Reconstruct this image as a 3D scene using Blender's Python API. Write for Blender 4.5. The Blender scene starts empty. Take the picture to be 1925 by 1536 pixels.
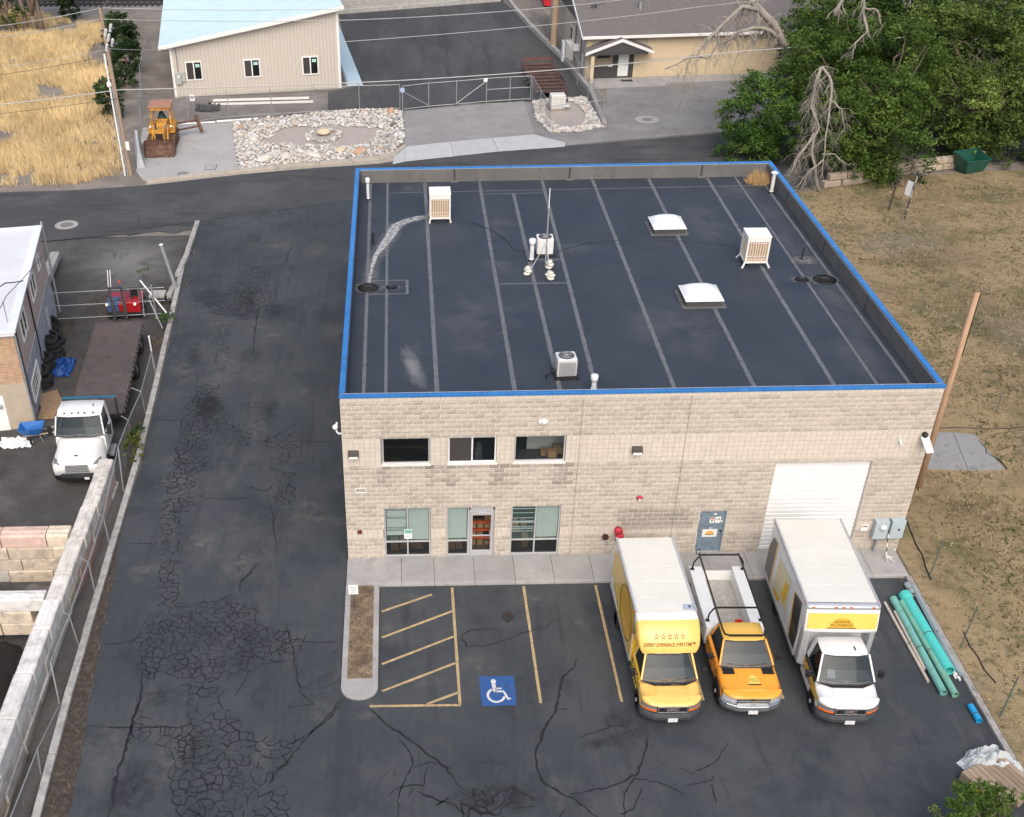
import bpy, math, random
import numpy as np
from mathutils import Vector, Matrix, noise as mnoise
from mathutils.geometry import delaunay_2d_cdt
SC = bpy.context.scene
rnd = random.Random(7)
PI = math.pi
# ---------------------------------------------------------------- camera
CAM = Vector((2.3578, -35.3885, 28.9329))
YAW, PITCH, ROLL, FPX = 0.0003, 0.6181, -0.0172, 2136.786
SX, SY = 198.4346, 139.941                      # lens shift in photo pixels (cropped frame)
def cam_axes():
    cy, sy = math.cos(YAW), math.sin(YAW)
    f = Vector((sy*math.cos(PITCH), cy*math.cos(PITCH), -math.sin(PITCH)))
    r = Vector((cy, -sy, 0)); u = r.cross(f)
    return (r*math.cos(ROLL)+u*math.sin(ROLL), u*math.cos(ROLL)-r*math.sin(ROLL), f)
CR, CU, CF = cam_axes()
cd = bpy.data.cameras.new('camera'); cam = bpy.data.objects.new('camera', cd)
SC.collection.objects.link(cam); SC.camera = cam
m = Matrix((CR, CU, -CF)).transposed().to_4x4(); m.translation = CAM; cam.matrix_world = m
cd.sensor_fit = 'HORIZONTAL'; cd.sensor_width = 36; cd.lens = FPX/1925*36
cd.shift_x = SX/1925; cd.shift_y = SY/1925; cd.clip_start = .5; cd.clip_end = 2000
# ---------------------------------------------------------------- sky, sun, exposure
SUN_EL, SUN_AZ = math.radians(48), math.radians(178)      # azimuth clockwise from +Y
world = bpy.data.worlds.new('World'); SC.world = world; world.use_nodes = True
nt = world.node_tree; bg = nt.nodes['Background']
sky = nt.nodes.new('ShaderNodeTexSky'); sky.sky_type = 'NISHITA'; sky.sun_disc = False
sky.sun_elevation = SUN_EL; sky.sun_rotation = SUN_AZ
sky.air_density = 1.0; sky.dust_density = 4.5; sky.ozone_density = 1.0
nt.links.new(sky.outputs[0], bg.inputs[0]); bg.inputs[1].default_value = .15
sl = bpy.data.lights.new('sun', 'SUN'); sun = bpy.data.objects.new('sun', sl); SC.collection.objects.link(sun)
sl.energy = 1.35; sl.angle = math.radians(55); sl.color = (1.0, .94, .86)
sd = Vector((math.sin(SUN_AZ)*math.cos(SUN_EL), math.cos(SUN_AZ)*math.cos(SUN_EL), math.sin(SUN_EL)))
sun.rotation_euler = sd.to_track_quat('Z', 'Y').to_euler()
SC.view_settings.view_transform = 'Standard'; SC.view_settings.look = 'None'
SC.view_settings.exposure = 0.42; SC.view_settings.gamma = 1.0
SC.render.engine = 'CYCLES'
# ---------------------------------------------------------------- helpers
def at(px, py, z=0.0):
    """ground position (at height z) of a point measured in the photograph"""
    d = CF + CR*((px-962.5+SX)/FPX) - CU*((py-768-SY)/FPX)
    return CAM + d*((z-CAM.z)/d.z)
def onwall(px, py, Y=0.0):
    d = CF + CR*((px-962.5+SX)/FPX) - CU*((py-768-SY)/FPX)
    return CAM + d*((Y-CAM.y)/d.y)
COL = SC.collection
def link(o, parent=None):
    COL.objects.link(o)
    if parent is not None: o.parent = parent
    return o
def tag(o, label=None, cat=None, group=None, kind=None):
    if label: o['label'] = label
    if cat: o['category'] = cat
    if group: o['group'] = group
    if kind: o['kind'] = kind
    return o
def thing(name, label, cat, loc=(0, 0, 0), rz=0, group=None):
    o = bpy.data.objects.new(name, None); o.empty_display_size = .2
    o.location = loc; o.rotation_euler = (0, 0, rz); link(o)
    return tag(o, label, cat, group)
def dup(root, loc=None, rz=None, label=None):
    r = root.copy(); link(r)
    if loc is not None: r.location = loc
    if rz is not None: r.rotation_euler = (0, 0, rz)
    if label: r['label'] = label
    for ch in list(root.children):
        c = ch.copy(); link(c, r)
        for g in ch.children:
            d = g.copy(); link(d, c)
    return r
class MB:
    """collects faces and builds ONE mesh object"""
    def __init__(s): s.v = []; s.f = []; s.t = []; s.m = []
    def face(s, pts, tint=1.0, mi=0):
        n = len(s.v); s.v.extend([tuple(p) for p in pts]); s.f.append(tuple(range(n, n+len(pts)))); s.t.append(tint); s.m.append(mi); return s
    def mesh(s, vs, fs, tint=1.0, mi=0):
        n = len(s.v); s.v.extend([tuple(p) for p in vs])
        for f in fs: s.f.append(tuple(i+n for i in f)); s.t.append(tint); s.m.append(mi)
        return s
    def box(s, x0, x1, y0, y1, z0, z1, tint=1.0, mi=0):
        vs = [(x, y, z) for z in (z0, z1) for y in (y0, y1) for x in (x0, x1)]
        return s.mesh(vs, [(0,2,3,1),(4,5,7,6),(0,1,5,4),(2,6,7,3),(0,4,6,2),(1,3,7,5)], tint, mi)
    def hexa(s, lo, hi, tint=1.0, mi=0):
        """lo, hi: four corner points each (counter-clockwise seen from above)"""
        return s.mesh(list(lo)+list(hi), [(3,2,1,0),(4,5,6,7),(0,1,5,4),(1,2,6,5),(2,3,7,6),(3,0,4,7)], tint, mi)
    def obox(s, c, ax, ay, az, tint=1.0, mi=0):
        """box from centre and three half-axis vectors"""
        c = Vector(c); ax = Vector(ax); ay = Vector(ay); az = Vector(az)
        lo = [c-ax-ay-az, c+ax-ay-az, c+ax+ay-az, c-ax+ay-az]; hi = [p+az*2 for p in lo]
        return s.hexa(lo, hi, tint, mi)
    def bar(s, a, b, w, h, tint=1.0, mi=0, up=(0, 0, 1)):
        a = Vector(a); b = Vector(b); d = (b-a); L = d.length; d.normalize(); u = Vector(up)
        if abs(d.dot(u)) > .98: u = Vector((0, 1, 0))
        sx = d.cross(u).normalized(); u2 = sx.cross(d).normalized()
        return s.obox((a+b)/2, sx*w/2, d*L/2, u2*h/2, tint, mi)
    def prism(s, poly, z0, z1, tint=1.0, mi=0):
        n = len(poly); vs = [(p[0], p[1], z0) for p in poly]+[(p[0], p[1], z1) for p in poly]
        a = sum(poly[i][0]*poly[(i+1)%n][1]-poly[(i+1)%n][0]*poly[i][1] for i in range(n))
        if a < 0: vs = [(p[0], p[1], z0) for p in poly[::-1]]+[(p[0], p[1], z1) for p in poly[::-1]]
        fs = [tuple(range(n-1, -1, -1)), tuple(range(n, 2*n))]+[(i, (i+1)%n, n+(i+1)%n, n+i) for i in range(n)]
        return s.mesh(vs, fs, tint, mi)
    def tube(s, pts, r, n=6, tint=1.0, mi=0, cap=True):
        pts = [Vector(p) for p in pts]; rr = r if isinstance(r, (list, tuple)) else [r]*len(pts)
        vs = []; fs = []; up = None
        for i, p in enumerate(pts):
            d = (pts[min(i+1, len(pts)-1)]-pts[max(i-1, 0)])
            if d.length < 1e-9: d = Vector((0, 0, 1))
            d.normalize()
            if up is None: up = Vector((0, 0, 1)) if abs(d.z) < .9 else Vector((1, 0, 0))
            a = d.cross(up)
            if a.length < 1e-4: a = d.cross(Vector((0, 1, 0)))
            a.normalize(); b = d.cross(a); up = -b if False else up
            for k in range(n):
                t = 2*PI*k/n; vs.append(p+(a*math.cos(t)+b*math.sin(t))*rr[i])
        for i in range(len(pts)-1):
            for k in range(n):
                k2 = (k+1) % n; fs.append((i*n+k, i*n+k2, (i+1)*n+k2, (i+1)*n+k))
        if cap:
            fs.append(tuple(range(n-1, -1, -1))); fs.append(tuple((len(pts)-1)*n+k for k in range(n)))
        return s.mesh(vs, fs, tint, mi)
    def lathe(s, prof, c=(0, 0, 0), axis=(0, 0, 1), n=16, tint=1.0, mi=0):
        """prof: list of (radius, height along axis)"""
        ax = Vector(axis).normalized(); a = ax.orthogonal().normalized(); b = ax.cross(a); c = Vector(c)
        vs = []; fs = []
        for (r, h) in prof:
            for k in range(n):
                t = 2*PI*k/n; vs.append(c+ax*h+(a*math.cos(t)+b*math.sin(t))*r)
        for i in range(len(prof)-1):
            for k in range(n):
                k2 = (k+1) % n; fs.append((i*n+k, i*n+k2, (i+1)*n+k2, (i+1)*n+k))
        if prof[0][0] > 1e-6: fs.append(tuple(range(n-1, -1, -1)))
        if prof[-1][0] > 1e-6: fs.append(tuple((len(prof)-1)*n+k for k in range(n)))
        return s.mesh(vs, fs, tint, mi)
    def loft(s, secs, tint=1.0, mi=0, caps=True, closed=True):
        n = len(secs[0]); vs = [p for sec in secs for p in sec]; fs = []
        for i in range(len(secs)-1):
            for k in range(n if closed else n-1):
                k2 = (k+1) % n; fs.append((i*n+k, i*n+k2, (i+1)*n+k2, (i+1)*n+k))
        if caps: fs.append(tuple(range(n-1, -1, -1))); fs.append(tuple((len(secs)-1)*n+k for k in range(n)))
        return s.mesh(vs, fs, tint, mi)
    def ribbon(s, pts, w, z=None, tint=1.0):
        """flat strip along a polyline; w number or list"""
        P = [Vector((p[0], p[1], (p[2] if len(p) > 2 else 0) if z is None else z)) for p in pts]
        ws = w if isinstance(w, (list, tuple)) else [w]*len(P); vs = []; fs = []
        for i, p in enumerate(P):
            d = P[min(i+1, len(P)-1)]-P[max(i-1, 0)]; d.z = 0
            if d.length < 1e-9: d = Vector((1, 0, 0))
            d.normalize(); nrm = Vector((-d.y, d.x, 0))*ws[i]/2
            vs += [p-nrm, p+nrm]
        for i in range(len(P)-1): fs.append((2*i, 2*i+2, 2*i+3, 2*i+1))
        return s.mesh(vs, fs, tint)
    def data(s, name, mats, smooth=False):
        me = bpy.data.meshes.new(name); me.from_pydata(s.v, [], s.f)
        for mt in (mats if isinstance(mats, (list, tuple)) else [mats]): me.materials.append(mt)
        at_ = me.attributes.new('tint', 'FLOAT', 'FACE'); at_.data.foreach_set('value', s.t)
        if any(s.m): me.polygons.foreach_set('material_index', s.m)
        if smooth: me.polygons.foreach_set('use_smooth', [True]*len(s.f))
        me.update(); return me
    def build(s, name, mats, parent=None, smooth=False, bevel=0, auto=None, kind=None, segs=2):
        o = bpy.data.objects.new(name, s.data(name, mats, smooth)); link(o, parent)
        if bevel:
            b = o.modifiers.new('bevel', 'BEVEL'); b.width = bevel; b.segments = segs; b.limit_method = 'ANGLE'; b.angle_limit = math.radians(35)
        if auto or (bevel and smooth):
            pass
        if kind: o['kind'] = kind
        return o
def inst(me, name, parent=None, loc=(0, 0, 0), rot=(0, 0, 0), scale=(1, 1, 1)):
    o = bpy.data.objects.new(name, me); o.location = loc; o.rotation_euler = rot; o.scale = scale
    return link(o, parent)
def struct(o): o['kind'] = 'structure'; return o
def text_mesh(mb, txt, origin, xdir, ydir, size, align='CENTER', depth=0, mi=0, bold=0.0):
    """lettering turned into flat faces: origin = anchor, xdir / ydir = writing and up direction"""
    cu = bpy.data.curves.new('lettering', 'FONT'); cu.body = txt; cu.size = size; cu.align_x = align; cu.align_y = 'CENTER'; cu.resolution_u = 2; cu.offset = bold
    o = bpy.data.objects.new('lettering', cu); COL.objects.link(o)
    dg = bpy.context.evaluated_depsgraph_get(); dg.update(); me = bpy.data.meshes.new_from_object(o.evaluated_get(dg))
    X = Vector(xdir).normalized(); Y = Vector(ydir).normalized(); O = Vector(origin)
    mb.mesh([O+X*v.co.x+Y*v.co.y for v in me.vertices], [tuple(p.vertices) for p in me.polygons], 1, mi)
    bpy.data.objects.remove(o); bpy.data.curves.remove(cu); bpy.data.meshes.remove(me)
    return mb
# ---------------------------------------------------------------- materials
MATS = {}
def mat(name, col, rough=.6, metal=0., var=0., vs=3., bump=0., bs=40., tint=False, dirt=None, ds=1., dthr=(.5, .7), spec=.5, alpha=1., emit=None, emis=0., coat=0., detail=4, rvar=0., trans=0., ior=1.45, stretch=None):
    if name in MATS: return MATS[name]
    M = bpy.data.materials.new(name); M.use_nodes = True; T = M.node_tree; N = T.nodes; L = T.links
    b = N['Principled BSDF']; b.inputs['Roughness'].default_value = rough; b.inputs['Metallic'].default_value = metal
    b.inputs['Specular IOR Level'].default_value = spec; b.inputs['Coat Weight'].default_value = coat
    b.inputs['IOR'].default_value = ior; b.inputs['Transmission Weight'].default_value = trans
    if alpha < 1: b.inputs['Alpha'].default_value = alpha
    if emit: b.inputs['Emission Color'].default_value = (*emit, 1); b.inputs['Emission Strength'].default_value = emis
    tc = N.new('ShaderNodeTexCoord'); co = tc.outputs['Object']
    if stretch:
        mp = N.new('ShaderNodeMapping'); mp.inputs['Scale'].default_value = stretch; L.new(co, mp.inputs[0]); co = mp.outputs[0]
    rgb = N.new('ShaderNodeRGB'); rgb.outputs[0].default_value = (*col, 1); out = rgb.outputs[0]
    def mul(a, fac):
        h = N.new('ShaderNodeHueSaturation'); L.new(a, h.inputs['Color']); L.new(fac, h.inputs['Value']); return h.outputs[0]
    if var:
        n = N.new('ShaderNodeTexNoise'); n.inputs['Scale'].default_value = vs; n.inputs['Detail'].default_value = detail; n.inputs['Roughness'].default_value = .65; L.new(co, n.inputs['Vector'])
        r = N.new('ShaderNodeMapRange'); r.inputs[1].default_value = .28; r.inputs[2].default_value = .72; r.inputs[3].default_value = 1-var; r.inputs[4].default_value = 1+var; L.new(n.outputs['Fac'], r.inputs[0])
        out = mul(out, r.outputs[0])
    if tint:
        a = N.new('ShaderNodeAttribute'); a.attribute_name = 'tint'; out = mul(out, a.outputs['Fac'])
    if dirt:
        n = N.new('ShaderNodeTexNoise'); n.inputs['Scale'].default_value = ds; n.inputs['Detail'].default_value = 6; n.inputs['Roughness'].default_value = .7; L.new(co, n.inputs['Vector'])
        r = N.new('ShaderNodeMapRange'); r.inputs[1].default_value = dthr[0]; r.inputs[2].default_value = dthr[1]; L.new(n.outputs['Fac'], r.inputs[0])
        mx = N.new('ShaderNodeMix'); mx.data_type = 'RGBA'; L.new(r.outputs[0], mx.inputs[0]); L.new(out, mx.inputs[6]); mx.inputs[7].default_value = (*dirt, 1); out = mx.outputs[2]
    L.new(out, b.inputs['Base Color'])
    if rvar:
        n = N.new('ShaderNodeTexNoise'); n.inputs['Scale'].default_value = vs*1.7; n.inputs['Detail'].default_value = 3; L.new(co, n.inputs['Vector'])
        r = N.new('ShaderNodeMapRange'); r.inputs[3].default_value = max(0, rough-rvar); r.inputs[4].default_value = min(1, rough+rvar); L.new(n.outputs['Fac'], r.inputs[0]); L.new(r.outputs[0], b.inputs['Roughness'])
    if bump:
        n = N.new('ShaderNodeTexNoise'); n.inputs['Scale'].default_value = bs; n.inputs['Detail'].default_value = 5; n.inputs['Roughness'].default_value = .6; L.new(co, n.inputs['Vector'])
        bp = N.new('ShaderNodeBump'); bp.inputs['Strength'].default_value = 1; bp.inputs['Distance'].default_value = bump; L.new(n.outputs['Fac'], bp.inputs['Height']); L.new(bp.outputs[0], b.inputs['Normal'])
    MATS[name] = M; return M
def layered(name, base, layers, rough=.9, bump=.01, bs=30., spec=.3, rough2=None):
    """ground surface: layers of (colour, noise scale, lo, hi, strength[, stretch]) over a base colour"""
    if name in MATS: return MATS[name]
    M = bpy.data.materials.new(name); M.use_nodes = True; T = M.node_tree; N = T.nodes; L = T.links
    b = N['Principled BSDF']; b.inputs['Roughness'].default_value = rough; b.inputs['Specular IOR Level'].default_value = spec
    tc = N.new('ShaderNodeTexCoord'); rgb = N.new('ShaderNodeRGB'); rgb.outputs[0].default_value = (*base, 1); out = rgb.outputs[0]
    for i, ly in enumerate(layers):
        col, sc, lo, hi, st = ly[:5]
        mp = N.new('ShaderNodeMapping'); mp.inputs['Location'].default_value = (i*13.7, i*7.1, i*3.3); L.new(tc.outputs['Object'], mp.inputs[0])
        if len(ly) > 5: mp.inputs['Scale'].default_value = ly[5]
        n = N.new('ShaderNodeTexNoise'); n.inputs['Scale'].default_value = sc; n.inputs['Detail'].default_value = 6; n.inputs['Roughness'].default_value = .68; n.inputs['Distortion'].default_value = .3; L.new(mp.outputs[0], n.inputs['Vector'])
        r = N.new('ShaderNodeMapRange'); r.inputs[1].default_value = lo; r.inputs[2].default_value = hi; r.inputs[4].default_value = st; L.new(n.outputs['Fac'], r.inputs[0])
        mx = N.new('ShaderNodeMix'); mx.data_type = 'RGBA'; L.new(r.outputs[0], mx.inputs[0]); L.new(out, mx.inputs[6]); mx.inputs[7].default_value = (*col, 1); out = mx.outputs[2]
    L.new(out, b.inputs['Base Color'])
    n = N.new('ShaderNodeTexNoise'); n.inputs['Scale'].default_value = bs; n.inputs['Detail'].default_value = 6; L.new(tc.outputs['Object'], n.inputs['Vector'])
    bp = N.new('ShaderNodeBump'); bp.inputs['Distance'].default_value = bump; L.new(n.outputs['Fac'], bp.inputs['Height']); L.new(bp.outputs[0], b.inputs['Normal'])
    MATS[name] = M; return M
def glass(name, col=(.02, .03, .035), alpha=.55, rough=.03):
    """window pane: tinted clear layer over a glossy surface"""
    if name in MATS: return MATS[name]
    M = bpy.data.materials.new(name); M.use_nodes = True; T = M.node_tree; N = T.nodes; L = T.links
    b = N['Principled BSDF']; b.inputs['Base Color'].default_value = (*col, 1); b.inputs['Roughness'].default_value = rough; b.inputs['Specular IOR Level'].default_value = .5
    b.inputs['Alpha'].default_value = alpha
    MATS[name] = M; return M
# ================================================================ SETTING: ground, street, lots, kerbs
A_LOT = layered('lot_asphalt', (0.0441, 0.0517, 0.0589), [((0.0685, 0.0743, 0.0794), .16, .44, .60, .75), ((0.0294, 0.0353, 0.0435), .33, .50, .64, .75), ((0.0857, 0.0882, 0.0896), .9, .54, .70, .5, (1, .3, 1)), ((0.0318, 0.0365, 0.0422), .7, .54, .66, .65, (2.2, .22, 1)), ((0.1285, 0.1323, 0.1319), 50, .57, .72, .5), ((0.0196, 0.0227, 0.0282), 34, .56, .70, .6), ((0.0930, 0.0907, 0.0871), .5, .62, .74, .55), ((0.1077, 0.1109, 0.1114), 2.2, .64, .73, .4, (1.6, .25, 1)), ((0.0220, 0.0239, 0.0269), 1.1, .66, .74, .6)], rough=.78, bump=.006, bs=70)
A_STREET = layered('street_asphalt', (.058, .060, .063), [((.092, .092, .092), .2, .44, .6, .7), ((.034, .036, .040), .5, .53, .66, .7, (.3, 1.6, 1)), ((.13, .128, .125), 40, .58, .72, .4), ((.026, .027, .03), 2, .62, .7, .6, (.4, 1.5, 1))], rough=.88, bump=.008, bs=60)
A_DARK = layered('yard_asphalt', (.056, .057, .060), [((.085, .084, .085), .15, .44, .6, .8, (1.5, .4, 1)), ((.034, .034, .037), .35, .52, .66, .7, (1.6, .3, 1)), ((.11, .11, .11), 45, .58, .72, .4)], rough=.85, bump=.006, bs=60)
DIRT = layered('bare_dirt', (.17, .15, .13), [((.27, .24, .21), .35, .42, .62, .8), ((.11, .09, .075), .9, .55, .72, .7), ((.33, .30, .27), 14, .58, .72, .5), ((.12, .10, .085), 22, .58, .7, .5)], bump=.03, bs=18)
LAWN = layered('dry_lawn', (0.210, 0.158, 0.088), [((0.307, 0.230, 0.130), .12, .42, .56, .85), ((0.116, 0.088, 0.052), .2, .53, .66, .7), ((0.204, 0.180, 0.140), .10, .56, .66, .75), ((0.093, 0.097, 0.040), .25, .50, .63, .75), ((0.335, 0.257, 0.153), 1.1, .52, .66, .6), ((0.075, 0.081, 0.032), 1.6, .55, .64, .7), ((0.097, 0.073, 0.045), 4, .54, .65, .6), ((0.372, 0.290, 0.180), 9, .57, .68, .5), ((0.079, 0.062, 0.038), 12, .56, .66, .6)], bump=.05, bs=14)
YARD = layered('yard_dirt', (.062, .058, .056), [((.115, .11, .108), .3, .45, .65, .75), ((.035, .032, .031), .55, .52, .7, .7), ((.17, .165, .16), 5, .62, .72, .5), ((.03, .028, .027), 9, .6, .7, .6)], bump=.03, bs=14)
GRAVEL = layered('grey_gravel', (.20, .195, .195), [((.27, .265, .26), .3, .45, .6, .7), ((.13, .125, .12), .8, .56, .7, .6), ((.34, .33, .32), 26, .58, .7, .6), ((.10, .10, .10), 30, .58, .7, .6)], bump=.03, bs=30)
GRAVPAD = layered('pale_gravel', (.36, .35, .345), [((.43, .42, .41), .3, .45, .6, .7), ((.22, .21, .20), .9, .58, .7, .6), ((.45, .44, .42), 30, .6, .7, .4), ((.16, .155, .15), 26, .6, .7, .5)], bump=.02, bs=30)
CONC = mat('concrete', (.325, .318, .31), .85, var=.12, vs=1.2, bump=.004, bs=90, tint=True, dirt=(.22, .215, .21), ds=1.6, dthr=(.55, .8))
CONC_BEIGE = mat('kerb_concrete', (.40, .36, .30), .88, var=.16, vs=2.2, bump=.006, bs=60, tint=True, dirt=(.28, .26, .23), ds=2.5, dthr=(.56, .78))
CONC_OLD = mat('weathered_concrete', (.36, .35, .33), .92, var=.25, vs=2.5, bump=.02, bs=25, tint=True, dirt=(.16, .15, .14), ds=3, dthr=(.5, .72))
SEAL = mat('crack_sealant', (.0155, .0172, .0200), .7, var=.25, vs=4, spec=.4)
YPAINT = mat('faded_yellow_paint', (.42, .31, .16), .85, var=.25, vs=6, dirt=(.075, .075, .08), ds=9, dthr=(.55, .68))
BPAINT = mat('blue_road_paint', (.024, .088, .27), .8, var=.25, vs=5, dirt=(.045, .05, .065), ds=5, dthr=(.54, .62))
WPAINT = mat('white_road_paint', (.55, .55, .56), .8, var=.1, vs=6, dirt=(.2, .22, .25), ds=9, dthr=(.6, .75))

def sheet(name, poly, z, material, parent=None, kind='structure'):
    b = MB().face([(p[0], p[1], z) for p in poly])
    o = b.build(name, material, parent)
    if parent is None: o['kind'] = kind
    return o
def px(*pts, z=0.0): return [tuple(at(x, y, z))[:2] for x, y in pts]
def curb_x(y):
    ys = [(-30, -8.6), (-12.4, -9.22), (-7.7, -9.43), (-.9, -9.53), (4, -9.63), (7.3, -9.66), (14.4, -9.99), (27.2, -10.68), (29.7, -10.85), (40, -11.4)]
    for (a, xa), (b, xb) in zip(ys, ys[1:]):
        if y <= b: return xa+(xb-xa)*(y-a)/(b-a)
    return ys[-1][1]
def yard_h(x, y):
    h = -.6 if y < 22 else (-.6+.6*(y-22)/12 if y < 34 else 0)
    c = curb_x(y)
    if x > c-.95: h = h+(-.1-h)*max(0, min(1, (x-(c-.95))/.8)) if y < 34 else h
    if y < 1.6 and x < -10.75: h = -1.6
    elif y < 3.2 and x < -10.75: h = -1.6+(h+1.6)*(y-1.6)/1.6
    return h
# --- base ground, with the sunken yard on the left left out
g = MB(); cxs = [(y, curb_x(y)-.05) for y in (-60, -30, -12.4, -7.7, -.9, 4, 7.3, 14.4, 27.2, 33)]
left = [(c, y, 0) for y, c in cxs]
g.face([(-500, -400, -.03), (500, -400, -.03), (500, -60, -.03), (-500, -60, -.03)])
for (y0, c0), (y1, c1) in zip(cxs, cxs[1:]): g.face([(c0, y0, -.03), (500, y0, -.03), (500, y1, -.03), (c1, y1, -.03)])
g.face([(-500, 33, -.03), (500, 33, -.03), (500, 500, -.03), (-500, 500, -.03)])
struct(g.build('ground', DIRT))
# --- dry lawn east of the building
lawn = [(21.98, -40), (90, -40), (90, 46)]+px((2000, 318), (1830, 322), (1700, 332), (1560, 352), (1495, 362))+[(22.6, 36), (22.1, 30), (22.02, 0)]
sheet('dry_lawn', lawn, .0, LAWN)
# --- street
north = [(-120, 30)]+px((-60, 372), (0, 362), (150, 357), (275, 348), (450, 328), (600, 315), (760, 303), (900, 288), (1062, 275), (1180, 265), (1330, 252), (1450, 242), (1700, 222), (1925, 205))+[(150, 66)]
south = [(150, 46)]+px((2000, 300), (1830, 306), (1700, 322), (1560, 345), (1495, 356))+[(22.6, 33), (22.1, 23.6), (-11.1, 23.6), (-11.05, 34)]+px((340, 432), (210, 443), (90, 453), (0, 457))+[(-60, 27), (-120, 24)]
sheet('street', north+south, .004, A_STREET)
# --- parking lot and driveway asphalt, ragged along the dirt strip at its left edge
le = []
y = -14.
while y < 34.5:
    base = curb_x(y)+.04+(0 if y > 2 else min(.85, (2-y)*.066))
    le.append((base+(rnd.uniform(-.06, .06) if y < 3 else 0), y)); y += .3
lot = [(21.75, 0), (21.75, -40), (-7.8, -40)]+le+px((372, 416), (430, 409), (520, 392), (600, 382), (665, 374))+[(.5, 38), (.0, 24), (0, 0)]
lot_o = sheet('parking_lot', lot, .008, A_LOT)
sheet('dirt_strip', [(-7.6, -40)]+[(x+.1, y) for x, y in le if y < 4]+[(curb_x(y)-.05, y) for y in (4, 0, -4, -8, -12, -16)]+[(-8.4, -40)], .003, mat('dark_dirt', (.052, .042, .036), .95, var=.4, vs=3, bump=.03, bs=20, dirt=(.12, .09, .07), ds=4))
# --- sunken yard on the left
yb = MB(); vs = []; fs = []
xs = [-90, -60, -40, -30]+[-24+.6*i for i in range(21)]+[-11.4, -11, -10.7, -10.4, -10.1, -9.8, -9.5, -9.2]; ys = [-60, -40]+[-26+.8*i for i in range(76)]
for yy in ys:
    for i, xx in enumerate(xs):
        X = xx
        if xx > -25: X = xx+(curb_x(yy)-.02+9.2)
        vs.append((X, yy, yard_h(X, yy)+.03*mnoise.noise((X*.7, yy*.7, 0))))
for j in range(len(ys)-1):
    for i in range(len(xs)-1):
        a = j*len(xs)+i; fs.append((a, a+1, a+len(xs)+1, a+len(xs)))
yb.mesh(vs, fs); struct(yb.build('yard', YARD, smooth=True))
# --- gravel shoulder, drives, aprons and lots across the street
sheet('gravel_lot', px((985, 192), (1140, 196), (1140, 163), (1300, 157), (1480, 148), (1900, 130), (1925, 205), (1700, 222), (1450, 242), (1330, 250), (1180, 263), (1062, 274), (1020, 256), (1000, 250)), .006, GRAVEL)
sheet('gravel_drive', px((760, 208), (985, 190), (1005, 254), (880, 264), (760, 277)), .008, layered('worn_gravel_drive', (.25, .243, .24), [((.31, .30, .295), .3, .45, .6, .7), ((.18, .173, .168), .8, .56, .7, .6), ((.28, .27, .26), 26, .6, .7, .5)], bump=.02, bs=30))
sheet('gravel_pad', px((270, 340), (256, 322), (268, 240), (330, 236), (436, 230), (449, 326), (360, 332)), .006, GRAVPAD)
sheet('paved_yard', px((616, 207), (617, 172), (660, 165), (637, 20), (940, -4), (1000, 55), (1062, 113), (1130, 196), (1000, 190), (880, 194), (757, 208)), .006, A_DARK)
sheet('gravel_forecourt', px((330, 234), (325, 190), (345, 184), (660, 164), (617, 172), (616, 207), (437, 228)), .002, layered('forecourt_dirt', (.17, .155, .145), [((.24, .225, .21), .5, .45, .6, .7), ((.10, .09, .085), 1, .56, .7, .6), ((.3, .29, .28), 20, .6, .7, .4)], bump=.03, bs=20))
# kerb and gutter
kc = struct(bpy.data.objects.new('street_kerb', None)); link(kc)
back = px((275, 340), (335, 333), (395, 326), (450, 320), (520, 313), (600, 306), (660, 301), (710, 295), (742, 286), (762, 272))
front = px((275, 348), (338, 341), (398, 334), (452, 328), (522, 321), (602, 315), (664, 311), (718, 307), (745, 300), (764, 283))
for i in range(len(back)-1):
    b = MB(); t = rnd.uniform(.9, 1.08); p, q = Vector(back[i]), Vector(back[i+1]); f0, f1 = Vector(front[i]), Vector(front[i+1])
    e = (q-p).normalized()*.012; m0, m1 = p.lerp(f0, .5)+e, q.lerp(f1, .5)-e; p, q, f0, f1 = p+e, q-e, f0+e, f1-e
    b.prism([p, q, m1, m0], -.1, .14, t); b.prism([m0, m1, f1, f0], -.1, .012, t*.86)
    b.build('kerb_section', CONC_BEIGE, kc, bevel=.015)
ap = struct(bpy.data.objects.new('concrete_apron', None)); link(ap)
tops = px((742, 290), (762, 276), (846, 267), (925, 260), (1006, 253)); bots = px((738, 309), (760, 304), (853, 294), (937, 285), (1062, 276))
for i in range(len(tops)-1):
    poly = [tops[i], tops[i+1]]+([px((1022, 258), (1062, 268))[0], px((1062, 268))[0]] if i == 3 else [])+[bots[i+1], bots[i]]
    c = Vector((sum(p[0] for p in poly)/len(poly), sum(p[1] for p in poly)/len(poly)))
    MB().prism([tuple(c+(Vector(p)-c)*.995) for p in poly], -.1, .022+.003*i, rnd.uniform(.97, 1.08)).build('slab', mat('apron_concrete', (.40, .41, .42), .85, var=.1, vs=1.2, tint=True), ap, bevel=.01)
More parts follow.
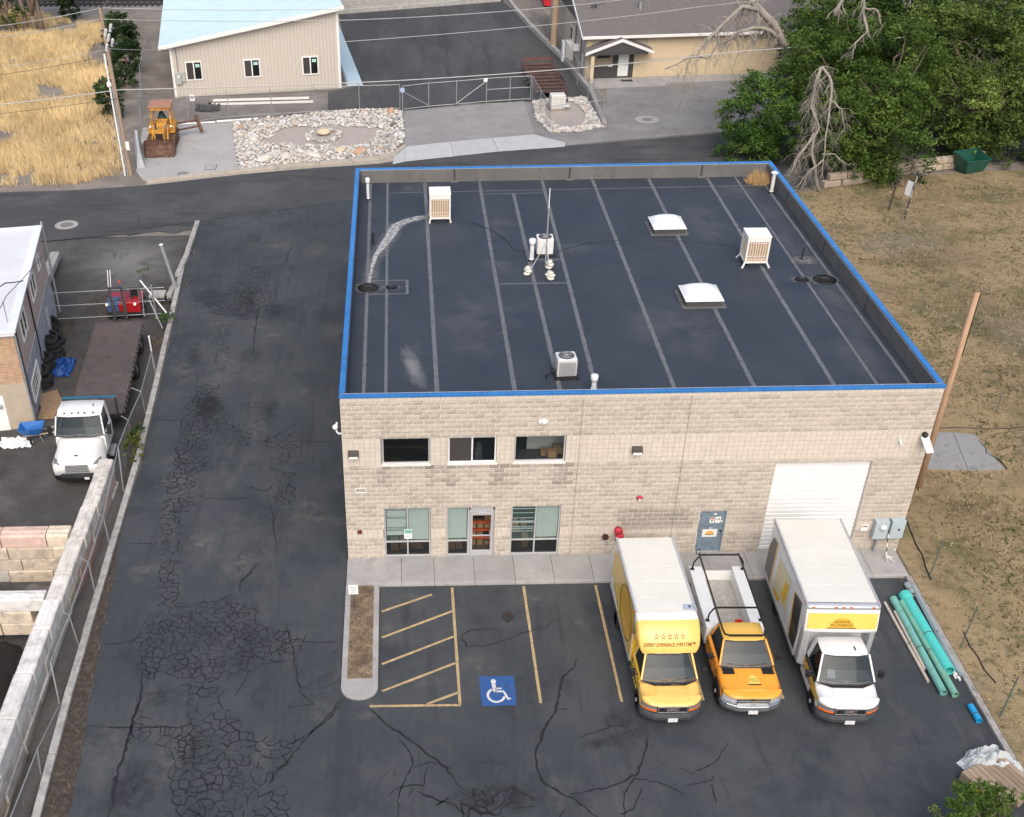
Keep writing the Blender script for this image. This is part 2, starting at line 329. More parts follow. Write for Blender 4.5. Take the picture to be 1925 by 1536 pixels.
# left kerb wall
lk = struct(bpy.data.objects.new('driveway_kerb', None)); link(lk)
y = -24
while y < 27.5:
    L = rnd.uniform(2.6, 3.4); y2 = min(y+L, 28.3); x0, x1 = curb_x(y), curb_x(y2); t = rnd.uniform(.9, 1.1); h = .15+rnd.uniform(-.02, .02); dd = rnd.uniform(-.015, .015)
    MB().hexa([(x0-.28+dd, y+.01, -.55), (x0+dd, y+.01, -.55), (x1+dd, y2-.01, -.55), (x1-.28+dd, y2-.01, -.55)], [(x0-.27+dd, y+.01, h), (x0+dd, y+.01, h), (x1+dd, y2-.01, h), (x1-.27+dd, y2-.01, h)], t).build('kerb_section', CONC_OLD, lk, bevel=.02)
    y = y2
for a, b in (((372, 420), (352, 480)), ((352, 482), (334, 520)), ((328, 540), (318, 560))):
    p, q = at(*a), at(*b); MB().bar((p.x, p.y, .05), (q.x, q.y, .05), .3, .34, rnd.uniform(.85, 1.05)).build('kerb_section', CONC_OLD, lk, bevel=.03)
# right kerb
rk = struct(bpy.data.objects.new('lawn_kerb', None)); link(rk)
y = -1.66
while y > -26:
    y2 = y-3.05; MB().box(21.7, 21.92, y2+.006, y-.006, -.2, .13+rnd.uniform(-.008, .008), rnd.uniform(.8, .98)).build('kerb_section', CONC_OLD, rk, bevel=.015); y = y2
# sidewalk slabs
sw = struct(bpy.data.objects.new('sidewalk', None)); link(sw)
joints = [-.04]+[at(x, 1103, .12).x for x in (755, 817.5, 894, 971, 1045, 1120)]
while joints[-1] < 20.5: joints.append(joints[-1]+1.55)
joints[-1] = 21.85
for i in range(len(joints)-1):
    x0, x1 = joints[i]+.006, joints[i+1]-.006; t = rnd.uniform(.90, 1.06); b = MB()
    b.box(x0, x1, -1.5, -.004, -.2, .12, t); b.box(x0, x1, -1.66, -1.504, -.2, .118, t*1.12)
    b.build('slab', CONC, sw, bevel=.008)
# landscaped island
isl = struct(bpy.data.objects.new('island_kerb', None)); link(isl)
def stadium(w0, w1, ytop, yc):
    c = (w0+w1)/2; r = (w1-w0)/2; return [(w1, ytop), (w0, ytop)]+[(c-r*math.cos(t*PI/12), yc-r*.85*math.sin(t*PI/12)) for t in range(13)]
ip = stadium(-.05, 1.25, -1.67, -7.1)
MB().prism(ip, -.1, .13).build('slab', CONC, isl, bevel=.03, segs=3)
b = MB(); b.box(.16, 1.04, -6.72, -1.72, .12, .135); b.build('soil_bed', mat('island_soil', (.24, .18, .12), .95, var=.5, vs=2.5, bump=.05, bs=14, dirt=(.12, .085, .065), ds=1.3, dthr=(.45, .65)), isl)
b = MB()
for i in range(9):
    y0 = -1.75-i*.56; b.box(-.045, .15, y0-.55, y0, .131, .15, rnd.uniform(.95, 1.1)); b.box(1.05, 1.245, y0-.55, y0, .131, .15, rnd.uniform(.95, 1.1))
b.build('rim', CONC, isl, bevel=.01)
# --- road markings
def stripe(p, q, w=.1, name='paint_stripe', m=None):
    p = Vector(p); q = Vector(q); n = max(2, int((q-p).length/.4)); pts = [p.lerp(q, i/n) for i in range(n+1)]
    MB().ribbon([(a.x, a.y) for a in pts], [w*rnd.uniform(.9, 1.1) for _ in pts], z=.014).build(name, m or YPAINT, lot_o)
for x in (4.07, 6.85, 9.64, 12.45, 15.2): stripe((x, -1.78), (x+.01, -7.93))
for (a, b_) in (((718, 1150), (812, 1118)), ((718, 1199), (851, 1149)), ((718, 1249), (853, 1197)), ((718, 1300), (856, 1247)), ((803, 1324), (862, 1302))):
    stripe(at(*a).to_2d(), at(*b_).to_2d(), .1)
stripe(at(695, 1328).to_2d(), at(866, 1326).to_2d(), .1)
# accessible parking symbol
q = [at(*p) for p in ((900, 1272), (966, 1271), (971, 1326), (906, 1328))]
hc = sheet('accessible_symbol_field', [(p.x, p.y) for p in q], .013, BPAINT, lot_o)
def sym(u, v):
    a = q[0].lerp(q[1], u); b2 = q[3].lerp(q[2], u); p = a.lerp(b2, v); return (p.x, p.y, .018)
b = MB(); b.face([sym(.40+.075*math.cos(t*PI/8), .19+.085*math.sin(t*PI/8)) for t in range(16)][::-1])
b.ribbon([sym(.39, .27), sym(.41, .4), sym(.43, .54)], .13); b.ribbon([sym(.43, .43), sym(.62, .43)], .07)
b.ribbon([sym(.42, .53), sym(.66, .53), sym(.72, .66), sym(.78, .8), sym(.85, .76)], .085)
b.ribbon([sym(.44+.24*math.cos(math.radians(a)), .66+.22*math.sin(math.radians(a))) for a in range(12, 255, 18)], .09)
for i in range(len(b.v)): b.v[i] = (b.v[i][0], b.v[i][1], .018)
b.build('accessible_symbol', WPAINT, lot_o)
# --- cracks in the asphalt, filled with dark sealant
def z7(x, y): return (100+x/2.743, 400+y/2.743)
def z8(x, y): return (60+x/2.577, 940+y/2.577)
def z6(x, y): return (620+x/3.208, 1080+y/3.208)
crk = MB()
def wob(pts, amp=.06, step=.16):
    out = []
    P = [Vector((p[0], p[1])) for p in pts]
    for a, b_ in zip(P, P[1:]):
        n = max(1, int((b_-a).length/step)); d = (b_-a).normalized(); nn = Vector((-d.y, d.x))
        for i in range(n):
            o = nn*rnd.uniform(-amp, amp) if (i or out) else Vector((0, 0)); out.append(a.lerp(b_, i/n)+o)
    out.append(P[-1]); return out
def crack(f, pts, w=.06, amp=.04, taper=True):
    P = wob([tuple(at(*f(*p)))[:2] for p in pts], amp); n = len(P)
    ws = [w*.8*rnd.uniform(.5, 1.4)*(min(1, .35+1.3*min(i, n-1-i)/max(1, n*.35)) if taper else 1) for i in range(n)]
    crk.ribbon([(p.x, p.y) for p in P], ws, z=.0145)
def inside(p, poly):
    c = False; n = len(poly)
    for i in range(n):
        x0, y0 = poly[i]; x1, y1 = poly[(i+1) % n]
        if (y0 > p[1]) != (y1 > p[1]) and p[0] < (x1-x0)*(p[1]-y0)/(y1-y0)+x0: c = not c
    return c
def gator(f, pts, s=.34, w=.035, keep=.9, z=.0145):
    poly = [tuple(at(*f(*p)))[:2] for p in pts]
    x0, x1 = min(p[0] for p in poly)-1, max(p[0] for p in poly)+1; y0, y1 = min(p[1] for p in poly)-1, max(p[1] for p in poly)+1
    P = []; y = y0; j = 0
    while y < y1:
        x = x0+(s/2 if j % 2 else 0)
        while x < x1: P.append(Vector((x+rnd.uniform(-.6, .6)*s, y+rnd.uniform(-.6, .6)*s*.86))); x += s
        y += s*.86; j += 1
    vs_, es_, fs_, *_ = delaunay_2d_cdt(P, [], [], 0, 1e-6)
    cc = []; em = {}
    for k, f_ in enumerate(fs_):
        a, b_, c = [vs_[i] for i in f_]; d = 2*(a.x*(b_.y-c.y)+b_.x*(c.y-a.y)+c.x*(a.y-b_.y))
        if abs(d) < 1e-9: cc.append(None)
        else:
            ux = (a.length_squared*(b_.y-c.y)+b_.length_squared*(c.y-a.y)+c.length_squared*(a.y-b_.y))/d
            uy = (a.length_squared*(c.x-b_.x)+b_.length_squared*(a.x-c.x)+c.length_squared*(b_.x-a.x))/d
            cc.append(Vector((ux, uy)))
        for i in range(3):
            e = tuple(sorted((f_[i], f_[(i+1) % 3]))); em.setdefault(e, []).append(k)
    for e, ks in em.items():
        if len(ks) != 2 or cc[ks[0]] is None or cc[ks[1]] is None: continue
        a, b_ = cc[ks[0]], cc[ks[1]]
        if not (inside(a, poly) and inside(b_, poly)) or rnd.random() > keep or (a-b_).length < .03: continue
        nz = mnoise.noise((a.x*.55, a.y*.55, 3.1))
        if nz < -.15 and rnd.random() < .22: continue
        W = wob([a, b_], .018, .1); ww = w*.78*(1+.6*nz)*rnd.choice([.45, .7, .9, 1.2, 1.5])
        crk.ribbon([(p.x, p.y) for p in W], [ww*rnd.uniform(.8, 1.2) for _ in W], z=z)
gator(z7, [(720, 440), (760, 400), (920, 390), (960, 310), (1040, 280), (1170, 280), (1190, 400), (1130, 480), (1050, 550), (930, 560), (740, 500)], .36, .035)
gator(z7, [(780, 430), (1050, 400), (1050, 520), (800, 510)], .25, .03, .9, .0152)
gator(z7, [(830, 560), (930, 560), (920, 760), (880, 860), (820, 860), (820, 680)], .5, .04)
gator(z7, [(740, 890), (870, 880), (890, 1060), (1030, 1130), (1030, 1210), (880, 1200), (800, 1260), (800, 1340), (730, 1410), (740, 1560), (560, 1560), (600, 1300), (630, 1200), (640, 1090), (700, 960)], .32, .045)
gator(z7, [(720, 950), (850, 950), (830, 1060), (740, 1100)], .2, .04, .9, .0152)
gator(z7, [(1030, 1150), (1290, 1100), (1270, 1230), (1100, 1230)], .5, .035, .8)
gator(z7, [(1110, 1220), (1250, 1220), (1270, 1500), (1180, 1536), (1090, 1440)], .55, .04, .85)
gator(z7, [(760, 20), (900, -10), (1330, -40), (1350, 120), (1230, 190), (1150, 110), (950, 30)], .45, .022, .8)
gator(z8, [(640, -20), (745, -20), (720, 200), (720, 420), (740, 520), (560, 540), (600, 420), (610, 120)], .33, .045)
gator(z8, [(490, 680), (560, 560), (700, 500), (850, 480), (980, 460), (1080, 520), (1150, 620), (1330, 650), (1320, 740), (1200, 790), (1000, 860), (900, 900), (760, 880), (640, 850), (540, 890), (490, 800)], .30, .045, .90)
gator(z8, [(560, 600), (980, 500), (1120, 640), (1050, 800), (760, 860), (540, 780)], .42, .03, .75, .0152)
gator(z8, [(700, 1120), (1000, 1120), (1150, 1250), (1050, 1500), (760, 1560), (700, 1350)], .46, .03, .7, .0152)
gator(z7, [(650, 1000), (880, 1060), (860, 1180), (700, 1400), (600, 1500)], .44, .03, .7, .0152)
gator(z8, [(500, 940), (540, 930), (550, 1040), (720, 1100), (760, 1090), (720, 950), (710, 880), (960, 900), (970, 1000), (1040, 1100), (1200, 1150), (1350, 1110), (1300, 1220), (1200, 1350), (1280, 1450), (1280, 1600), (690, 1600), (650, 1350), (640, 1220), (580, 1170), (480, 1200), (450, 1180)], .34, .045, .88)
gator(z8, [(680, 1140), (830, 1120), (830, 1240), (700, 1260)], .22, .05, .9, .0152)
gator(z6, [(560, 1230), (800, 1290), (1150, 1250), (1300, 1270), (1460, 1340), (1900, 1250), (1900, 1500), (600, 1500)], 1.0, .05, .62)
gator(z6, [(800, 1290), (1160, 1260), (1200, 1400), (1060, 1500), (820, 1500)], .42, .06, .8, .0152)
gator(z6, [(1850, 1200), (2300, 1150), (2500, 1300), (2300, 1400), (1900, 1330)], 1.1, .035, .6)
gator(z8, [(900, 80), (1180, 60), (1200, 420), (1050, 440), (900, 400)], .8, .016, .45)
gator(z8, [(1020, 880), (1500, 700), (1500, 1000), (1350, 1100), (1100, 1080)], .7, .016, .5)
gator(z8, [(540, 1200), (660, 1230), (680, 1420), (440, 1440), (480, 1250)], .6, .018, .5)
for f, pts, w in [
    (z6, [(225, 800), (320, 890), (540, 1040), (700, 1170), (800, 1300)], .09),
    (z6, [(-270, 1040), (-120, 960), (0, 850), (70, 740)], .07),
    (z6, [(1490, 510), (1480, 555), (1410, 610), (1390, 690), (1365, 820), (1300, 920), (1245, 1070), (1245, 1160), (1300, 1270), (1460, 1350), (1560, 1420), (1640, 1490)], .10),
    (z6, [(1375, 820), (1450, 810)], .06), (z6, [(1490, 990), (1600, 950), (1700, 915), (1780, 910)], .07),
    (z6, [(1925, 960), (1890, 1100), (1850, 1210), (1700, 1280), (1450, 1330)], .08),
    (z6, [(1380, 260), (1310, 310), (1180, 345), (1080, 390), (950, 430), (830, 435), (790, 370), (860, 335), (1000, 330), (1080, 350)], .055),
    (z6, [(410, 980), (480, 1070), (500, 1150), (440, 1260), (415, 1320), (410, 1470)], .07),
    (z6, [(500, 1170), (600, 1130), (740, 1170)], .05), (z6, [(340, 1340), (420, 1280), (560, 1275), (600, 1140)], .06),
    (z6, [(530, 1310), (640, 1360), (760, 1390), (820, 1460)], .09), (z6, [(470, 1350), (500, 1285)], .05),
    (z6, [(260, 1330), (280, 1270), (330, 1210), (380, 1170), (390, 1260)], .02), (z6, [(760, 1140), (900, 1130), (1050, 1140), (1200, 1155)], .02),
    (z6, [(1780, 1480), (1770, 1320), (1840, 1230), (2000, 1260), (2150, 1330)], .06), (z6, [(2100, 1160), (2180, 1200), (2330, 1130), (2400, 1010)], .045),
    (z8, [(340, 700), (480, 690), (520, 650)], .06), (z8, [(270, 1095), (460, 1105), (760, 1100)], .07), (z8, [(460, 215), (610, 212)], .05),
    (z8, [(530, 860), (530, 960), (490, 1060), (465, 1170), (440, 1250), (405, 1350), (395, 1440), (370, 1560)], .13),
    (z8, [(1090, 315), (1060, 350), (1015, 390), (1000, 450)], .09), (z8, [(1280, 690), (1480, 690)], .06), (z8, [(1265, 730), (1280, 830), (1300, 930), (1370, 990)], .05),
    (z8, [(1510, 970), (1440, 1060), (1340, 1140), (1240, 1260), (1150, 1370)], .07), (z8, [(1060, 820), (1020, 890), (985, 950)], .06), (z8, [(1145, 0), (1170, 80), (1180, 180), (1185, 265)], .06),
    (z8, [(1230, 600), (1250, 680)], .06), (z8, [(740, 510), (900, 490), (980, 460)], .06), (z8, [(1100, 800), (1280, 775)], .05),
    (z7, [(1000, 760), (1030, 720), (1045, 570), (1060, 490)], .07), (z7, [(1030, 1180), (1200, 1180), (1480, 1180)], .05),
    (z7, [(530, 1070), (650, 1072)], .06), (z7, [(460, 1395), (590, 1395)], .05), (z7, [(720, 1440), (780, 1475), (930, 1478), (1050, 1468)], .06), (z7, [(980, 1410), (1100, 1435), (1140, 1400)], .06),
    (z7, [(1180, 440), (1260, 455), (1340, 435)], .05), (z7, [(1190, 270), (1220, 190), (1250, 170)], .06), (z7, [(960, 300), (1060, 280), (1180, 275), (1300, 300)], .05),
    (z7, [(745, 820), (738, 890)], .04), (z7, [(800, 690), (830, 660)], .05), (z7, [(690, 415), (750, 420)], .06), (z7, [(690, 480), (740, 475)], .06), (z7, [(1040, 1200), (1140, 1160), (1290, 1060)], .03),
    (z7, [(200, 105), (420, 88), (740, 45), (1000, 10), (1300, -30), (1500, -60)], .07), (z7, [(440, 10), (440, 85)], .05)]:
    crack(f, pts, w)
tag(crk.build('sealed_cracks', SEAL, lot_o), kind='stuff')
pm = mat('oil_stain', (.020, .020, .022), .75, var=.3, vs=3)
st = MB()
for (cx_, cy_, rx, ry) in [(1545, 910, .0, .0)]: pass
for (pxy, rx, ry) in (((395, 765), .55, 1.1), ((955, 1160), .25, .3)):
    c = at(*pxy); n = 22; st.face([(c.x+rx*math.cos(2*PI*k/n)*rnd.uniform(.7, 1.2), c.y+ry*math.sin(2*PI*k/n)*rnd.uniform(.7, 1.2), .0125) for k in range(n)])
st.build('asphalt_stain', mat('dark_stain', (.028, .028, .031), .8, var=.3, vs=3), lot_o)
# ================================================================ MAIN BUILDING
W, D, ZB, CH, BL = 21.95, 23.31, .12, .2032, .4064
ZT = ZB+37*CH; RZ = 6.95; PT = .2
SPLIT = mat('split_face_block', (.455, .408, .350), .95, var=.14, vs=9, bump=.008, bs=34, tint=True, spec=.2)
SMOOTH = mat('smooth_block', (.57, .51, .44), .92, var=.07, vs=4, bump=.002, bs=80, tint=True, spec=.2)
MORTAR = mat('mortar', (.68, .61, .53), .95, var=.08, vs=5, bump=.003, bs=60)
GROUT = mat('dark_joint', (.27, .25, .23), .95, var=.15, vs=4)
BLUE = mat('blue_metal_coping', (.032, .175, .46), .3, metal=0, dirt=(.09, .25, .48), ds=2.5, dthr=(.55, .8), var=.14, vs=1.5, tint=True, spec=.55, rvar=.1)
ALU = mat('aluminium_frame', (.52, .53, .54), .45, metal=.35, var=.06, vs=4)
WHITE = mat('white_paint', (.78, .78, .76), .5, var=.05, vs=3, tint=True, dirt=(.55, .53, .50), ds=3, dthr=(.62, .85))
BLACK = mat('black_plastic', (.015, .015, .017), .5)
DGREY = mat('dark_grey_metal', (.07, .07, .072), .5, var=.1)
GREYM = mat('grey_metal', (.30, .31, .32), .5, metal=.3, var=.1, vs=5)
GALV = mat('galvanised_steel', (.42, .43, .44), .5, metal=.5, var=.14, vs=5)
DARKROOM = mat('dark_interior', (.035, .036, .037), .9, var=.2)
CARD = mat('cardboard', (.42, .28, .15), .9, var=.12, vs=5, tint=True)
bld = thing('commercial_building', 'two-storey tan block building with blue metal roof edge', 'building')
OPEN = {'U1': (1.46, 3.28, 22, 28), 'U2': (3.94, 5.77, 22, 28), 'U3': (6.42, 8.36, 22, 28), 'L1': (1.46, 3.30, 0, 12), 'LD': (3.92, 5.80, 0, 12), 'L3': (6.43, 8.38, 0, 12), 'SD': (13.84, 14.88, 0, 10), 'OH': (16.40, 20.06, 0, 21)}
SMOOTHC = {5, 6, 22, 23, 24, 25, 26, 27, 36}
def stain_and_shade(x, z):  # block tint factor: stains below the sills plus painted shade
    t = 1.0
    for (sx, w_) in ((1.5, .22), (3.3, .2), (3.9, .2), (5.85, .25), (6.5, .2), (8.3, .3)):
        if abs(x-sx) < w_ and 3.55 < z < 4.6: t *= .76
    if 1.3 < x < 8.6 and 4.3 < z < 4.6: t *= .86
    if 10.6 < x < 13.6 and 1.3 < z < 2.3: t *= .74  # darker block tint in a patch low on the wall
    if x > 20.3 and z < 1.2: t *= .88  # lower right corner: ambient shade painted into the block tint
    return t
def blk(mb, x0, x1, z0, z1, split, rr, T=None):
    """one masonry unit, face towards -y, back on the mortar plane"""
    j = .0115 if split else .0055; x0 += j; x1 -= j; z0 += j; z1 -= j
    xf = T or (lambda x, y, z: (x, y, z))
    t = stain_and_shade((x0+x1)/2, (z0+z1)/2)*(rr.choice([.85, .90, .94, .97, 1, 1, 1.02, 1.05])*rr.uniform(.97, 1.03) if split else rr.uniform(.96, 1.04))
    if not split:
        vs = [xf(x, y, z) for y in (.012, -.006) for z in (z0, z1) for x in (x0, x1)]
        mb.mesh(vs, [(4, 5, 7, 6), (0, 1, 5, 4), (2, 6, 7, 3), (0, 4, 6, 2), (1, 3, 7, 5)], t); return
    nx = 4 if x1-x0 > .3 else 2; vs = []
    for k in range(3):
        for i in range(nx+1):
            e = (k in (0, 2)) or (i in (0, nx)); vs.append(xf(x0+(x1-x0)*i/nx, (-.003 if e else -.012)-rr.uniform(0, .004 if e else .013), z0+(z1-z0)*k/2))
    fs = [(k*(nx+1)+i, k*(nx+1)+i+1, (k+1)*(nx+1)+i+1, (k+1)*(nx+1)+i) for k in range(2) for i in range(nx)]
    n = len(vs); per = [i for i in range(nx+1)]+[(nx+1)*1+nx]+[2*(nx+1)+i for i in range(nx, -1, -1)]+[nx+1]
    vs += [xf(*((lambda p: (p[0], .012, p[1]))(q))) for q in [(x0+(x1-x0)*i/nx, z0) for i in range(nx+1)]+[(x1, (z0+z1)/2)]+[(x0+(x1-x0)*i/nx, z1) for i in range(nx, -1, -1)]+[(x0, (z0+z1)/2)]]
    m_ = len(per); fs += [(per[(i+1) % m_], per[i], n+i, n+(i+1) % m_) for i in range(m_)]
    mb.mesh(vs, fs, t)
def wall_blocks(width, openings, T, rr, singles=0, parent=None, name='block'):
    """all units of one wall; the topmost `singles` become objects of their own"""
    rest_s, rest_m = MB(), MB(); n = 0
    for c in range(36, -1, -1):
        sp = c not in SMOOTHC; z0 = ZB+c*CH; z1 = z0+CH; mod = BL if sp else CH
        cuts = sorted((a, b) for (a, b, c0, c1) in openings if c0 <= c < c1)
        segs = []; x = 0
        for a, b in cuts: segs.append((x, a)); x = b
        segs.append((x, width))
        for a, b in segs:
            off = (CH if c % 2 else 0) if sp else 0; k = math.floor((a-off)/mod)
            while off+k*mod < b-.01:
                xa, xb = max(a, off+k*mod), min(b, off+(k+1)*mod); k += 1
                if xb-xa < .05: continue
                if n < singles:
                    cx_ = (xa+xb)/2; m1 = MB(); blk(m1, xa, xb, z0, z1, sp, rr, T); p = T(cx_, 0, z0)
                    m1.v = [(v[0]-p[0], v[1]-p[1], v[2]-p[2]) for v in m1.v]
                    o = m1.build(name, SPLIT if sp else SMOOTH, parent); o.location = p; n += 1
                else: blk(rest_s if sp else rest_m, xa, xb, z0, z1, sp, rr, T)
    tag(rest_s.build('split_face_blocks', SPLIT, parent), kind='stuff'); tag(rest_m.build('smooth_blocks', SMOOTH, parent), kind='stuff')
def wall_core(width, openings, T, thick, parent):
    xs = sorted({0, width, *[o[0] for o in openings], *[o[1] for o in openings]}); zs = sorted({ZB-.4, ZT, *[ZB+o[2]*CH for o in openings], *[ZB+o[3]*CH for o in openings]})
    hole = lambda x, z: any(o[0] < x < o[1] and ZB+o[2]*CH-(.5 if o[2] == 0 else 0) < z < ZB+o[3]*CH for o in openings)
    b = MB(); y0, y1 = .006, thick
    for i in range(len(xs)-1):
        for k in range(len(zs)-1):
            xa, xb, za, zb = xs[i], xs[i+1], zs[k], zs[k+1]; xm, zm = (xa+xb)/2, (za+zb)/2
            if hole(xm, zm): continue
            b.face([T(xa, y0, za), T(xb, y0, za), T(xb, y0, zb), T(xa, y0, zb)]); b.face([T(xa, y1, zb), T(xb, y1, zb), T(xb, y1, za), T(xa, y1, za)])
    for (a, c, c0, c1) in openings:
        za, zb = ZB+c0*CH-(.4 if c0 == 0 else 0), ZB+c1*CH
        b.face([T(a, y0, za), T(a, y0, zb), T(a, y1, zb), T(a, y1, za)]); b.face([T(c, y1, za), T(c, y1, zb), T(c, y0, zb), T(c, y0, za)])
        b.face([T(a, y0, zb), T(c, y0, zb), T(c, y1, zb), T(a, y1, zb)]); b.face([T(a, y1, za), T(c, y1, za), T(c, y0, za), T(a, y0, za)])
    for x in (0, width): b.face([T(x, y0, ZB-.4), T(x, y0, ZT), T(x, y1, ZT), T(x, y1, ZB-.4)])
    b.build('wall', MORTAR, parent)
    g2 = MB()
    for c0, c1 in ((5, 7), (22, 28), (36, 37)):
        cuts = sorted((o[0], o[1]) for o in openings if o[2] < c1 and o[3] > c0); x = 0
        for a, c in cuts+[(width, width)]:
            if a > x: g2.face([T(x, .003, ZB+c0*CH), T(a, .003, ZB+c0*CH), T(a, .003, ZB+c1*CH), T(x, .003, ZB+c1*CH)])
            x = c
    g2.build('joint_backing', GROUT, parent)
rr = random.Random(3)
TF = lambda x, y, z: (x, y, z)
wall_core(W, list(OPEN.values()), TF, .25, bld)
wall_blocks(W, list(OPEN.values()), TF, rr, 300, bld)
for T_, w_ in ((lambda x, y, z: (y, D-x, z), D), (lambda x, y, z: (W-y, x, z), D), (lambda x, y, z: (W-x, D-y, z), W)):
    wall_core(w_, [], T_, .2, bld); wall_blocks(w_, [], T_, rr, 0, bld)
# vertical control joints
b = MB()
for x in (8.86, 12.8): b.box(x-.006, x+.006, -.03, .0, ZB, ZT-.2)
b.build('control_joint', GROUT, bld)
# white-outlined test block near the left corner
b = MB(); z = ZB+16*CH
for (x0, x1, z0, z1) in ((.40, .83, z-.02, z+.02), (.40, .83, z+.185, z+.225), (.40, .43, z+.02, z+.185), (.80, .83, z+.02, z+.185)): b.box(x0, x1, -.042, -.02, z0, z1)
b.build('pale_mortar_patch', mat('pale_mortar', (.75, .73, .70), .95), bld)
# coping
def coping(ax, a, b_, n, fixed, sgn):
    """coping run split in sheets; ax: 0 along x, 1 along y"""
    L = (b_-a)/n
    for i in range(n):
        p, q = a+L*i+.004, a+L*(i+1)-.004; t = rnd.uniform(.94, 1.05); m_ = MB(); o0, o1 = fixed-.03*sgn, fixed+(PT-.02)*sgn
        prof = [(o0, ZT-.06), (o0, ZT+.045), (o1, ZT+.03), (o1, ZT-.045)]
        secs = [[(s_, u, z) if ax == 0 else (u, s_, z) for u, z in prof] for s_ in (p, q)]
        m_.loft(secs, t)
        e0 = (q-.012, q+.012)
        m_.loft([[(s_, u, z) if ax == 0 else (u, s_, z) for u, z in [(o0-.004*sgn, ZT-.064), (o0-.004*sgn, ZT+.05), (o1+.004*sgn, ZT+.035), (o1+.004*sgn, ZT-.049)]] for s_ in e0], t*.85)
        m_.build('coping_section', BLUE, bld, bevel=.006)
coping(0, -.03, W+.03, 8, 0, 1); coping(0, -.03, W+.03, 8, D, -1)
coping(1, PT+.05, D-PT-.05, 8, 0, 1); coping(1, PT+.05, D-PT-.05, 8, W, -1)
# roof membrane
def roof_mat():
    M = layered('roof_membrane', (.030, .038, .052), [((.042, .050, .065), .28, .40, .62, .8), ((.023, .031, .049), .5, .52, .7, .6), ((.058, .067, .084), .35, .60, .78, .55), ((.018, .024, .038), 3, .6, .75, .35, (.4, 1.5, 1)), ((.06, .066, .08), 1.1, .66, .8, .4, (1.5, .5, 1))], rough=.62, bump=.003, bs=12, spec=.4)
    return M
MB().box(PT-.05, W-PT+.05, PT-.05, D-PT+.05, RZ-.25, RZ).build('roof', roof_mat(), bld)
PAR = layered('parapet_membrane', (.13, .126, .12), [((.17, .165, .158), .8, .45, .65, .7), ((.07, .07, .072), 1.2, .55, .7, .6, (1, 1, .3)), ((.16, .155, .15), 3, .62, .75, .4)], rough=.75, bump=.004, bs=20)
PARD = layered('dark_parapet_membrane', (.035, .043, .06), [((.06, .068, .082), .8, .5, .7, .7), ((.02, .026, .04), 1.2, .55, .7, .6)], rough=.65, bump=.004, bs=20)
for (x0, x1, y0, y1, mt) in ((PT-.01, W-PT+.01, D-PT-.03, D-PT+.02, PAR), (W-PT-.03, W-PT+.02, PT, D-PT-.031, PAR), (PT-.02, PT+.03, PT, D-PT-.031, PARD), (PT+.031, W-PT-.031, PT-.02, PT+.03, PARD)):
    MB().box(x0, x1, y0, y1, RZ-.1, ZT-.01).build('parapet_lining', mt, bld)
SEAM = mat('seam_tape', (.10, .108, .12), .7, var=.35, vs=5, dirt=(.19, .195, .20), ds=9, dthr=(.42, .72), detail=6)
for (x0, y0, x1, y1, w_) in ((1.65, .3, 1.65, 23, .12), (3.58, .3, 3.62, 23, .17), (6.5, .3, 6.52, 23, .17), (8.2, .3, 8.17, 21.3, .17), (9.55, .3, 9.85, 23, .17), (12.5, .3, 12.52, 23, .17), (15.5, .3, 15.5, 23, .17), (18.5, .3, 18.6, 23, .17), (20.12, .3, 20.1, 23, .12), (.82, .3, .75, 23, .14), (21.35, .3, 21.35, 23, .14), (.3, 1.15, 21.6, 1.15, .08), (1.65, 21.6, 21, 21.75, .08), (6.5, 21.2, 9.8, 21.25, .08), (6.55, 10.55, 9.7, 10.55, .1), (8.2, 13.0, 9.8, 13.0, .1), (.75, 9.75, 2.6, 9.75, .08), (.75, 11.1, 2.6, 11.1, .08), (2.55, 9.75, 2.55, 11.1, .12)):
    n = max(2, int(math.hypot(x1-x0, y1-y0)/.25)); pts = [(x0+(x1-x0)*i/n, y0+(y1-y0)*i/n) for i in range(n+1)]
    MB().ribbon(pts, [w_*rnd.uniform(.86, 1.12) for _ in pts], z=RZ+.004+(.002 if abs(y1-y0) < 1 else 0)).build('seam_strip', SEAM, bld)
LS = mat('lining_seam', (.05, .05, .052), .8)
for x in (5.2, 11.3, 18.3): MB().box(x-.05, x+.05, D-PT-.045, D-PT-.028, RZ, ZT-.02).build('lining_seam', LS, bld); MB().box(x-.22, x+.22, D-PT-.14, D-PT-.046, RZ, RZ+.06).build('scupper_patch', mat('patch_membrane', (.15, .145, .14), .8), bld)
for y in (19.2, 13.2, 7.5): MB().box(W-PT-.045, W-PT-.028, y-.04, y+.04, RZ, ZT-.02).build('lining_seam', LS, bld)
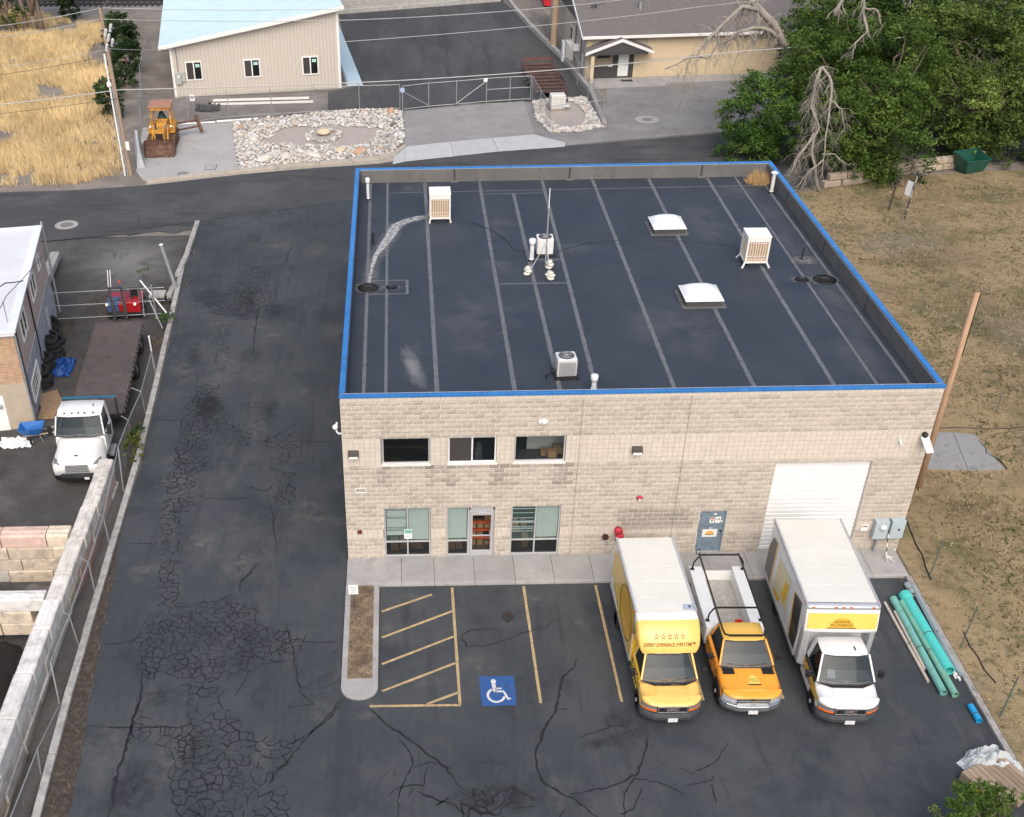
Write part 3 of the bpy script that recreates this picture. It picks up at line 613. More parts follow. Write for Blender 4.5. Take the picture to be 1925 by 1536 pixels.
# dust, ponding rings and mineral trails
def stain_mat(name, col, sc=3., lo=.4, hi=.65, rough=.8, strength=1.):
    if name in MATS: return MATS[name]
    M = bpy.data.materials.new(name); M.use_nodes = True; T = M.node_tree; N = T.nodes; L = T.links; b_ = N['Principled BSDF']
    b_.inputs['Base Color'].default_value = (*col, 1); b_.inputs['Roughness'].default_value = rough
    tc = N.new('ShaderNodeTexCoord'); n = N.new('ShaderNodeTexNoise'); n.inputs['Scale'].default_value = sc; n.inputs['Detail'].default_value = 6; n.inputs['Roughness'].default_value = .65; n.inputs['Distortion'].default_value = .6; L.new(tc.outputs['Object'], n.inputs[0])
    r = N.new('ShaderNodeMapRange'); r.inputs[1].default_value = lo; r.inputs[2].default_value = hi; L.new(n.outputs['Fac'], r.inputs[0])
    a = N.new('ShaderNodeAttribute'); a.attribute_name = 'fade'; m1 = N.new('ShaderNodeMath'); m1.operation = 'MULTIPLY'; L.new(r.outputs[0], m1.inputs[0]); L.new(a.outputs['Fac'], m1.inputs[1])
    m2 = N.new('ShaderNodeMath'); m2.operation = 'MULTIPLY'; m2.inputs[1].default_value = strength; L.new(m1.outputs[0], m2.inputs[0]); L.new(m2.outputs[0], b_.inputs['Alpha'])
    MATS[name] = M; return M
def blob(name, c, rx, ry, z, material, parent, ang=0, rings=5, n=28):
    fd = [1.0]; fs = []
    zf = z if callable(z) else (lambda X, Y: z)
    vs = [(c[0], c[1], zf(*c))]; ca, sa = math.cos(ang), math.sin(ang); wob_ = [rnd.uniform(.8, 1.15) for _ in range(n)]
    for k in range(1, rings+1):
        for i in range(n):
            t = 2*PI*i/n; q = k/rings; X, Y = rx*q*math.cos(t)*wob_[i], ry*q*math.sin(t)*wob_[i]
            qx, qy = c[0]+X*ca-Y*sa, c[1]+X*sa+Y*ca; vs.append((qx, qy, zf(qx, qy))); fd.append(max(0, 1-q**1.6))
    for i in range(n): fs.append((0, 1+i, 1+(i+1) % n))
    for k in range(rings-1):
        for i in range(n): a = 1+k*n+i; b2 = 1+k*n+(i+1) % n; fs.append((a, a+n, b2+n, b2))
    return fade_mesh(name, vs, fs, fd, material, parent)
def fade_mesh(name, vs, fs, fd, material, parent):
    me = bpy.data.meshes.new(name); me.from_pydata(vs, [], fs); me.materials.append(material)
    a = me.attributes.new('fade', 'FLOAT', 'POINT'); a.data.foreach_set('value', fd); me.update()
    o = bpy.data.objects.new(name, me); link(o, parent); return o
def trail(name, pts, w, z, material, parent):
    P = [Vector((p[0], p[1])) for p in pts]; vs = []; fd = []; fs = []; m_ = 5
    for i, p in enumerate(P):
        d = (P[min(i+1, len(P)-1)]-P[max(0, i-1)]).normalized(); nn = Vector((-d.y, d.x)); ww = w*rnd.uniform(.75, 1.2)
        for k in range(m_):
            u = k/(m_-1)*2-1; q = p+nn*u*ww/2; vs.append((q.x, q.y, z)); fd.append((1-u*u)*(.25 if i in (0, len(P)-1) else 1))
    for i in range(len(P)-1):
        for k in range(m_-1): a = i*m_+k; fs.append((a, a+1, a+m_+1, a+m_))
    return fade_mesh(name, vs, fs, fd, material, parent)
DUST = stain_mat('roof_dust', (.20, .205, .215), .9, .34, .66, strength=.28)
MIN = stain_mat('mineral_deposit', (.52, .53, .53), 4, .30, .55, strength=.8)
rp = lambda x, y: tuple(at(x, y, RZ))[:2]
MP = [Vector(rp(*p)) for p in ((806, 408), (788, 410), (765, 415), (745, 424), (733, 445), (722, 462), (708, 480), (700, 500), (696, 520), (694, 540))]
for k in range(9):
    off = (k-4)*.07; P_ = []
    for i, p in enumerate(MP):
        d = (MP[min(i+1, 9)]-MP[max(i-1, 0)]).normalized(); P_.append(p+Vector((-d.y, d.x))*(off*(.5+.5*math.sin(i*.5+.6))+rnd.uniform(-.05, .05)))
    trail('mineral_trail', P_[rnd.choice([0, 0, 1, 2, 3]):rnd.choice([10, 10, 9, 7])], rnd.choice([.07, .1, .16, .22]), RZ+.011+.0003*k, MIN, bld)
trail('mineral_haze', MP, .9, RZ+.0105, stain_mat('mineral_haze', (.26, .27, .28), 3, .3, .65, strength=.55), bld)
for c, rx, ry in (((20.9, 8.6), .9, 4.6), ((20.6, 15.5), .9, 5.0), ((20.2, 3.6), 1.0, 2.2), ((2.6, 4.2), .5, 2.4), ((6.7, 12.4), 1.1, 1.2), ((10.2, 14.2), 1.2, .8), ((19.4, 21), 1.6, 1.4), ((3.2, 22.2), 1.2, .7), ((1.2, 10.4), 1.1, 1.0), ((7.2, 17), 1.0, 1.6), ((5.2, 7), 2.2, 3.5), ((13.5, 6), 2.4, 3.0), ((17, 17), 1.4, 2.8)):
    blob('dust_stain', c, rx, ry, RZ+.009+rnd.uniform(0, .0012), DUST, bld)
blob('dust_stain', (2.7, 3.4), .42, 1.9, RZ+.012, stain_mat('pale_dust', (.26, .27, .28), .9, .2, .6, strength=.7), bld, ang=.2)
LD_ST = stain_mat('pale_lot_dust', (.17, .168, .163), 2.2, .38, .66, .9, .5); LD_DK = stain_mat('dark_lot_stain', (.016, .017, .018), 2.2, .38, .62, .7, .45); LD_BR = stain_mat('brown_lot_stain', (.075, .055, .04), 3, .3, .6, .8, .6)
rs2 = random.Random(19)
for i in range(46):
    X, Y = rs2.uniform(-8.5, 21), rs2.uniform(-13, 32)
    if Y > -1.8 and X > -.8: X = rs2.uniform(-9, -1)
    blob('lot_stain', (X, Y), rs2.uniform(.25, 1.3), rs2.uniform(.3, 2.2), .0118+.00004*i, LD_ST if i % 6 else LD_DK, lot_o, rs2.uniform(-.3, .3), 4, 18)
for pxy, rx, ry, m_ in (((770, 1125), .9, .5, LD_ST), ((730, 1290), .5, .4, LD_ST), ((730, 1190), .35, .9, LD_ST), ((955, 1155), .25, .3, LD_BR), ((1000, 1125), .7, .35, LD_ST), ((1090, 1170), .6, .7, LD_ST), ((690, 1345), .6, .3, LD_ST), ((390, 760), .7, 1.2, LD_DK), ((935, 1500), 2.2, .7, LD_DK), ((900, 1250), 1.0, .8, LD_ST), ((1120, 1400), .5, .3, LD_DK), ((470, 560), 1.0, 1.6, LD_DK), ((300, 1310), .9, .6, LD_DK)):
    c = at(*pxy); blob('lot_stain', (c.x, c.y), rx, ry, .0138, m_, lot_o, 0, 4, 20)
# ---------------------------------------------------------------- windows and doors
PANE = glass('window_glass', (.012, .016, .018), .45); PANE_L = glass('tinted_pane', (.10, .16, .15), .22)
DPANE = glass('dark_pane', (.006, .008, .009), .78)
BLIND = mat('window_blind', (.62, .74, .69), .8, var=.06, vs=3); BLIND2 = mat('pale_blind', (.55, .66, .66), .8, var=.1, vs=3)
def frame(mb, x0, x1, z0, z1, y=.07, w=.06, d=.06, mull=(), trans=()):
    mb.box(x0, x1, y, y+d, z0, z0+w); mb.box(x0, x1, y, y+d, z1-w, z1); mb.box(x0, x0+w, y, y+d, z0+w, z1-w); mb.box(x1-w, x1, y, y+d, z0+w, z1-w)
    for m_ in mull: mb.box(m_-w/2, m_+w/2, y-.002, y+d+.002, z0+w, z1-w)
    for t in trans: mb.box(x0+w, x1-w, y-.004, y+d+.004, t-w/2, t+w/2)
def pane(x0, x1, z0, z1, m_, parent, y=.1): MB().box(x0, x1, y, y+.012, z0, z1).build('pane', m_, parent)
SILL = mat('window_sill', (.68, .66, .62), .7, var=.08)
for key in ('U1', 'U2', 'U3'):
    x0, x1, c0, c1 = OPEN[key]; z0, z1 = ZB+c0*CH, ZB+c1*CH; mb = MB()
    frame(mb, x0+.01, x1-.01, z0+.04, z1-.01, mull=((x0+x1)/2,) if key == 'U2' else ()); f = mb.build('window_frame', ALU if key != 'U2' else mat('white_vinyl', (.72, .72, .72), .5), bld, bevel=.006)
    MB().box(x0-.03, x1+.03, -.05, .2, z0-.025, z0+.038).build('sill', SILL, f, bevel=.006)
    if key == 'U2': pane(x0+.05, (x0+x1)/2, z0+.08, z1-.05, mat('insect_screen', (.045, .04, .04), .9), f, .085); pane((x0+x1)/2, x1-.05, z0+.08, z1-.05, PANE, f)
    else: pane(x0+.05, x1-.05, z0+.08, z1-.05, DPANE if key == 'U1' else glass('clear_pane', (.02, .03, .03), .22), f)
x0, x1 = OPEN['L1'][:2]; zt = ZB+12*CH; zl = .86
for key in ('L1', 'L3'):
    x0, x1 = OPEN[key][:2]; xm = (x0+x1)/2; mb = MB(); frame(mb, x0+.01, x1-.01, ZB+.01, zt-.01, mull=(xm,), trans=(zl,)); f = mb.build('window_frame', ALU, bld, bevel=.006)
    for a, c in ((x0+.05, xm), (xm, x1-.05)): pane(a, c, zl, zt-.05, PANE_L, f); pane(a, c, ZB+.06, zl, PANE, f)
x0, x1 = OPEN['LD'][:2]; xd = 4.80; mb = MB(); frame(mb, x0+.01, xd, ZB+.01, zt-.01, trans=(zl,)); f = mb.build('window_frame', ALU, bld, bevel=.006)
pane(x0+.05, xd-.04, zl, zt-.05, PANE_L, f); pane(x0+.05, xd-.04, ZB+.06, zl, PANE, f)
mb = MB(); mb.box(xd+.002, x1-.01, .066, .132, zt-.06, zt-.01); mb.box(xd+.002, x1-.01, .066, .132, 2.27, 2.33); mb.box(xd+.002, xd+.05, .066, .132, ZB+.01, 2.27); mb.box(x1-.06, x1-.01, .066, .132, ZB+.01, 2.27); mb.box(xd+.05, x1-.06, .066, .132, 2.33, zt-.06, .1)
f = mb.build('door_frame', ALU, bld, bevel=.005)
mb = MB(); a, c = xd+.055, x1-.065
mb.box(a, a+.085, .03, .075, ZB+.02, 2.26); mb.box(c-.085, c, .03, .075, ZB+.02, 2.26); mb.box(a+.085, c-.085, .03, .075, 2.14, 2.26); mb.box(a+.085, c-.085, .03, .075, ZB+.02, .40)
dr = mb.build('glass_door', ALU, bld, bevel=.006); pane(a+.08, c-.08, .39, 2.15, glass('door_glass', (.02, .02, .02), .2), dr, .05)
MB().bar((a+.04, -.0, 1.17), (c-.04, -.0, 1.17), .04, .05).build('push_bar', ALU, dr); MB().tube([(c-.12, .02, 1.05), (c-.12, -.04, 1.05), (c-.12, -.04, 1.35), (c-.12, .02, 1.35)], .014).build('handle', ALU, dr)
# parking notice standing inside the left lower window
mb = MB(); mb.box(2.24, 2.56, .04, .056, 1.02, 1.5); nb = mb.build('notice_board', mat('sign_white', (.75, .77, .76), .5), bld, bevel=.02)
MB().box(2.26, 2.54, .034, .0395, 1.30, 1.48).build('green_header', mat('sign_green', (.02, .30, .20), .5), nb)
mb = MB(); text_mesh(mb, 'RESERVED', (2.40, .0335, 1.43), (1, 0, 0), (0, 0, 1), .062); text_mesh(mb, 'PARKING', (2.40, .0335, 1.35), (1, 0, 0), (0, 0, 1), .066); mb.build('lettering', mat('sign_pale', (.8, .85, .83), .5), nb)
mb = MB(); text_mesh(mb, 'EXIT', (2.40, .0335, 1.16), (1, 0, 0), (0, 0, 1), .1); mb.build('lettering', DGREY, nb)
# rooms behind the glass
mb = MB(); mb.box(.3, 9.3, 4.2, 4.3, .1, 6.6); mb.box(.25, .3, .3, 4.3, .1, 6.6); mb.box(9.3, 9.35, .3, 4.3, .1, 6.6); mb.box(.3, 9.3, .26, 4.2, 3.2, 3.4); mb.box(.3, 9.3, .26, 4.2, 6.4, 6.5); mb.build('office_shell', mat('office_wall', (.16, .17, .17), .9), bld)
MB().box(.3, 9.3, .26, 4.2, .06, .13).build('office_floor', mat('office_floor', (.10, .10, .095), .6, var=.2), bld)
mb = MB(); mb.box(5.9, 6.0, .3, 4.2, 3.4, 6.4); mb.box(3.45, 3.55, .3, 4.2, 3.4, 6.4); mb.build('partition', mat('dark_partition', (.05, .05, .05), .9), bld)
mb = MB(); mb.box(7.05, 8.9, 1.3, 1.36, 3.4, 6.3); mb.build('office_partition', mat('pale_office_wall', (.62, .68, .68), .9), bld)
for i, (x, y, z, w_, h_) in enumerate(((7.95, .5, 4.45, .34, .28), (8.2, .7, 4.5, .36, .3), (7.7, .75, 4.4, .3, .2))): MB().box(x-w_/2, x+w_/2, y, y+.3, z, z+h_, rnd.uniform(.85, 1.1)).build('carton', CARD, bld)
MB().box(6.5, 8.9, .35, 1.25, 4.3, 4.4).build('desk_top', DGREY, bld)
mb = MB(); mb.box(5.0, 5.26, .5, .7, 4.4, 4.86); mb.box(5.05, 5.22, .48, .6, 4.9, 5.2); mb.build('office_printer', mat('printer_plastic', (.3, .33, .33), .6), bld)
bl = MB(); z = 1.02
for (a, c, z0) in ((1.56, 2.33, 1.12), (2.42, 3.22, .90), (4.0, 4.72, .92), (7.46, 8.30, .92)):
    z = z0
    while z < 2.5: bl.box(a, c, .17, .176, z, z+.045); z += .05
bl.build('blind', BLIND, bld)
bl = MB()
for z in (1.2, 1.32, 1.42, 1.62, 1.85, 2.1, 2.3, 2.42): bl.box(6.5, 7.36, .17, .18, z, z+rnd.choice([.03, .05, .11]))
bl.build('blind', BLIND2, bld)
bl = MB()
for z in (1.35, 1.42, 1.5, 1.95, 2.02, 2.35): bl.box(1.54, 2.33, .158, .164, z, z+.02)
bl.build('blind_slat', DGREY, bld)
for (x, z, w_, h_, y) in ((1.85, .14, .32, .42, .45), (2.2, .14, .25, .42, .5), (2.6, .14, .2, .25, .6), (2.85, .14, .32, .45, .5), (3.15, .14, .22, .42, .7), (4.15, .14, .28, .44, .4), (4.45, .14, .26, .44, .45), (6.75, .6, .3, .22, .9), (7.1, .14, .25, .5, .5), (7.75, .5, .35, .3, .6), (8.1, .5, .3, .28, .7), (6.7, .95, .25, .2, .8), (7.05, .95, .2, .2, .8)):
    MB().box(x-w_/2, x+w_/2, y, y+.35, z, z+h_, rnd.uniform(.8, 1.15)).build('carton', CARD, bld)
rk_ = MB()
for z in (.55, .95, 1.35, 1.72, 2.05): rk_.box(4.82, 5.75, .55, .62, z, z+.08)
for x in (4.84, 5.68): rk_.box(x, x+.08, .55, .63, .14, 2.3)
rk_.build('pallet_rack', mat('orange_rack', (.75, .13, .03), .5), bld)
for z in (.16, .63, 1.03, 1.43, 1.8):
    for k in range(3):
        if rnd.random() < .85: MB().box(4.9+k*.28, 5.13+k*.28, .66, 1.0, z, z+rnd.uniform(.2, .29), rnd.uniform(.8, 1.2)).build('carton', CARD, bld)
# steel service door
x0, x1 = OPEN['SD'][:2]; zt2 = ZB+10*CH; mb = MB(); SDM = mat('grey_blue_steel', (.17, .225, .28), .5, var=.14, vs=2.5, dirt=(.09, .10, .115), ds=3, dthr=(.5, .8))
mb.box(x0, x0+.05, .02, .12, ZB, zt2); mb.box(x1-.05, x1, .02, .12, ZB, zt2); mb.box(x0+.05, x1-.05, .02, .12, zt2-.05, zt2); mb.build('door_frame', SDM, bld, bevel=.005)
sdo = MB().box(x0+.054, x1-.054, .05, .1, ZB+.03, zt2-.055).build('steel_door', SDM, bld)
MB().box(x0+.06, x1-.06, .02, .1, ZB, ZB+.028).build('threshold', ALU, sdo)
MB().box(x1-.16, x1-.09, .02, .05, 1.0, 1.2).build('lock_plate', BLACK, sdo); MB().tube([(x1-.13, .03, 1.1), (x1-.13, -.02, 1.1), (x1-.24, -.02, 1.1)], .013).build('handle', ALU, sdo)
for z in (.35, 1.1, 1.85): MB().box(x0+.045, x0+.075, .035, .05, z, z+.13).build('hinge', BLACK, sdo)
sg = MB().box(14.05, 14.63, .043, .0495, .86, 1.24).build('sign', mat('door_sign_white', (.75, .74, .72), .5), sdo)
def hive(mb, cx_, z0, r, y, mi=0):
    for k in range(4):
        a0, a1 = k*.25, (k+1)*.25-.03; w0, w1 = r*math.sqrt(1-(a0*.95)**2), r*math.sqrt(max(0, 1-(a1*.95)**2)); mb.face([(cx_-w0, y, z0+a0*r), (cx_+w0, y, z0+a0*r), (cx_+w1, y, z0+a1*r), (cx_-w1, y, z0+a1*r)])
mb = MB(); hive(mb, 14.34, .99, .17, .042); mb.build('emblem', mat('amber_print', (.72, .36, .02), .5), sg); MB().box(14.16, 14.52, .041, .0425, .955, .985).build('emblem_bar', BLACK, sg)
for (xa, xb, za, zb, mt) in ((14.26, 14.44, 1.55, 1.82, 'door_sign_white'), (14.47, 14.69, 1.55, 1.85, 'door_sign_white'), (14.39, 14.49, 1.95, 2.03, 'door_sign_white'), (14.7, 14.78, 1.60, 1.67, 'door_sign_white'), (14.27, 14.40, 1.28, 1.31, 'door_sign_white')): s_ = MB().box(xa, xb, .044, .0495, za, zb).build('sticker', MATS[mt], sdo)
for (xa, xb, za, zb, c) in ((14.27, 14.43, 1.74, 1.80, 'print_red'), (14.32, 14.38, 1.62, 1.70, 'print_dark'), (14.50, 14.58, 1.72, 1.75, 'print_dark'), (14.60, 14.65, 1.70, 1.77, 'print_dark')): MB().box(xa, xb, .041, .0435, za, zb).build('print', mat(c, (.4, .03, .04) if 'red' in c else (.05, .05, .05), .6), sdo)
# overhead door
x0, x1 = OPEN['OH'][:2]; zo = ZB+21*CH; ODM = mat('white_steel_door', (.74, .74, .735), .4, var=.03, vs=2, tint=True)
ohd = bpy.data.objects.new('overhead_door', None); link(ohd, bld)
z = ZB-.02
while z < zo-.02:
    z1 = min(z+.1985, zo); m_ = MB(); secs = []
    for x in (x0+.02, x1-.02): secs.append([(x, .16, z+.002), (x, .135, z+.025), (x, .13, z1-.03), (x, .152, z1-.002), (x, .18, z1-.002), (x, .18, z+.002)])
    m_.loft(secs, rnd.uniform(.98, 1.02)); m_.build('panel', ODM, ohd); z += .2
MB().box(x0-.0, x0+.018, .12, .2, ZB, zo).box(x1-.018, x1, .12, .2, ZB, zo).build('door_track', GREYM, ohd)
MB().box(x0+.01, x1-.01, -.003, .26, ZB-.1, ZB+.001).build('concrete_sill', CONC, bld)
for k_ in ('L1', 'LD', 'L3', 'SD'): MB().box(OPEN[k_][0]+.01, OPEN[k_][1]-.01, -.003, .27, ZB-.1, ZB+.012).build('concrete_sill', CONC, bld)
# ---------------------------------------------------------------- fixtures on the walls
def wallpack(x, z, label):
    o = thing('wall_light', label, 'wall light', (x, -.02, z), 0, 'wall lights on the block facade'); mb = MB(); mb.hexa([(-.2, -.2, -.12), (.2, -.2, -.12), (.2, 0, -.12), (-.2, 0, -.12)], [(-.19, -.14, .1), (.19, -.14, .1), (.2, 0, .13), (-.2, 0, .13)]); mb.build('housing', mat('bronze_housing', (.06, .055, .05), .5), o, bevel=.015)
    MB().hexa([(-.17, -.215, -.15), (.17, -.215, -.15), (.17, -.03, -.17), (-.17, -.03, -.17)], [(-.17, -.206, -.05), (.17, -.206, -.05), (.17, -.03, -.121), (-.17, -.03, -.121)]).build('lens', mat('frosted_lens', (.7, .68, .64), .4), o, bevel=.01)
wallpack(.40, 5.2, 'dark wall light beside the upper left window'); wallpack(11.03, 5.17, 'dark wall light on the pale band right of the windows')
o = thing('security_light', 'white oval security light high on the block facade', 'light', (7.44, -.02, 6.45)); MB().lathe([(.0, 0), (.13, 0), (.13, .04), (.09, .07), (0, .08)], (0, 0, 0), (0, -1, 0), 18).build('plate', WHITE, o, smooth=True)
for v in o.children[0].data.vertices: v.co.x *= 1.4
MB().lathe([(.03, 0), (.03, .03), (0, .05)], (-.05, -.08, 0), (0, -1, 0), 10).build('sensor', GREYM, o)
o = thing('flood_light', 'long white flood light on the right building corner', 'flood light', (21.75, -.04, 5.5)); mb = MB(); mb.hexa([(-.12, -.62, -.34), (.16, -.60, -.34), (.1, -.05, -.02), (-.2, -.05, -.02)], [(-.12, -.62, -.28), (.16, -.60, -.28), (.1, -.05, .06), (-.2, -.05, .06)]); mb.build('lamp_head', WHITE, o, bevel=.01); MB().lathe([(.0, 0), (.1, 0), (.11, .12), (.07, .18), (0, .19)], (-.06, .02, .12), (0, -1, 0), 12).build('bracket', BLACK, o, smooth=True)
o = thing('security_camera', 'tiny white camera on the pale block band near the right corner', 'camera', (20.85, -.02, 5.3)); MB().tube([(0, 0, .05), (0, -.1, .02), (0, -.2, -.03)], [.05, .035, .04], 8).build('housing', WHITE, o); MB().box(-.04, .04, -.01, 0, -.02, .1).build('mount', WHITE, o)
o = thing('security_camera', 'white camera on a curved arm at the left building corner', 'camera', (0, .2, 6.05)); MB().tube([(0, 0, -.1), (-.12, 0, -.12), (-.2, 0, -.02), (-.2, 0, .1)], .035, 8).build('arm', WHITE, o); MB().lathe([(0, -.1), (.09, -.06), (.11, .02), (.06, .1), (0, .12)], (-.24, 0, .17), (0, 0, 1), 12).build('dome', WHITE, o, smooth=True); MB().lathe([(0, 0), (.04, 0), (.04, .1), (0, .1)], (-.18, 0, .27), (0, 0, 1), 8).build('cap', WHITE, o)
RED = mat('red_enamel', (.45, .03, .05), .45, var=.1)
o = thing('alarm_bell', 'small red fire alarm on the facade above the yellow box truck', 'alarm', (11.36, -.03, 2.9)); MB().lathe([(.0, 0), (.11, 0), (.11, .04), (.06, .08), (0, .09)], (0, 0, 0), (0, -1, 0), 14).build('bell', RED, o, smooth=True); MB().lathe([(.05, 0), (.05, .03), (0, .03)], (0, -.06, -.05), (0, -1, 0), 10).build('lamp', WHITE, o)
o = thing('fire_connection', 'red two-headed fire connection on the wall behind the yellow truck', 'fire connection', (10.7, -.02, 1.15))
for (x, z) in ((-.03, .22), (.03, -.02)): MB().lathe([(.0, 0), (.14, 0), (.15, .1), (.17, .12), (.17, .2), (.1, .24), (0, .26)], (x, 0, z), (.0, -1, .1), 14).build('cap', RED, o, smooth=True)
MB().tube([(0, 0, -.1), (0, -.12, -.05), (0, -.1, .25)], .08, 8).build('body', RED, o)
o = thing('drain_outlet', 'black and red round outlet low on the block wall', 'outlet', (10.2, -.02, 1.02)); MB().lathe([(.0, 0), (.13, 0), (.13, .08), (.08, .09), (0, .09)], (0, 0, 0), (0, -1, 0), 14).build('pipe', mat('rust_black', (.06, .02, .02), .6), o); MB().lathe([(.03, 0), (.03, .12), (0, .12)], (.1, 0, -.3), (0, -1, 0), 8).build('tap', GALV, o)
o = thing('key_box', 'small dark red box on the lower pale band at the left', 'key box', (.5, -.01, 1.47)); MB().box(-.08, .08, -.08, 0, -.07, .07).build('case', mat('dark_red_box', (.05, .012, .012), .5), o, bevel=.01); MB().box(-.03, .03, -.088, -.081, -.03, .02).build('button', RED, o)
o = thing('wall_notice', 'white notice plate on the wall left of the electric meter', 'notice', (20.42, -.03, 1.25)); MB().box(-.14, .14, -.015, 0, -.15, .15).build('plate', WHITE, o); MB().box(-.1, .1, -.018, -.0155, .02, .1).build('print', GREYM, o)
EB = mat('light_blue_grey_enamel', (.40, .47, .50), .45, var=.06, vs=3)
o = thing('electric_meter_box', 'pale blue-grey electric meter box on the right wall', 'meter box', (20.98, -.02, 1.28)); MB().box(-.27, .27, -.28, 0, -.42, .42).build('cabinet', EB, o, bevel=.015); MB().lathe([(.13, 0), (.13, .04), (.1, .1), (0, .12)], (.04, -.28, .16), (0, -1, 0), 16).build('meter', mat('meter_glass', (.7, .72, .72), .2), o, smooth=True); MB().tube([(.02, -.12, -.42), (.0, -.12, -1.14)], .055, 8).build('conduit', GREYM, o)
o = thing('electric_switch_box', 'pale blue-grey breaker cabinet at the right building corner', 'breaker box', (21.62, -.02, 1.3)); MB().box(-.27, .27, -.26, 0, -.44, .42).build('cabinet', EB, o, bevel=.015); MB().box(-.2, .2, -.272, -.261, -.3, .3).build('cover', EB, o, bevel=.004); MB().box(.0, .08, -.3, -.272, -.02, .06).build('switch', DGREY, o); MB().tube([(-.31, -.1, -.44), (-.31, -.1, -.1)], .03, 6).build('conduit', DGREY, o)
o = thing('mop', 'striped-handled mop standing upside the kerb by the electric boxes', 'mop', (21.3, -.5, .12)); o['label'] = 'thin-handled mop leaning below the electric boxes'; mb = MB(); p0, p1 = Vector((0, -.1, .12)), Vector((.05, .38, 1.1))
for i in range(6): MB().tube([p0.lerp(p1, i/6), p0.lerp(p1, (i+1)/6)], .02, 6).build('handle', WHITE if i % 2 == 0 else mat('green_black', (.02, .05, .04), .5), o)
mb = MB()
for k in range(26): a = rnd.uniform(0, 2*PI); r_ = rnd.uniform(.08, .26); mb.tube([p0, (p0.x+r_*.5*math.cos(a)+.05, p0.y+r_*.5*math.sin(a)-.05, .1), (p0.x+r_*math.cos(a)+.1, p0.y+r_*math.sin(a)-.1, .02)], .018, 4)
mb.build('mop_head', mat('mop_yarn', (.5, .5, .48), .95), o)
# ---------------------------------------------------------------- things on the roof
CREAM = mat('cream_enamel', (.66, .58, .50), .55, var=.05, vs=3); PADM = mat('cooler_pad', (.36, .25, .16), .95, var=.25, vs=14)
def cooler(loc, rz, label, sx=1.0, legs=.16):
    o = thing('evaporative_cooler', label, 'evaporative cooler', (*loc, RZ), rz, 'evaporative coolers on the roof'); w, d, z0, z1 = .51, .5, .2, 1.42
    mb = MB(); mb.box(-w, w, -d, d, z1-.22, z1); mb.box(-w, w, -d, d, z0, z0+.08)
    for x in (-w, w-.07):
        for y in (-d, d-.07): mb.box(x, x+.07, y, y+.07, z0+.08, z1-.22)
    mb.build('cabinet', mat('cooler_white', (.74, .70, .66), .5, var=.04), o, bevel=.012); MB().box(-w-.015, w+.015, -d-.015, d+.015, z1+.001, z1+.06).build('lid', mat('cooler_lid', (.80, .79, .77), .5), o, bevel=.015)
    for f in range(4):
        t = f*PI/2; ca, sa = math.cos(t), math.sin(t); R = lambda x, y, z: (x*ca-y*sa, x*sa+y*ca, z); m1, m2 = MB(), MB()
        vs = [R(x, y, z) for z in (z0+.08, z1-.22) for y in (-d+.05, -d+.08) for x in (-w+.07, w-.07)]
        m1.mesh(vs, [(0,2,3,1),(4,5,7,6),(0,1,5,4),(2,6,7,3),(0,4,6,2),(1,3,7,5)]); pn = m1.build('pad_panel', PADM, o)
        for i in range(9):
            x = -w+.07+(2*w-.14)*i/8; m2.mesh([R(x+dx, y, z) for z in (z0+.08, z1-.22) for y in (-d+.015, -d+.05) for dx in (-.018, .018)], [(0,2,3,1),(4,5,7,6),(0,1,5,4),(2,6,7,3),(0,4,6,2),(1,3,7,5)])
        for z in (z0+.16, z0+.32, z1-.28): m2.mesh([R(x, y, z+dz) for dz in (-.012, .012) for y in (-d+.02, -d+.045) for x in (-w+.07, w-.07)], [(0,2,3,1),(4,5,7,6),(0,1,5,4),(2,6,7,3),(0,4,6,2),(1,3,7,5)])
        m2.build('louvre', CREAM, pn)
    for x in (-1, 1):
        for y in (-1, 1): MB().bar((x*(w-.04), y*(d-.04), .26), (x*(w+legs*.5), y*(d+legs*.4), 0), .07, .05).build('leg', mat('cooler_white', (0, 0, 0)), o)
    MB().box(-.3, .3, -.3, .3, 0, .2).build('duct_curb', mat('dark_curb', (.05, .055, .06), .7), o)
cooler((4.25, 18.0), 0, 'cream evaporative cooler beside the white mineral trail on the roof', legs=.02); cooler((18.25, 12.3), -.02, 'splay-legged cream evaporative cooler right of the skylights', legs=.2)
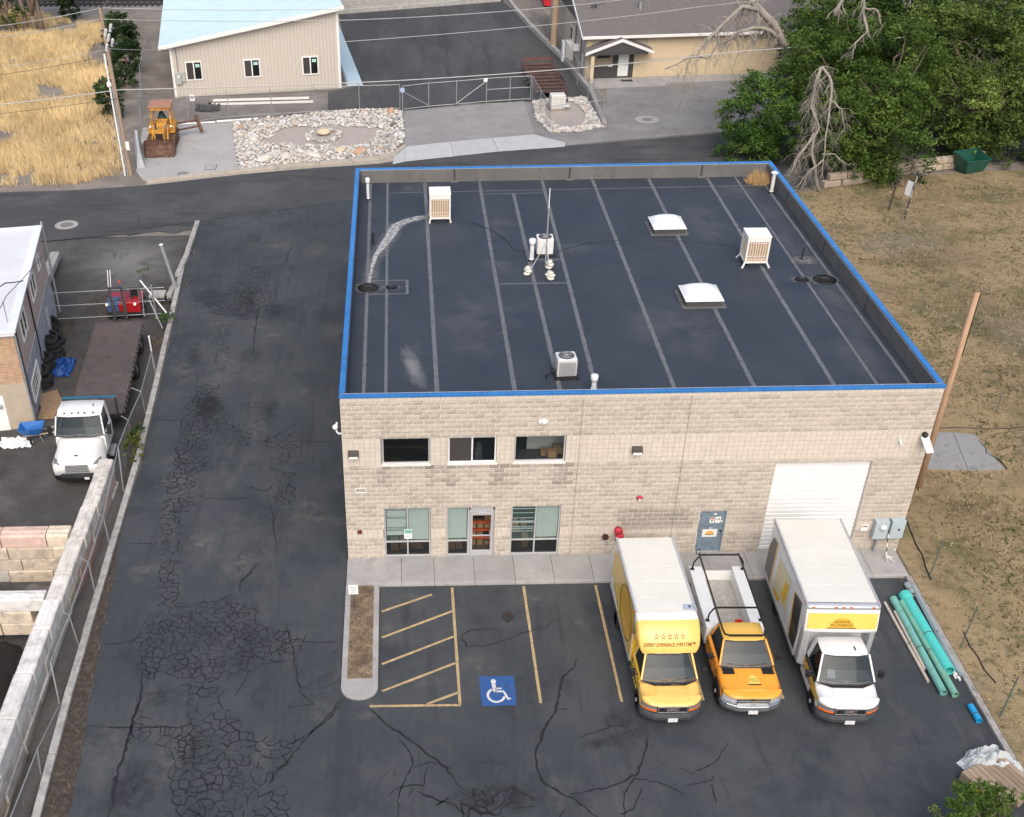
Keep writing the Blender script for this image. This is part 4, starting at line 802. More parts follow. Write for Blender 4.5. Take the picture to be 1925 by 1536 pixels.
def condenser(loc, rz, label, dark):
    o = thing('air_conditioner', label, 'air conditioner', (*loc, RZ), rz, 'air conditioners on the roof'); w, h = .38, .82
    MB().box(-w-.08, w+.08, -w-.08, w+.08, 0, .06).build('pad', BLACK, o)
    MB().prism([(w*math.copysign(1, c)*1-(.06*math.copysign(1, c) if k else 0), w*math.copysign(1, s_)-(.06*math.copysign(1, s_) if not k else 0)) for c, s_, k in ((1, -1, 0), (1, -1, 0), (1, 1, 0), (-1, 1, 0), (-1, -1, 0))][1:], .07, h, 1).build('case', mat('ac_case_light', (.58, .59, .59), .45, var=.04) if not dark else mat('ac_case_white', (.70, .69, .67), .45, var=.04), o, bevel=.04, segs=3)
    g_ = MB()
    for f in range(4):
        if dark and f != 1: continue
        t = f*PI/2; ca, sa = math.cos(t), math.sin(t)
        for i in range(14):
            x = -w+.08+(2*w-.16)*i/13; g_.mesh([(X*ca-Y*sa, X*sa+Y*ca, z) for z in (.12, h-.1) for Y in (-w-.008, -w+.01) for X in (x-.008, x+.008)], [(0,2,3,1),(4,5,7,6),(0,1,5,4),(2,6,7,3),(0,4,6,2),(1,3,7,5)])
    g_.build('coil_guard', GREYM if not dark else BLACK, o)
    MB().lathe([(.30, h-.004), (.30, h+.02), (.26, h+.03), (.25, h+.006), (0, h+.004)], (0, 0, 0), (0, 0, 1), 24).build('fan_shroud', BLACK if dark else DGREY, o, smooth=True)
    fg = MB()
    for r_ in (.06, .1, .14, .18, .22, .26): fg.tube([(r_*math.cos(a*PI/10), r_*math.sin(a*PI/10), h+.035) for a in range(21)], .005, 4, cap=False)
    for a in range(6): fg.bar((0, 0, h+.035), (.27*math.cos(a*PI/3), .27*math.sin(a*PI/3), h+.035), .006, .006)
    fg.build('fan_guard', GREYM, o); MB().lathe([(.07, h+.012), (.07, h+.04), (0, h+.05)], (0, 0, 0), (0, 0, 1), 12).build('fan_hub', GALV, o)
    fb = MB()
    for k in range(4): a = k*PI/2+.4; fb.face([(.05*math.cos(a), .05*math.sin(a), h+.012), (.23*math.cos(a-.3), .23*math.sin(a-.3), h+.010), (.23*math.cos(a+.35), .23*math.sin(a+.35), h+.022)])
    fb.build('fan_blade', GREYM, o); return o
condenser((8.95, 13.75), .0, 'white condenser with dark coil side in the roof centre', True); a2 = condenser((8.53, 2.55), .06, 'grey finned condenser near the front roof edge', False)
MB().tube([(-.38, -.2, .3), (-.55, -.2, .3), (-.6, -.2, .18), (-.75, -.25, .18), (-.78, -.25, .0)], .04, 8).build('pipe_run', BLACK, a2); MB().box(-.42, -.385, -.1, .12, .35, .6).build('service_box', GREYM, a2)
DOME = mat('acrylic_dome', (.80, .81, .81), .25, var=.02, spec=.5)
def skylight(x0, x1, y0, y1, label):
    o = thing('skylight', label, 'skylight', ((x0+x1)/2, (y0+y1)/2, RZ), 0, 'domed skylights on the roof'); w, d = (x1-x0)/2, (y1-y0)/2
    MB().box(-w-.12, w+.12, -d-.12, d+.12, .005, .03).build('flashing', mat('flashing_grey', (.11, .11, .11), .8, var=.2), o); MB().box(-w+.05, w-.05, -d+.05, d-.05, .03, .26).build('curb', mat('curb_dark', (.06, .06, .058), .7, var=.2), o)
    MB().box(-w, w, -d, d, .26, .31).build('rim', DOME, o, bevel=.01); n = 12; vs = []
    for j in range(n+1):
        for i in range(n+1):
            u, v = i/n*2-1, j/n*2-1; e = (1-abs(u)**2.6)*(1-abs(v)**2.6); vs.append((u*(w-.03), v*(d-.03), .312+.30*e**.7))
    MB().mesh(vs, [(j*(n+1)+i, j*(n+1)+i+1, (j+1)*(n+1)+i+1, (j+1)*(n+1)+i) for j in range(n) for i in range(n)]).build('dome', DOME, o, smooth=True)
skylight(14.36, 15.94, 15.6, 17.15, 'white domed skylight nearer the back roof edge'); skylight(14.27, 15.9, 7.95, 9.5, 'white domed skylight nearer the front roof edge')
def vent(x, y, h, r, label, cap='cup', m_=None, tilt=0):
    o = thing('vent_pipe', label, 'vent pipe', (x, y, RZ), 0, 'vent pipes on the roof'); M_ = m_ or mat('pvc_white', (.66, .68, .69), .5, var=.06)
    MB().lathe([(r*1.25, 0), (r*1.25, .1), (r, .12), (r, h), (r*.86, h), (r*.86, h-.3)], n=12).build('pipe', M_, o); MB().lathe([(r*2, .0), (r*1.8, .03), (r*1.3, .09)], n=12).build('boot', BLACK, o)
    if cap == 'cup': MB().lathe([(r*1.05, h-.22), (r*1.5, h-.14), (r*1.6, h+.02), (r*1.35, h+.06), (0, h+.07)], n=14).build('cap', mat('pvc_cap', (.78, .78, .77), .5), o, smooth=True)
    elif cap == 'mush': MB().lathe([(r*.9, h), (r*.9, h+.08), (r*1.9, h+.1), (r*1.9, h+.14), (r*.6, h+.2), (0, h+.21)], n=14).build('cap', mat('pvc_cap', (.78, .78, .77), .5), o)
vent(.66, 20.7, 1.1, .075, 'white capped vent pipe in the back left roof corner'); vent(9.44, 1.3, .62, .09, 'short white flared vent pipe at the front parapet', 'cup'); vent(8.28, 12.95, 1.0, .1, 'grey vent pipe with white cap beside the antenna mast')
vent(21.38, 20.7, .95, .09, 'white mushroom vent pipe in the back right roof corner', 'mush', mat('pvc_cream', (.62, .61, .56), .5)); vent(20.56, 12.56, .55, .035, 'thin black vent pipe near the right parapet', None, BLACK); vent(1.0, 15.0, .6, .05, 'thin black vent pipe near the left parapet', None, BLACK)
def drain(x, y, r, label, leafy=False):
    o = thing('roof_drain', label, 'roof drain', (x, y, RZ), 0, 'roof drains'); MB().lathe([(r*1.6, .014), (r*1.1, .02), (r, .024), (r*.95, .016), (0, .015)], n=20).build('sump', mat('drain_black', (.008, .008, .008), .5), o, smooth=True)
    mb = MB()
    for k in range(10): a = k*PI/5; mb.tube([(r*.6*math.cos(a), r*.6*math.sin(a), .02), (r*.55*math.cos(a), r*.55*math.sin(a), .08), (0, 0, .12)], .008, 4)
    mb.build('strainer', DGREY, o)
    if leafy:
        mb = MB()
        for k in range(60): a, q = rnd.uniform(0, 2*PI), r*1.5*math.sqrt(rnd.random()); c = Vector((q*math.cos(a), q*math.sin(a), .03+rnd.uniform(0, .03))); u = Vector((rnd.uniform(-1, 1), rnd.uniform(-1, 1), rnd.uniform(-.3, .3)))*.04; v = Vector((-u.y, u.x, .01)); mb.face([c-u, c+v*.5, c+u, c-v*.5])
        tag(mb.build('debris', mat('leaf_litter', (.07, .05, .02), .9, var=.4, vs=6), o), kind='stuff')
drain(.85, 10.4, .30, 'leaf-clogged roof drain at the left parapet', True); drain(1.86, 10.4, .17, 'small round overflow drain beside the leaf-clogged one'); drain(19.95, 10.46, .2, 'small ringed roof drain at the right side'); drain(20.95, 10.42, .32, 'wide debris-filled roof drain at the right parapet', True)
RING = stain_mat('drain_ring', (.30, .29, .28), 4, .35, .6, strength=.8)
for c, r_ in (((.85, 10.4), .8), ((1.86, 10.4), .5), ((19.95, 10.46), .6), ((20.95, 10.42), .8), ((20.6, 12.5), .8)): blob('ring_stain', c, r_, r_*.7, RZ+.0128, RING, bld)
o = thing('antenna_mast', 'thin antenna mast on guyed tripod in the roof centre', 'antenna', (8.85, 12.35, RZ)); MB().tube([(0, 0, .0), (0, 0, 2.6)], .035, 8).build('mast', GALV, o); MB().tube([(0, 0, 2.6), (0, 0, 3.65)], .022, 8).build('whip', WHITE, o); MB().lathe([(.05, 2.58), (.05, 2.75), (.02, 2.78)], n=8).build('clamp', GREYM, o)
for (x, y) in ((-.88, -.81), (.17, -.18), (.06, -1.34)): MB().tube([(0, 0, 1.15), (x*.9, y*.9, .1)], .022, 6).build('leg', GALV, o)
BAG = mat('sandbag', (.62, .60, .53), .95, var=.12, vs=5, bump=.02, bs=12)
for i, (x, y, l) in enumerate(((7.97, 11.54, 'left'), (9.02, 12.17, 'back'), (8.91, 11.01, 'front'))):
    o = thing('ballast_bag', f'pale ballast bag under the antenna tripod, the {l} one of three', 'sandbag', (x, y, RZ), rnd.uniform(0, 3), 'ballast bags under the antenna'); mb = MB()
    for (sx, sy, sz, z, a) in ((.27, .16, .07, .07, 0), (.24, .15, .07, .19, .8), (.16, .12, .06, .3, .3)):
        n = 10; vs = []; fs = []
        for j in range(7):
            ph = -PI/2+PI*j/6
            for k in range(n): t = 2*PI*k/n; X = math.copysign(abs(math.cos(t))**.6, math.cos(t))*math.cos(ph)**.6*sx*rnd.uniform(.95, 1.05); Y = math.copysign(abs(math.sin(t))**.6, math.sin(t))*math.cos(ph)**.6*sy; vs.append((X*math.cos(a)-Y*math.sin(a), X*math.sin(a)+Y*math.cos(a), z+sz*math.sin(ph)))
        for j in range(6):
            for k in range(n): fs.append((j*n+k, j*n+(k+1) % n, (j+1)*n+(k+1) % n, (j+1)*n+k))
        mb.mesh(vs, fs)
    mb.build('bag', BAG, o, smooth=True)
def cable(name, label, pts, r, m_, group=None, cat='cable'):
    o = MB().tube(pts, r, 5).build(name, m_); return tag(o, label, cat, group)
cable('roof_cable', 'dark cable curving from the left cooler to the roof centre', [(*rp(x, y), RZ+.02) for x, y in ((848, 420), (890, 420), (925, 433), (950, 450), (965, 470), (985, 473), (1000, 468))], .012, BLACK, 'cables on the roof'); cable('roof_cable', 'dark cable curving from the roof centre to the right cooler', [(*rp(x, y), RZ+.02) for x, y in ((1035, 478), (1070, 467), (1110, 456), (1160, 453), (1240, 452), (1310, 455), (1385, 463))], .012, BLACK, 'cables on the roof')
o = MB()
for k in range(500):
    a, q = rnd.uniform(0, 2*PI), math.sqrt(rnd.random()); x, y = 21.05+.62*q*math.cos(a), 22.2+.62*q*math.sin(a); h = .75*(1-q*q)**.6+.06; c = Vector((x, y, RZ+.02)); t = c+Vector((rnd.uniform(-.2, .2), rnd.uniform(-.2, .2), h*rnd.uniform(.5, 1.05))); s_ = Vector((rnd.uniform(-1, 1), rnd.uniform(-1, 1), 0))*.018; o.face([c-s_, c+s_, t], rnd.uniform(.7, 1.25))
tag(o.build('straw_heap', mat('straw', (.55, .36, .17), .95, tint=True)), 'heap of golden dry straw in the back right roof corner', 'straw', kind=None)
# ================================================================ VEHICLES (local frame: front bumper at y = 0, rear at +y)
def paint(name, col, rough=.3): return mat(name, col, rough, coat=.35, spec=.5, var=.03, vs=1.5)
CHROME = mat('chrome', (.62, .63, .64), .18, metal=.9); TYRE = mat('tyre_rubber', (.018, .018, .019), .85, var=.2, vs=8); RIMW = mat('steel_wheel', (.50, .50, .50), .4, metal=.4, var=.1)
VGLASS = mat('windscreen_glass', (.022, .036, .043), .03, spec=.6, alpha=.60); SGLASS = mat('side_glass', (.010, .012, .014), .06, spec=.5)
LAMP = mat('headlamp_clear', (.16, .16, .165), .12, coat=.6, var=.3, vs=12); LAMPC = mat('headlamp_bright', (.55, .56, .58), .12, metal=.3, coat=.6, var=.3, vs=14); AMBER = mat('amber_lens', (.62, .14, .02), .25, coat=.4); PLATE = mat('licence_plate', (.66, .66, .67), .5, var=.1, vs=20); TRIM = mat('charcoal_trim', (.035, .036, .04), .6, var=.1); REDL = mat('red_lens', (.35, .01, .01), .3)
def wheel(root, x, y, r=.38, w=.24, rim=None, name='wheel', dual=False):
    s_ = 1 if x > 0 else -1
    t = MB().lathe([(r*.6, -w/2), (r*.93, -w/2), (r, -w*.36), (r, w*.36), (r*.93, w/2), (r*.6, w/2), (r*.6, -w/2)], (x, y, r), (1, 0, 0), 24).build(name, TYRE, root, smooth=False)
    o = s_*(w/2-.02) if not dual else s_*(w/2-.10)
    MB().lathe([(r*.62, -.05), (r*.62, .02), (r*.54, .0), (r*.45, -.05*1), (r*.2, -.02), (r*.18, .05), (0, .055)], (x+o, y, r), (s_, 0, 0), 20).build('rim', rim or RIMW, t, smooth=True); return t
def body_sec(y, hw, zt, zb, zs=None, crown=.03, tw=.82):
    zs = zs if zs is not None else zt-.12
    if zt-zb < .3: h = zt-zb; return [(-hw, y, zb), (-hw, y, zb+h*.2), (-hw, y, zb+h*.45), (-hw*.99, y, zb+h*.75), (-hw*.93, y, zt-h*.06), (-hw*.4, y, zt), (hw*.4, y, zt), (hw*.93, y, zt-h*.06), (hw*.99, y, zb+h*.75), (hw, y, zb+h*.45), (hw, y, zb+h*.2), (hw, y, zb)]
    return [(-hw*.97, y, zb), (-hw, y, zb+.12), (-hw, y, zs-.12), (-hw*.975, y, zs), (-hw*tw, y, zt-crown), (-hw*.4, y, zt), (hw*.4, y, zt), (hw*tw, y, zt-crown), (hw*.975, y, zs), (hw, y, zs-.12), (hw, y, zb+.12), (hw*.97, y, zb)]
def greenhouse(root, P, roofm, pillm):
    """P: y0 (glass base front), z0, w0, y1 (glass top front), z1, w1, y2 (rear), wr"""
    y0, z0, w0, y1, z1, w1, y2 = P['y0'], P['z0'], P['w0'], P['y1'], P['z1'], P['w1'], P['y2']; bow = P.get('bow', .1); zr = P.get('zr', z1+.05); y2t = P.get('y2t', y2)
    lo = [(-w0, y0+bow, z0), (-w0*.5, y0+.02, z0-.005), (w0*.5, y0+.02, z0-.005), (w0, y0+bow, z0)]; hi = [(-w1, y1+bow*.6, z1), (-w1*.5, y1, z1), (w1*.5, y1, z1), (w1, y1+bow*.6, z1)]
    MB().mesh(lo+hi, [(0, 1, 5, 4), (1, 2, 6, 5), (2, 3, 7, 6)]).build('windscreen', VGLASS, root, smooth=True)
    for s_ in (-1, 1):
        a, b_ = Vector((s_*w0*1.0, y0+bow+.03, z0)), Vector((s_*w1*1.0, y1+bow*.6+.03, z1)); MB().mesh([(s_*(w0-.0), y0+bow+.02, z0), (s_*(w0-.0), y2, z0), (s_*w1, y2t, z1), (s_*w1, y1+bow*.6, z1)], [(0, 1, 2, 3)]).build('side_window', SGLASS, root)
        MB().bar(a+Vector((s_*.008, 0, .0)), b_+Vector((s_*.008, 0, .02)), .07, .09).build('pillar', pillm, root, bevel=.02)
        yb = P.get('yb', y2-.12); MB().mesh([(s_*(w0+.006), yb, z0-.02), (s_*(w0+.006), y2+.01, z0-.02), (s_*(w1+.006), y2t+.01, z1+.02), (s_*(w1+.006), y2t-(y2-yb), z1+.02)], [(0, 1, 2, 3)]).build('rear_pillar', pillm, root)
    rf = MB(); secs = []
    for (y, w, z, e) in ((y1-.015, w1*.97, z1-.01, .0), (y1+.06, w1*1.01, z1+.03, .02), (y1+(y2t-y1)*.45, w1*1.03, zr, .02), (y2t-.05, w1*1.02, zr-.005, .02), (y2t+.02, w1*.99, zr-.05, 0)):
        bw = bow*.6; secs.append([(-w, y+(bw if y < y1+.2 else 0), z-.05), (-w*.93, y+(bw*.7 if y < y1+.2 else 0), z-.005), (-w*.5, y, z+e), (w*.5, y, z+e), (w*.93, y+(bw*.7 if y < y1+.2 else 0), z-.005), (w, y+(bw if y < y1+.2 else 0), z-.05)])
    rf.loft(secs, closed=False, caps=False); rf.build('roof', roofm, root, smooth=True)
    MB().mesh([(-w0, y2, z0), (w0, y2, z0), (w1, y2t, zr-.06), (-w1, y2t, zr-.06)], [(3, 2, 1, 0)]).build('cab_back', TRIM, root); MB().box(-w0*.95, w0*.95, y0+bow+.1, y2-.02, z0+.034, z0+.046).build('cab_floor', TRIM, root)
    mb = MB(); mb.mesh([(-w0*.95, y0+bow+.04, z0+.05), (w0*.95, y0+bow+.04, z0+.05), (w0*.9, y0+bow+.5, z0+.09), (-w0*.9, y0+bow+.5, z0+.09), (-w0*.9, y0+bow+.52, z0+.05), (w0*.9, y0+bow+.52, z0+.05)], [(0, 1, 2, 3), (3, 2, 5, 4)]); mb.build('dashboard', mat('dash_grey', (.17, .19, .19), .7, var=.2, vs=4), root)  # dash kept pale to imitate the sky reflection low in the windscreen
    for s_ in (-1, 1): MB().box(s_*w0*.45-.24, s_*w0*.45+.24, y2-.5, y2-.3, z0-.3, z0+.38).build('seat_back', mat('seat_fabric', (.06, .065, .07), .9), root, bevel=.06)
    MB().tube([(w0*.45+.17*math.cos(t*PI/8), y0+bow+.6+.05*math.sin(t*PI/8), z0+.18+.16*math.sin(t*PI/8)) for t in range(17)], .018, 5, cap=False).build('steering_wheel', BLACK, root)
    fr = MB(); fp = [Vector(p) for p in (lo[0], lo[1], lo[2], lo[3], hi[3], hi[2], hi[1], hi[0], lo[0])]
    for a, b_ in zip(fp, fp[1:]): fr.bar(a+Vector((0, -.006, .004)), b_+Vector((0, -.006, .004)), .045, .012, up=(0, -.6, .8))
    fr.build('windscreen_seal', BLACK, root); MB().box(-.1, .1, y1+bow*.4+.02, y1+bow*.4+.06, z1-.12, z1-.05).build('interior_mirror', BLACK, root)
    for s_ in (-1, 1):
        mb = MB(); q = .55; a = Vector((s_*w0*.08, y0+.075, z0+.03)); b_ = Vector((s_*w0*.72, y0+.14, z0+.075)); mb.bar(a, b_, .02, .02); mb.build('wiper', BLACK, root)
def mirror(root, x, y, z, arm=.18, h=.26):
    s_ = 1 if x > 0 else -1; m_ = MB().hexa([(x+s_*arm-.09, y-.06, z), (x+s_*arm+.09, y-.06, z), (x+s_*arm+.09, y+.05, z), (x+s_*arm-.09, y+.05, z)], [(x+s_*arm-.1, y-.05, z+h), (x+s_*arm+.1, y-.05, z+h), (x+s_*arm+.1, y+.06, z+h), (x+s_*arm-.1, y+.06, z+h)]).build('mirror', BLACK, root, bevel=.03); MB().tube([(x, y+.02, z+.06), (x+s_*arm*.6, y, z+.06)], .025, 6).build('mirror_arm', BLACK, m_); return m_
def van_cab(root, body, hood, roofm, sidem=None, doorm=None):
    """cutaway cargo van cab"""
    st = [(.02, .50, .975, .955), (.045, .64, 1.0, .955), (.10, .76, 1.03, .95), (.165, .85, 1.055, .945), (.225, .905, 1.075, .94), (.29, .955, 1.095, .935), (.345, .985, 1.11, .93), (.40, .997, 1.125, .92), (.405, .997, 1.125, .46), (.80, 1.0, 1.22, .45), (1.05, 1.0, 1.28, .45)]
    hd = MB().loft([body_sec(*s_) for s_ in st], caps=True).build('hood', hood, root, smooth=True)
    md = hd.modifiers.new('bevel', 'BEVEL'); md.width = .01; md.segments = 1; md.limit_method = 'ANGLE'
    MB().loft([body_sec(y, 1.0, 1.30, .45, 1.22, .02) for y in (1.04, 1.2, 2.34)]).build('body', sidem or body, root, smooth=False, bevel=.02)
    for s_ in (-1, 1):
        d = MB().box(min(s_*1.0, s_*1.012), max(s_*1.0, s_*1.012), 1.18, 2.2, .56, 1.24).build('door', doorm or body, root, bevel=.004); MB().bar((s_*1.02, 2.0, 1.12), (s_*1.02, 2.15, 1.12), .03, .04).build('handle', BLACK, d)
    greenhouse(root, dict(y0=.80, z0=1.27, w0=.93, y1=1.40, z1=2.0, w1=.75, y2=2.34, bow=.12, yb=2.12), roofm, body)
    MB().loft([[(-.92, .93, 1.255), (-.5, .80, 1.255), (.5, .80, 1.255), (.92, .93, 1.255)], [(-.9, .72+.15, 1.262), (-.5, .70, 1.235), (.5, .70, 1.235), (.9, .72+.15, 1.262)]], closed=False, caps=False).build('cowl', BLACK, root)
    bp = MB(); secs = []
    for x in (-1.03, -1.0, -.9, -.6, 0, .6, .9, 1.0, 1.03):
        y = -.05+.34*(abs(x)/1.0)**4; secs.append([(x, y+.02, .33), (x, y-.02, .38), (x, y-.03, .50), (x, y+.02, .62), (x, y+.2, .64), (x, y+.3, .34)])
    bm = bp.loft(secs).build('bumper', mat('bumper_grey', (.050, .054, .062), .5), root, bevel=.012)
    bp = MB(); secs = []
    for x in (-.985, -.93, -.6, 0, .6, .93, .985): y = .03+.3*(abs(x)/1.0)**4; secs.append([(x, y, .55), (x, y, .70), (x, y+.02, .955), (x, y+.3, .955), (x, y+.3, .55)])
    bp.loft(secs).build('front_panel', TRIM, root)
    g_ = MB(); g_.box(-.50, .50, .0, .08, .665, .705); g_.box(-.50, .50, .0, .08, .915, .955); g_.box(-.50, -.46, .0, .08, .705, .915); g_.box(.46, .50, .0, .08, .705, .915); gs = g_.build('grille_surround', CHROME, root, bevel=.01)
    MB().box(-.47, .47, .018, .07, .70, .92).build('grille', BLACK, gs); g_ = MB(); text_mesh(g_, 'GMC', (0, .012, .81), (1, 0, 0), (0, 0, 1), .19, bold=.004); g_.build('badge', mat('badge_silver', (.5, .42, .42), .4, metal=.5), gs)
    for s_ in (-1, 1):
        def strip(z0, z1, off, n_, m_, par):
            mb = MB(); sc_ = []
            for x in (.53, .7, .85, .93, .975, .995): y = .03+.3*x**4-off; sc_.append([(s_*x, y, z0), (s_*x, y+.012, z1), (s_*x*.98, y+.1, z1), (s_*x*.98, y+.1, z0)])
            return mb.loft(sc_).build(n_, m_, par)
        h = strip(.785, .945, .014, 'headlight', LAMP, root); strip(.70, .775, .022, 'indicator', AMBER, h); strip(.80, .84, .02, 'reflector', mat('reflector_silver', (.4, .42, .44), .2, metal=.6), h)
        MB().box(min(s_*1.001, s_*1.006), max(s_*1.001, s_*1.006), 1.14, 1.155, .5, 1.26).build('door_gap', BLACK, root); MB().box(min(s_*1.013, s_*1.03), max(s_*1.013, s_*1.03), 1.2, 2.2, .80, .86).build('rub_strip', TRIM, root)
    for x in (-.55, .55): MB().bar((x, .16, 1.068), (x*.9, .8, 1.232), .012, .008).build('hood_crease', hood, root)
    for s_ in (-1, 1):
        mirror(root, s_*1.0, 1.18, 1.27, .2, .3)
    MB().obox((.02, -.095, .43), (.16, 0, 0), (0, .008, 0), (0, 0, .08)).build('licence_plate', PLATE, bm)
    for s_ in (-1, 1):
        MB().lathe([(.42, -.02), (.42, .012), (0, .012)], (s_*.992, .92, .40), (s_, 0, 0), 20).build('wheel_arch', BLACK, root); wheel(root, s_*.90, .92, .38, .23)
STARPTS = [(math.sin(k*PI/5)*(1 if k % 2 == 0 else .42), math.cos(k*PI/5)*(1 if k % 2 == 0 else .42)) for k in range(10)]
# ---- yellow box truck
YEL = paint('yellow_wrap', (.80, .50, .13)); YEL2 = paint('yellow_side_wrap', (.75, .47, .045)); AMB = paint('amber_wrap', (.76, .42, .035)); WHT = paint('white_vehicle_paint', (.70, .70, .69)); BOXT = mat('box_roof_white', (.64, .635, .585), .55, var=.04, vs=1.2, dirt=(.66, .66, .62), ds=.8, dthr=(.5, .8)); SILV = mat('silver_trim', (.50, .52, .55), .4, metal=.4, var=.1)
t1 = thing('box_truck', 'yellow box truck with five stars above the cab', 'truck', (11.08, -9.12, .008), 0, 'box trucks parked by the building')
van_cab(t1, YEL, YEL, paint('white_cab_roof', (.76, .75, .72)), YEL2, YEL2)
BW = 1.04
bx = MB().box(-BW, BW, 2.44, 6.52, .72, 2.96).build('cargo_box', WHT, t1, bevel=.03)
nx_, ny_ = 4, 14; vs = [(-BW+.03+(2*BW-.06)*i/nx_, 2.46+(4.03)*j/ny_, 2.962+.035*math.sin(PI*i/nx_)*(1 if 0 < j < ny_ else .2)+rnd.uniform(-.008, .008)) for j in range(ny_+1) for i in range(nx_+1)]
MB().mesh(vs, [(j*(nx_+1)+i, j*(nx_+1)+i+1, (j+1)*(nx_+1)+i+1, (j+1)*(nx_+1)+i) for j in range(ny_) for i in range(nx_)]).build('box_roof', BOXT, bx, smooth=True)
MB().box(.62, .96, 2.52, 2.78, 2.99, 3.01).build('vent_plate', mat('pale_blue_plate', (.35, .42, .5), .5), bx); MB().lathe([(.04, 3.01), (.05, 3.03), (0, 3.05)], (.82, 2.64, 0), (0, 0, 1), 8).build('vent_knob', DGREY, bx)
for s_ in (-1, 1): MB().box(min(s_*BW, s_*(BW+.015)), max(s_*BW, s_*(BW+.015)), 2.44, 6.52, .68, .80).build('side_rail', SILV, bx); MB().box(min(s_*(BW-.06), s_*(BW+.012)), max(s_*(BW-.06), s_*(BW+.012)), 2.46, 6.52, 2.9, 3.0).build('roof_rail', SILV, bx)
prof = [(2.46, 2.985, BW), (2.30, 2.98, BW), (2.10, 2.93, BW), (1.92, 2.84, BW), (1.74, 2.70, BW), (1.58, 2.52, BW-.01), (1.47, 2.34, BW-.03), (1.40, 2.20, BW-.08), (1.37, 2.10, BW-.15)]
cap_m = MB(); secs = []
for (y, z, w) in prof: secs.append([(-w, 2.46, 2.0), (-w, y+.03, min(z-.03, 2.9)), (-w+.05, y, z-.005), (-w*.5, y-.02, z+.008), (0, y-.03, z+.01), (w*.5, y-.02, z+.008), (w-.05, y, z-.005), (w, y+.03, min(z-.03, 2.9)), (w, 2.46, 2.0)])
cap_o = MB().loft(secs[2:], caps=False).build('wind_fairing', YEL, t1, smooth=True); MB().loft(secs[:3], caps=False).build('fairing_edge', WHT, cap_o, smooth=True)
MB().box(-.88, .88, 1.5, 2.45, 1.99, 2.03).build('fairing_floor', YEL, cap_o)
def fair(u, v):
    """point on the fairing face: u across, v from 0 (bottom edge) to 1 (top)"""
    k = (1-v)*(len(prof)-1); i = min(int(k), len(prof)-2); f = k-i; a, b_ = prof[i], prof[i+1]; y, z = a[0]+(b_[0]-a[0])*f, a[1]+(b_[1]-a[1])*f; d = Vector((0, b_[0]-a[0], b_[1]-a[1])).normalized(); n_ = Vector((0, d.z, -d.y)) if d.z < 0 else Vector((0, -d.z, d.y))
    n_ = Vector((0, -abs(n_.y), abs(n_.z))); return Vector((u, y-.03*(1-abs(u)), z))+n_*.016
mb = MB()
for i in range(5):
    c = (-.44+.22*i); r1, r2 = .092, .052; ring = []
    for k in range(10):
        x, y = STARPTS[k]; ring.append((c+x*r1, .43+y*.07, c+x*r2, .43+y*.04))
    for k in range(10):
        a, b_ = ring[k], ring[(k+1) % 10]; mb.face([fair(a[0], a[1]), fair(b_[0], b_[1]), fair(b_[2], b_[3]), fair(a[2], a[3])])
tm = MB(); text_mesh(tm, 'EXPERT EXPERIENCE, EVERYTIME™', (0, 0, 0), (1, 0, 0), (0, 1, 0), .108, bold=.003)
tm.v = [tuple(fair(v[0]*1.02+v[1]*.25, .27+v[1]*.95)) for v in tm.v]
mb.build('stars', mat('dark_gold_print', (.17, .085, .005), .5), cap_o); tm.build('lettering', MATS['dark_gold_print'], cap_o)
hx = MB()
for (cx_, cy_, r_) in ((-.62, .52, .17), (.05, .40, .14), (-.2, .5, .12), (.3, .42, .13), (.52, .55, .13), (.45, .72, .2), (-.4, .62, .12), (.12, .62, .15)):
    for k in range(6):
        a0, a1 = k*PI/3, (k+1)*PI/3; z_ = lambda y: 1.0+.235*min(1, (y-.1)/.75)**.75+.022
        p = [(cx_+r_*q*math.cos(a), cy_+r_*q*math.sin(a)*.8) for q, a in ((1, a0), (1, a1), (.93, a1), (.93, a0))]
        if max(y for _, y in p) < .78 and min(y for _, y in p) > .2: hx.face([(x, y, 1.062+.21*(y-.2)/.6+.018) for x, y in p])
hx.build('hexagon_print', paint('faint_hexagon', (.66, .42, .11)), t1)
MB().prism([(-BW-.004, 0), (-BW-.008, 0)], 0, 0) if False else None
sd_ = MB(); sd_.mesh([(-BW-.006, 6.45, 1.35), (-BW-.006, 6.45, 2.5), (-BW-.006, 5.6, 2.86), (-BW-.006, 2.47, 2.86), (-BW-.006, 2.47, .82), (-BW-.006, 4.9, .82)], [(0, 1, 2, 3, 4, 5)]); sd_.build('yellow_graphic', YEL2, bx)
sd_ = MB(); sd_.face([(-BW-.012, 3.7+.95*math.cos(t*PI/14), 1.85+.85*math.sin(t*PI/14)) for t in range(28)]); sd_.build('amber_graphic', AMB, bx)
sd_ = MB(); sd_.tube([(-BW-.012, 3.7+1.05*math.cos(t*PI/14), 1.85+.93*math.sin(t*PI/14)) for t in range(29)], .018, 4, cap=False); sd_.build('ring_graphic', mat('brown_print', (.15, .08, .01), .5), bx)
MB().box(-BW+.02, BW-.02, 2.425, 2.438, .74, 2.2).build('front_graphic', YEL2, bx)
for s_ in (-1, 1): wheel(t1, s_*.86, 5.0, .38, .42, dual=True); MB().box(s_*.9-.12, s_*.9+.12, 4.5, 5.5, .66, .72).build('mud_guard', BLACK, t1)
MB().box(-.9, .9, 6.4, 6.6, .42, .56).build('rear_bumper', DGREY, t1); MB().box(-.45, .45, 1.0, 6.3, .45, .7).build('chassis', BLACK, t1)
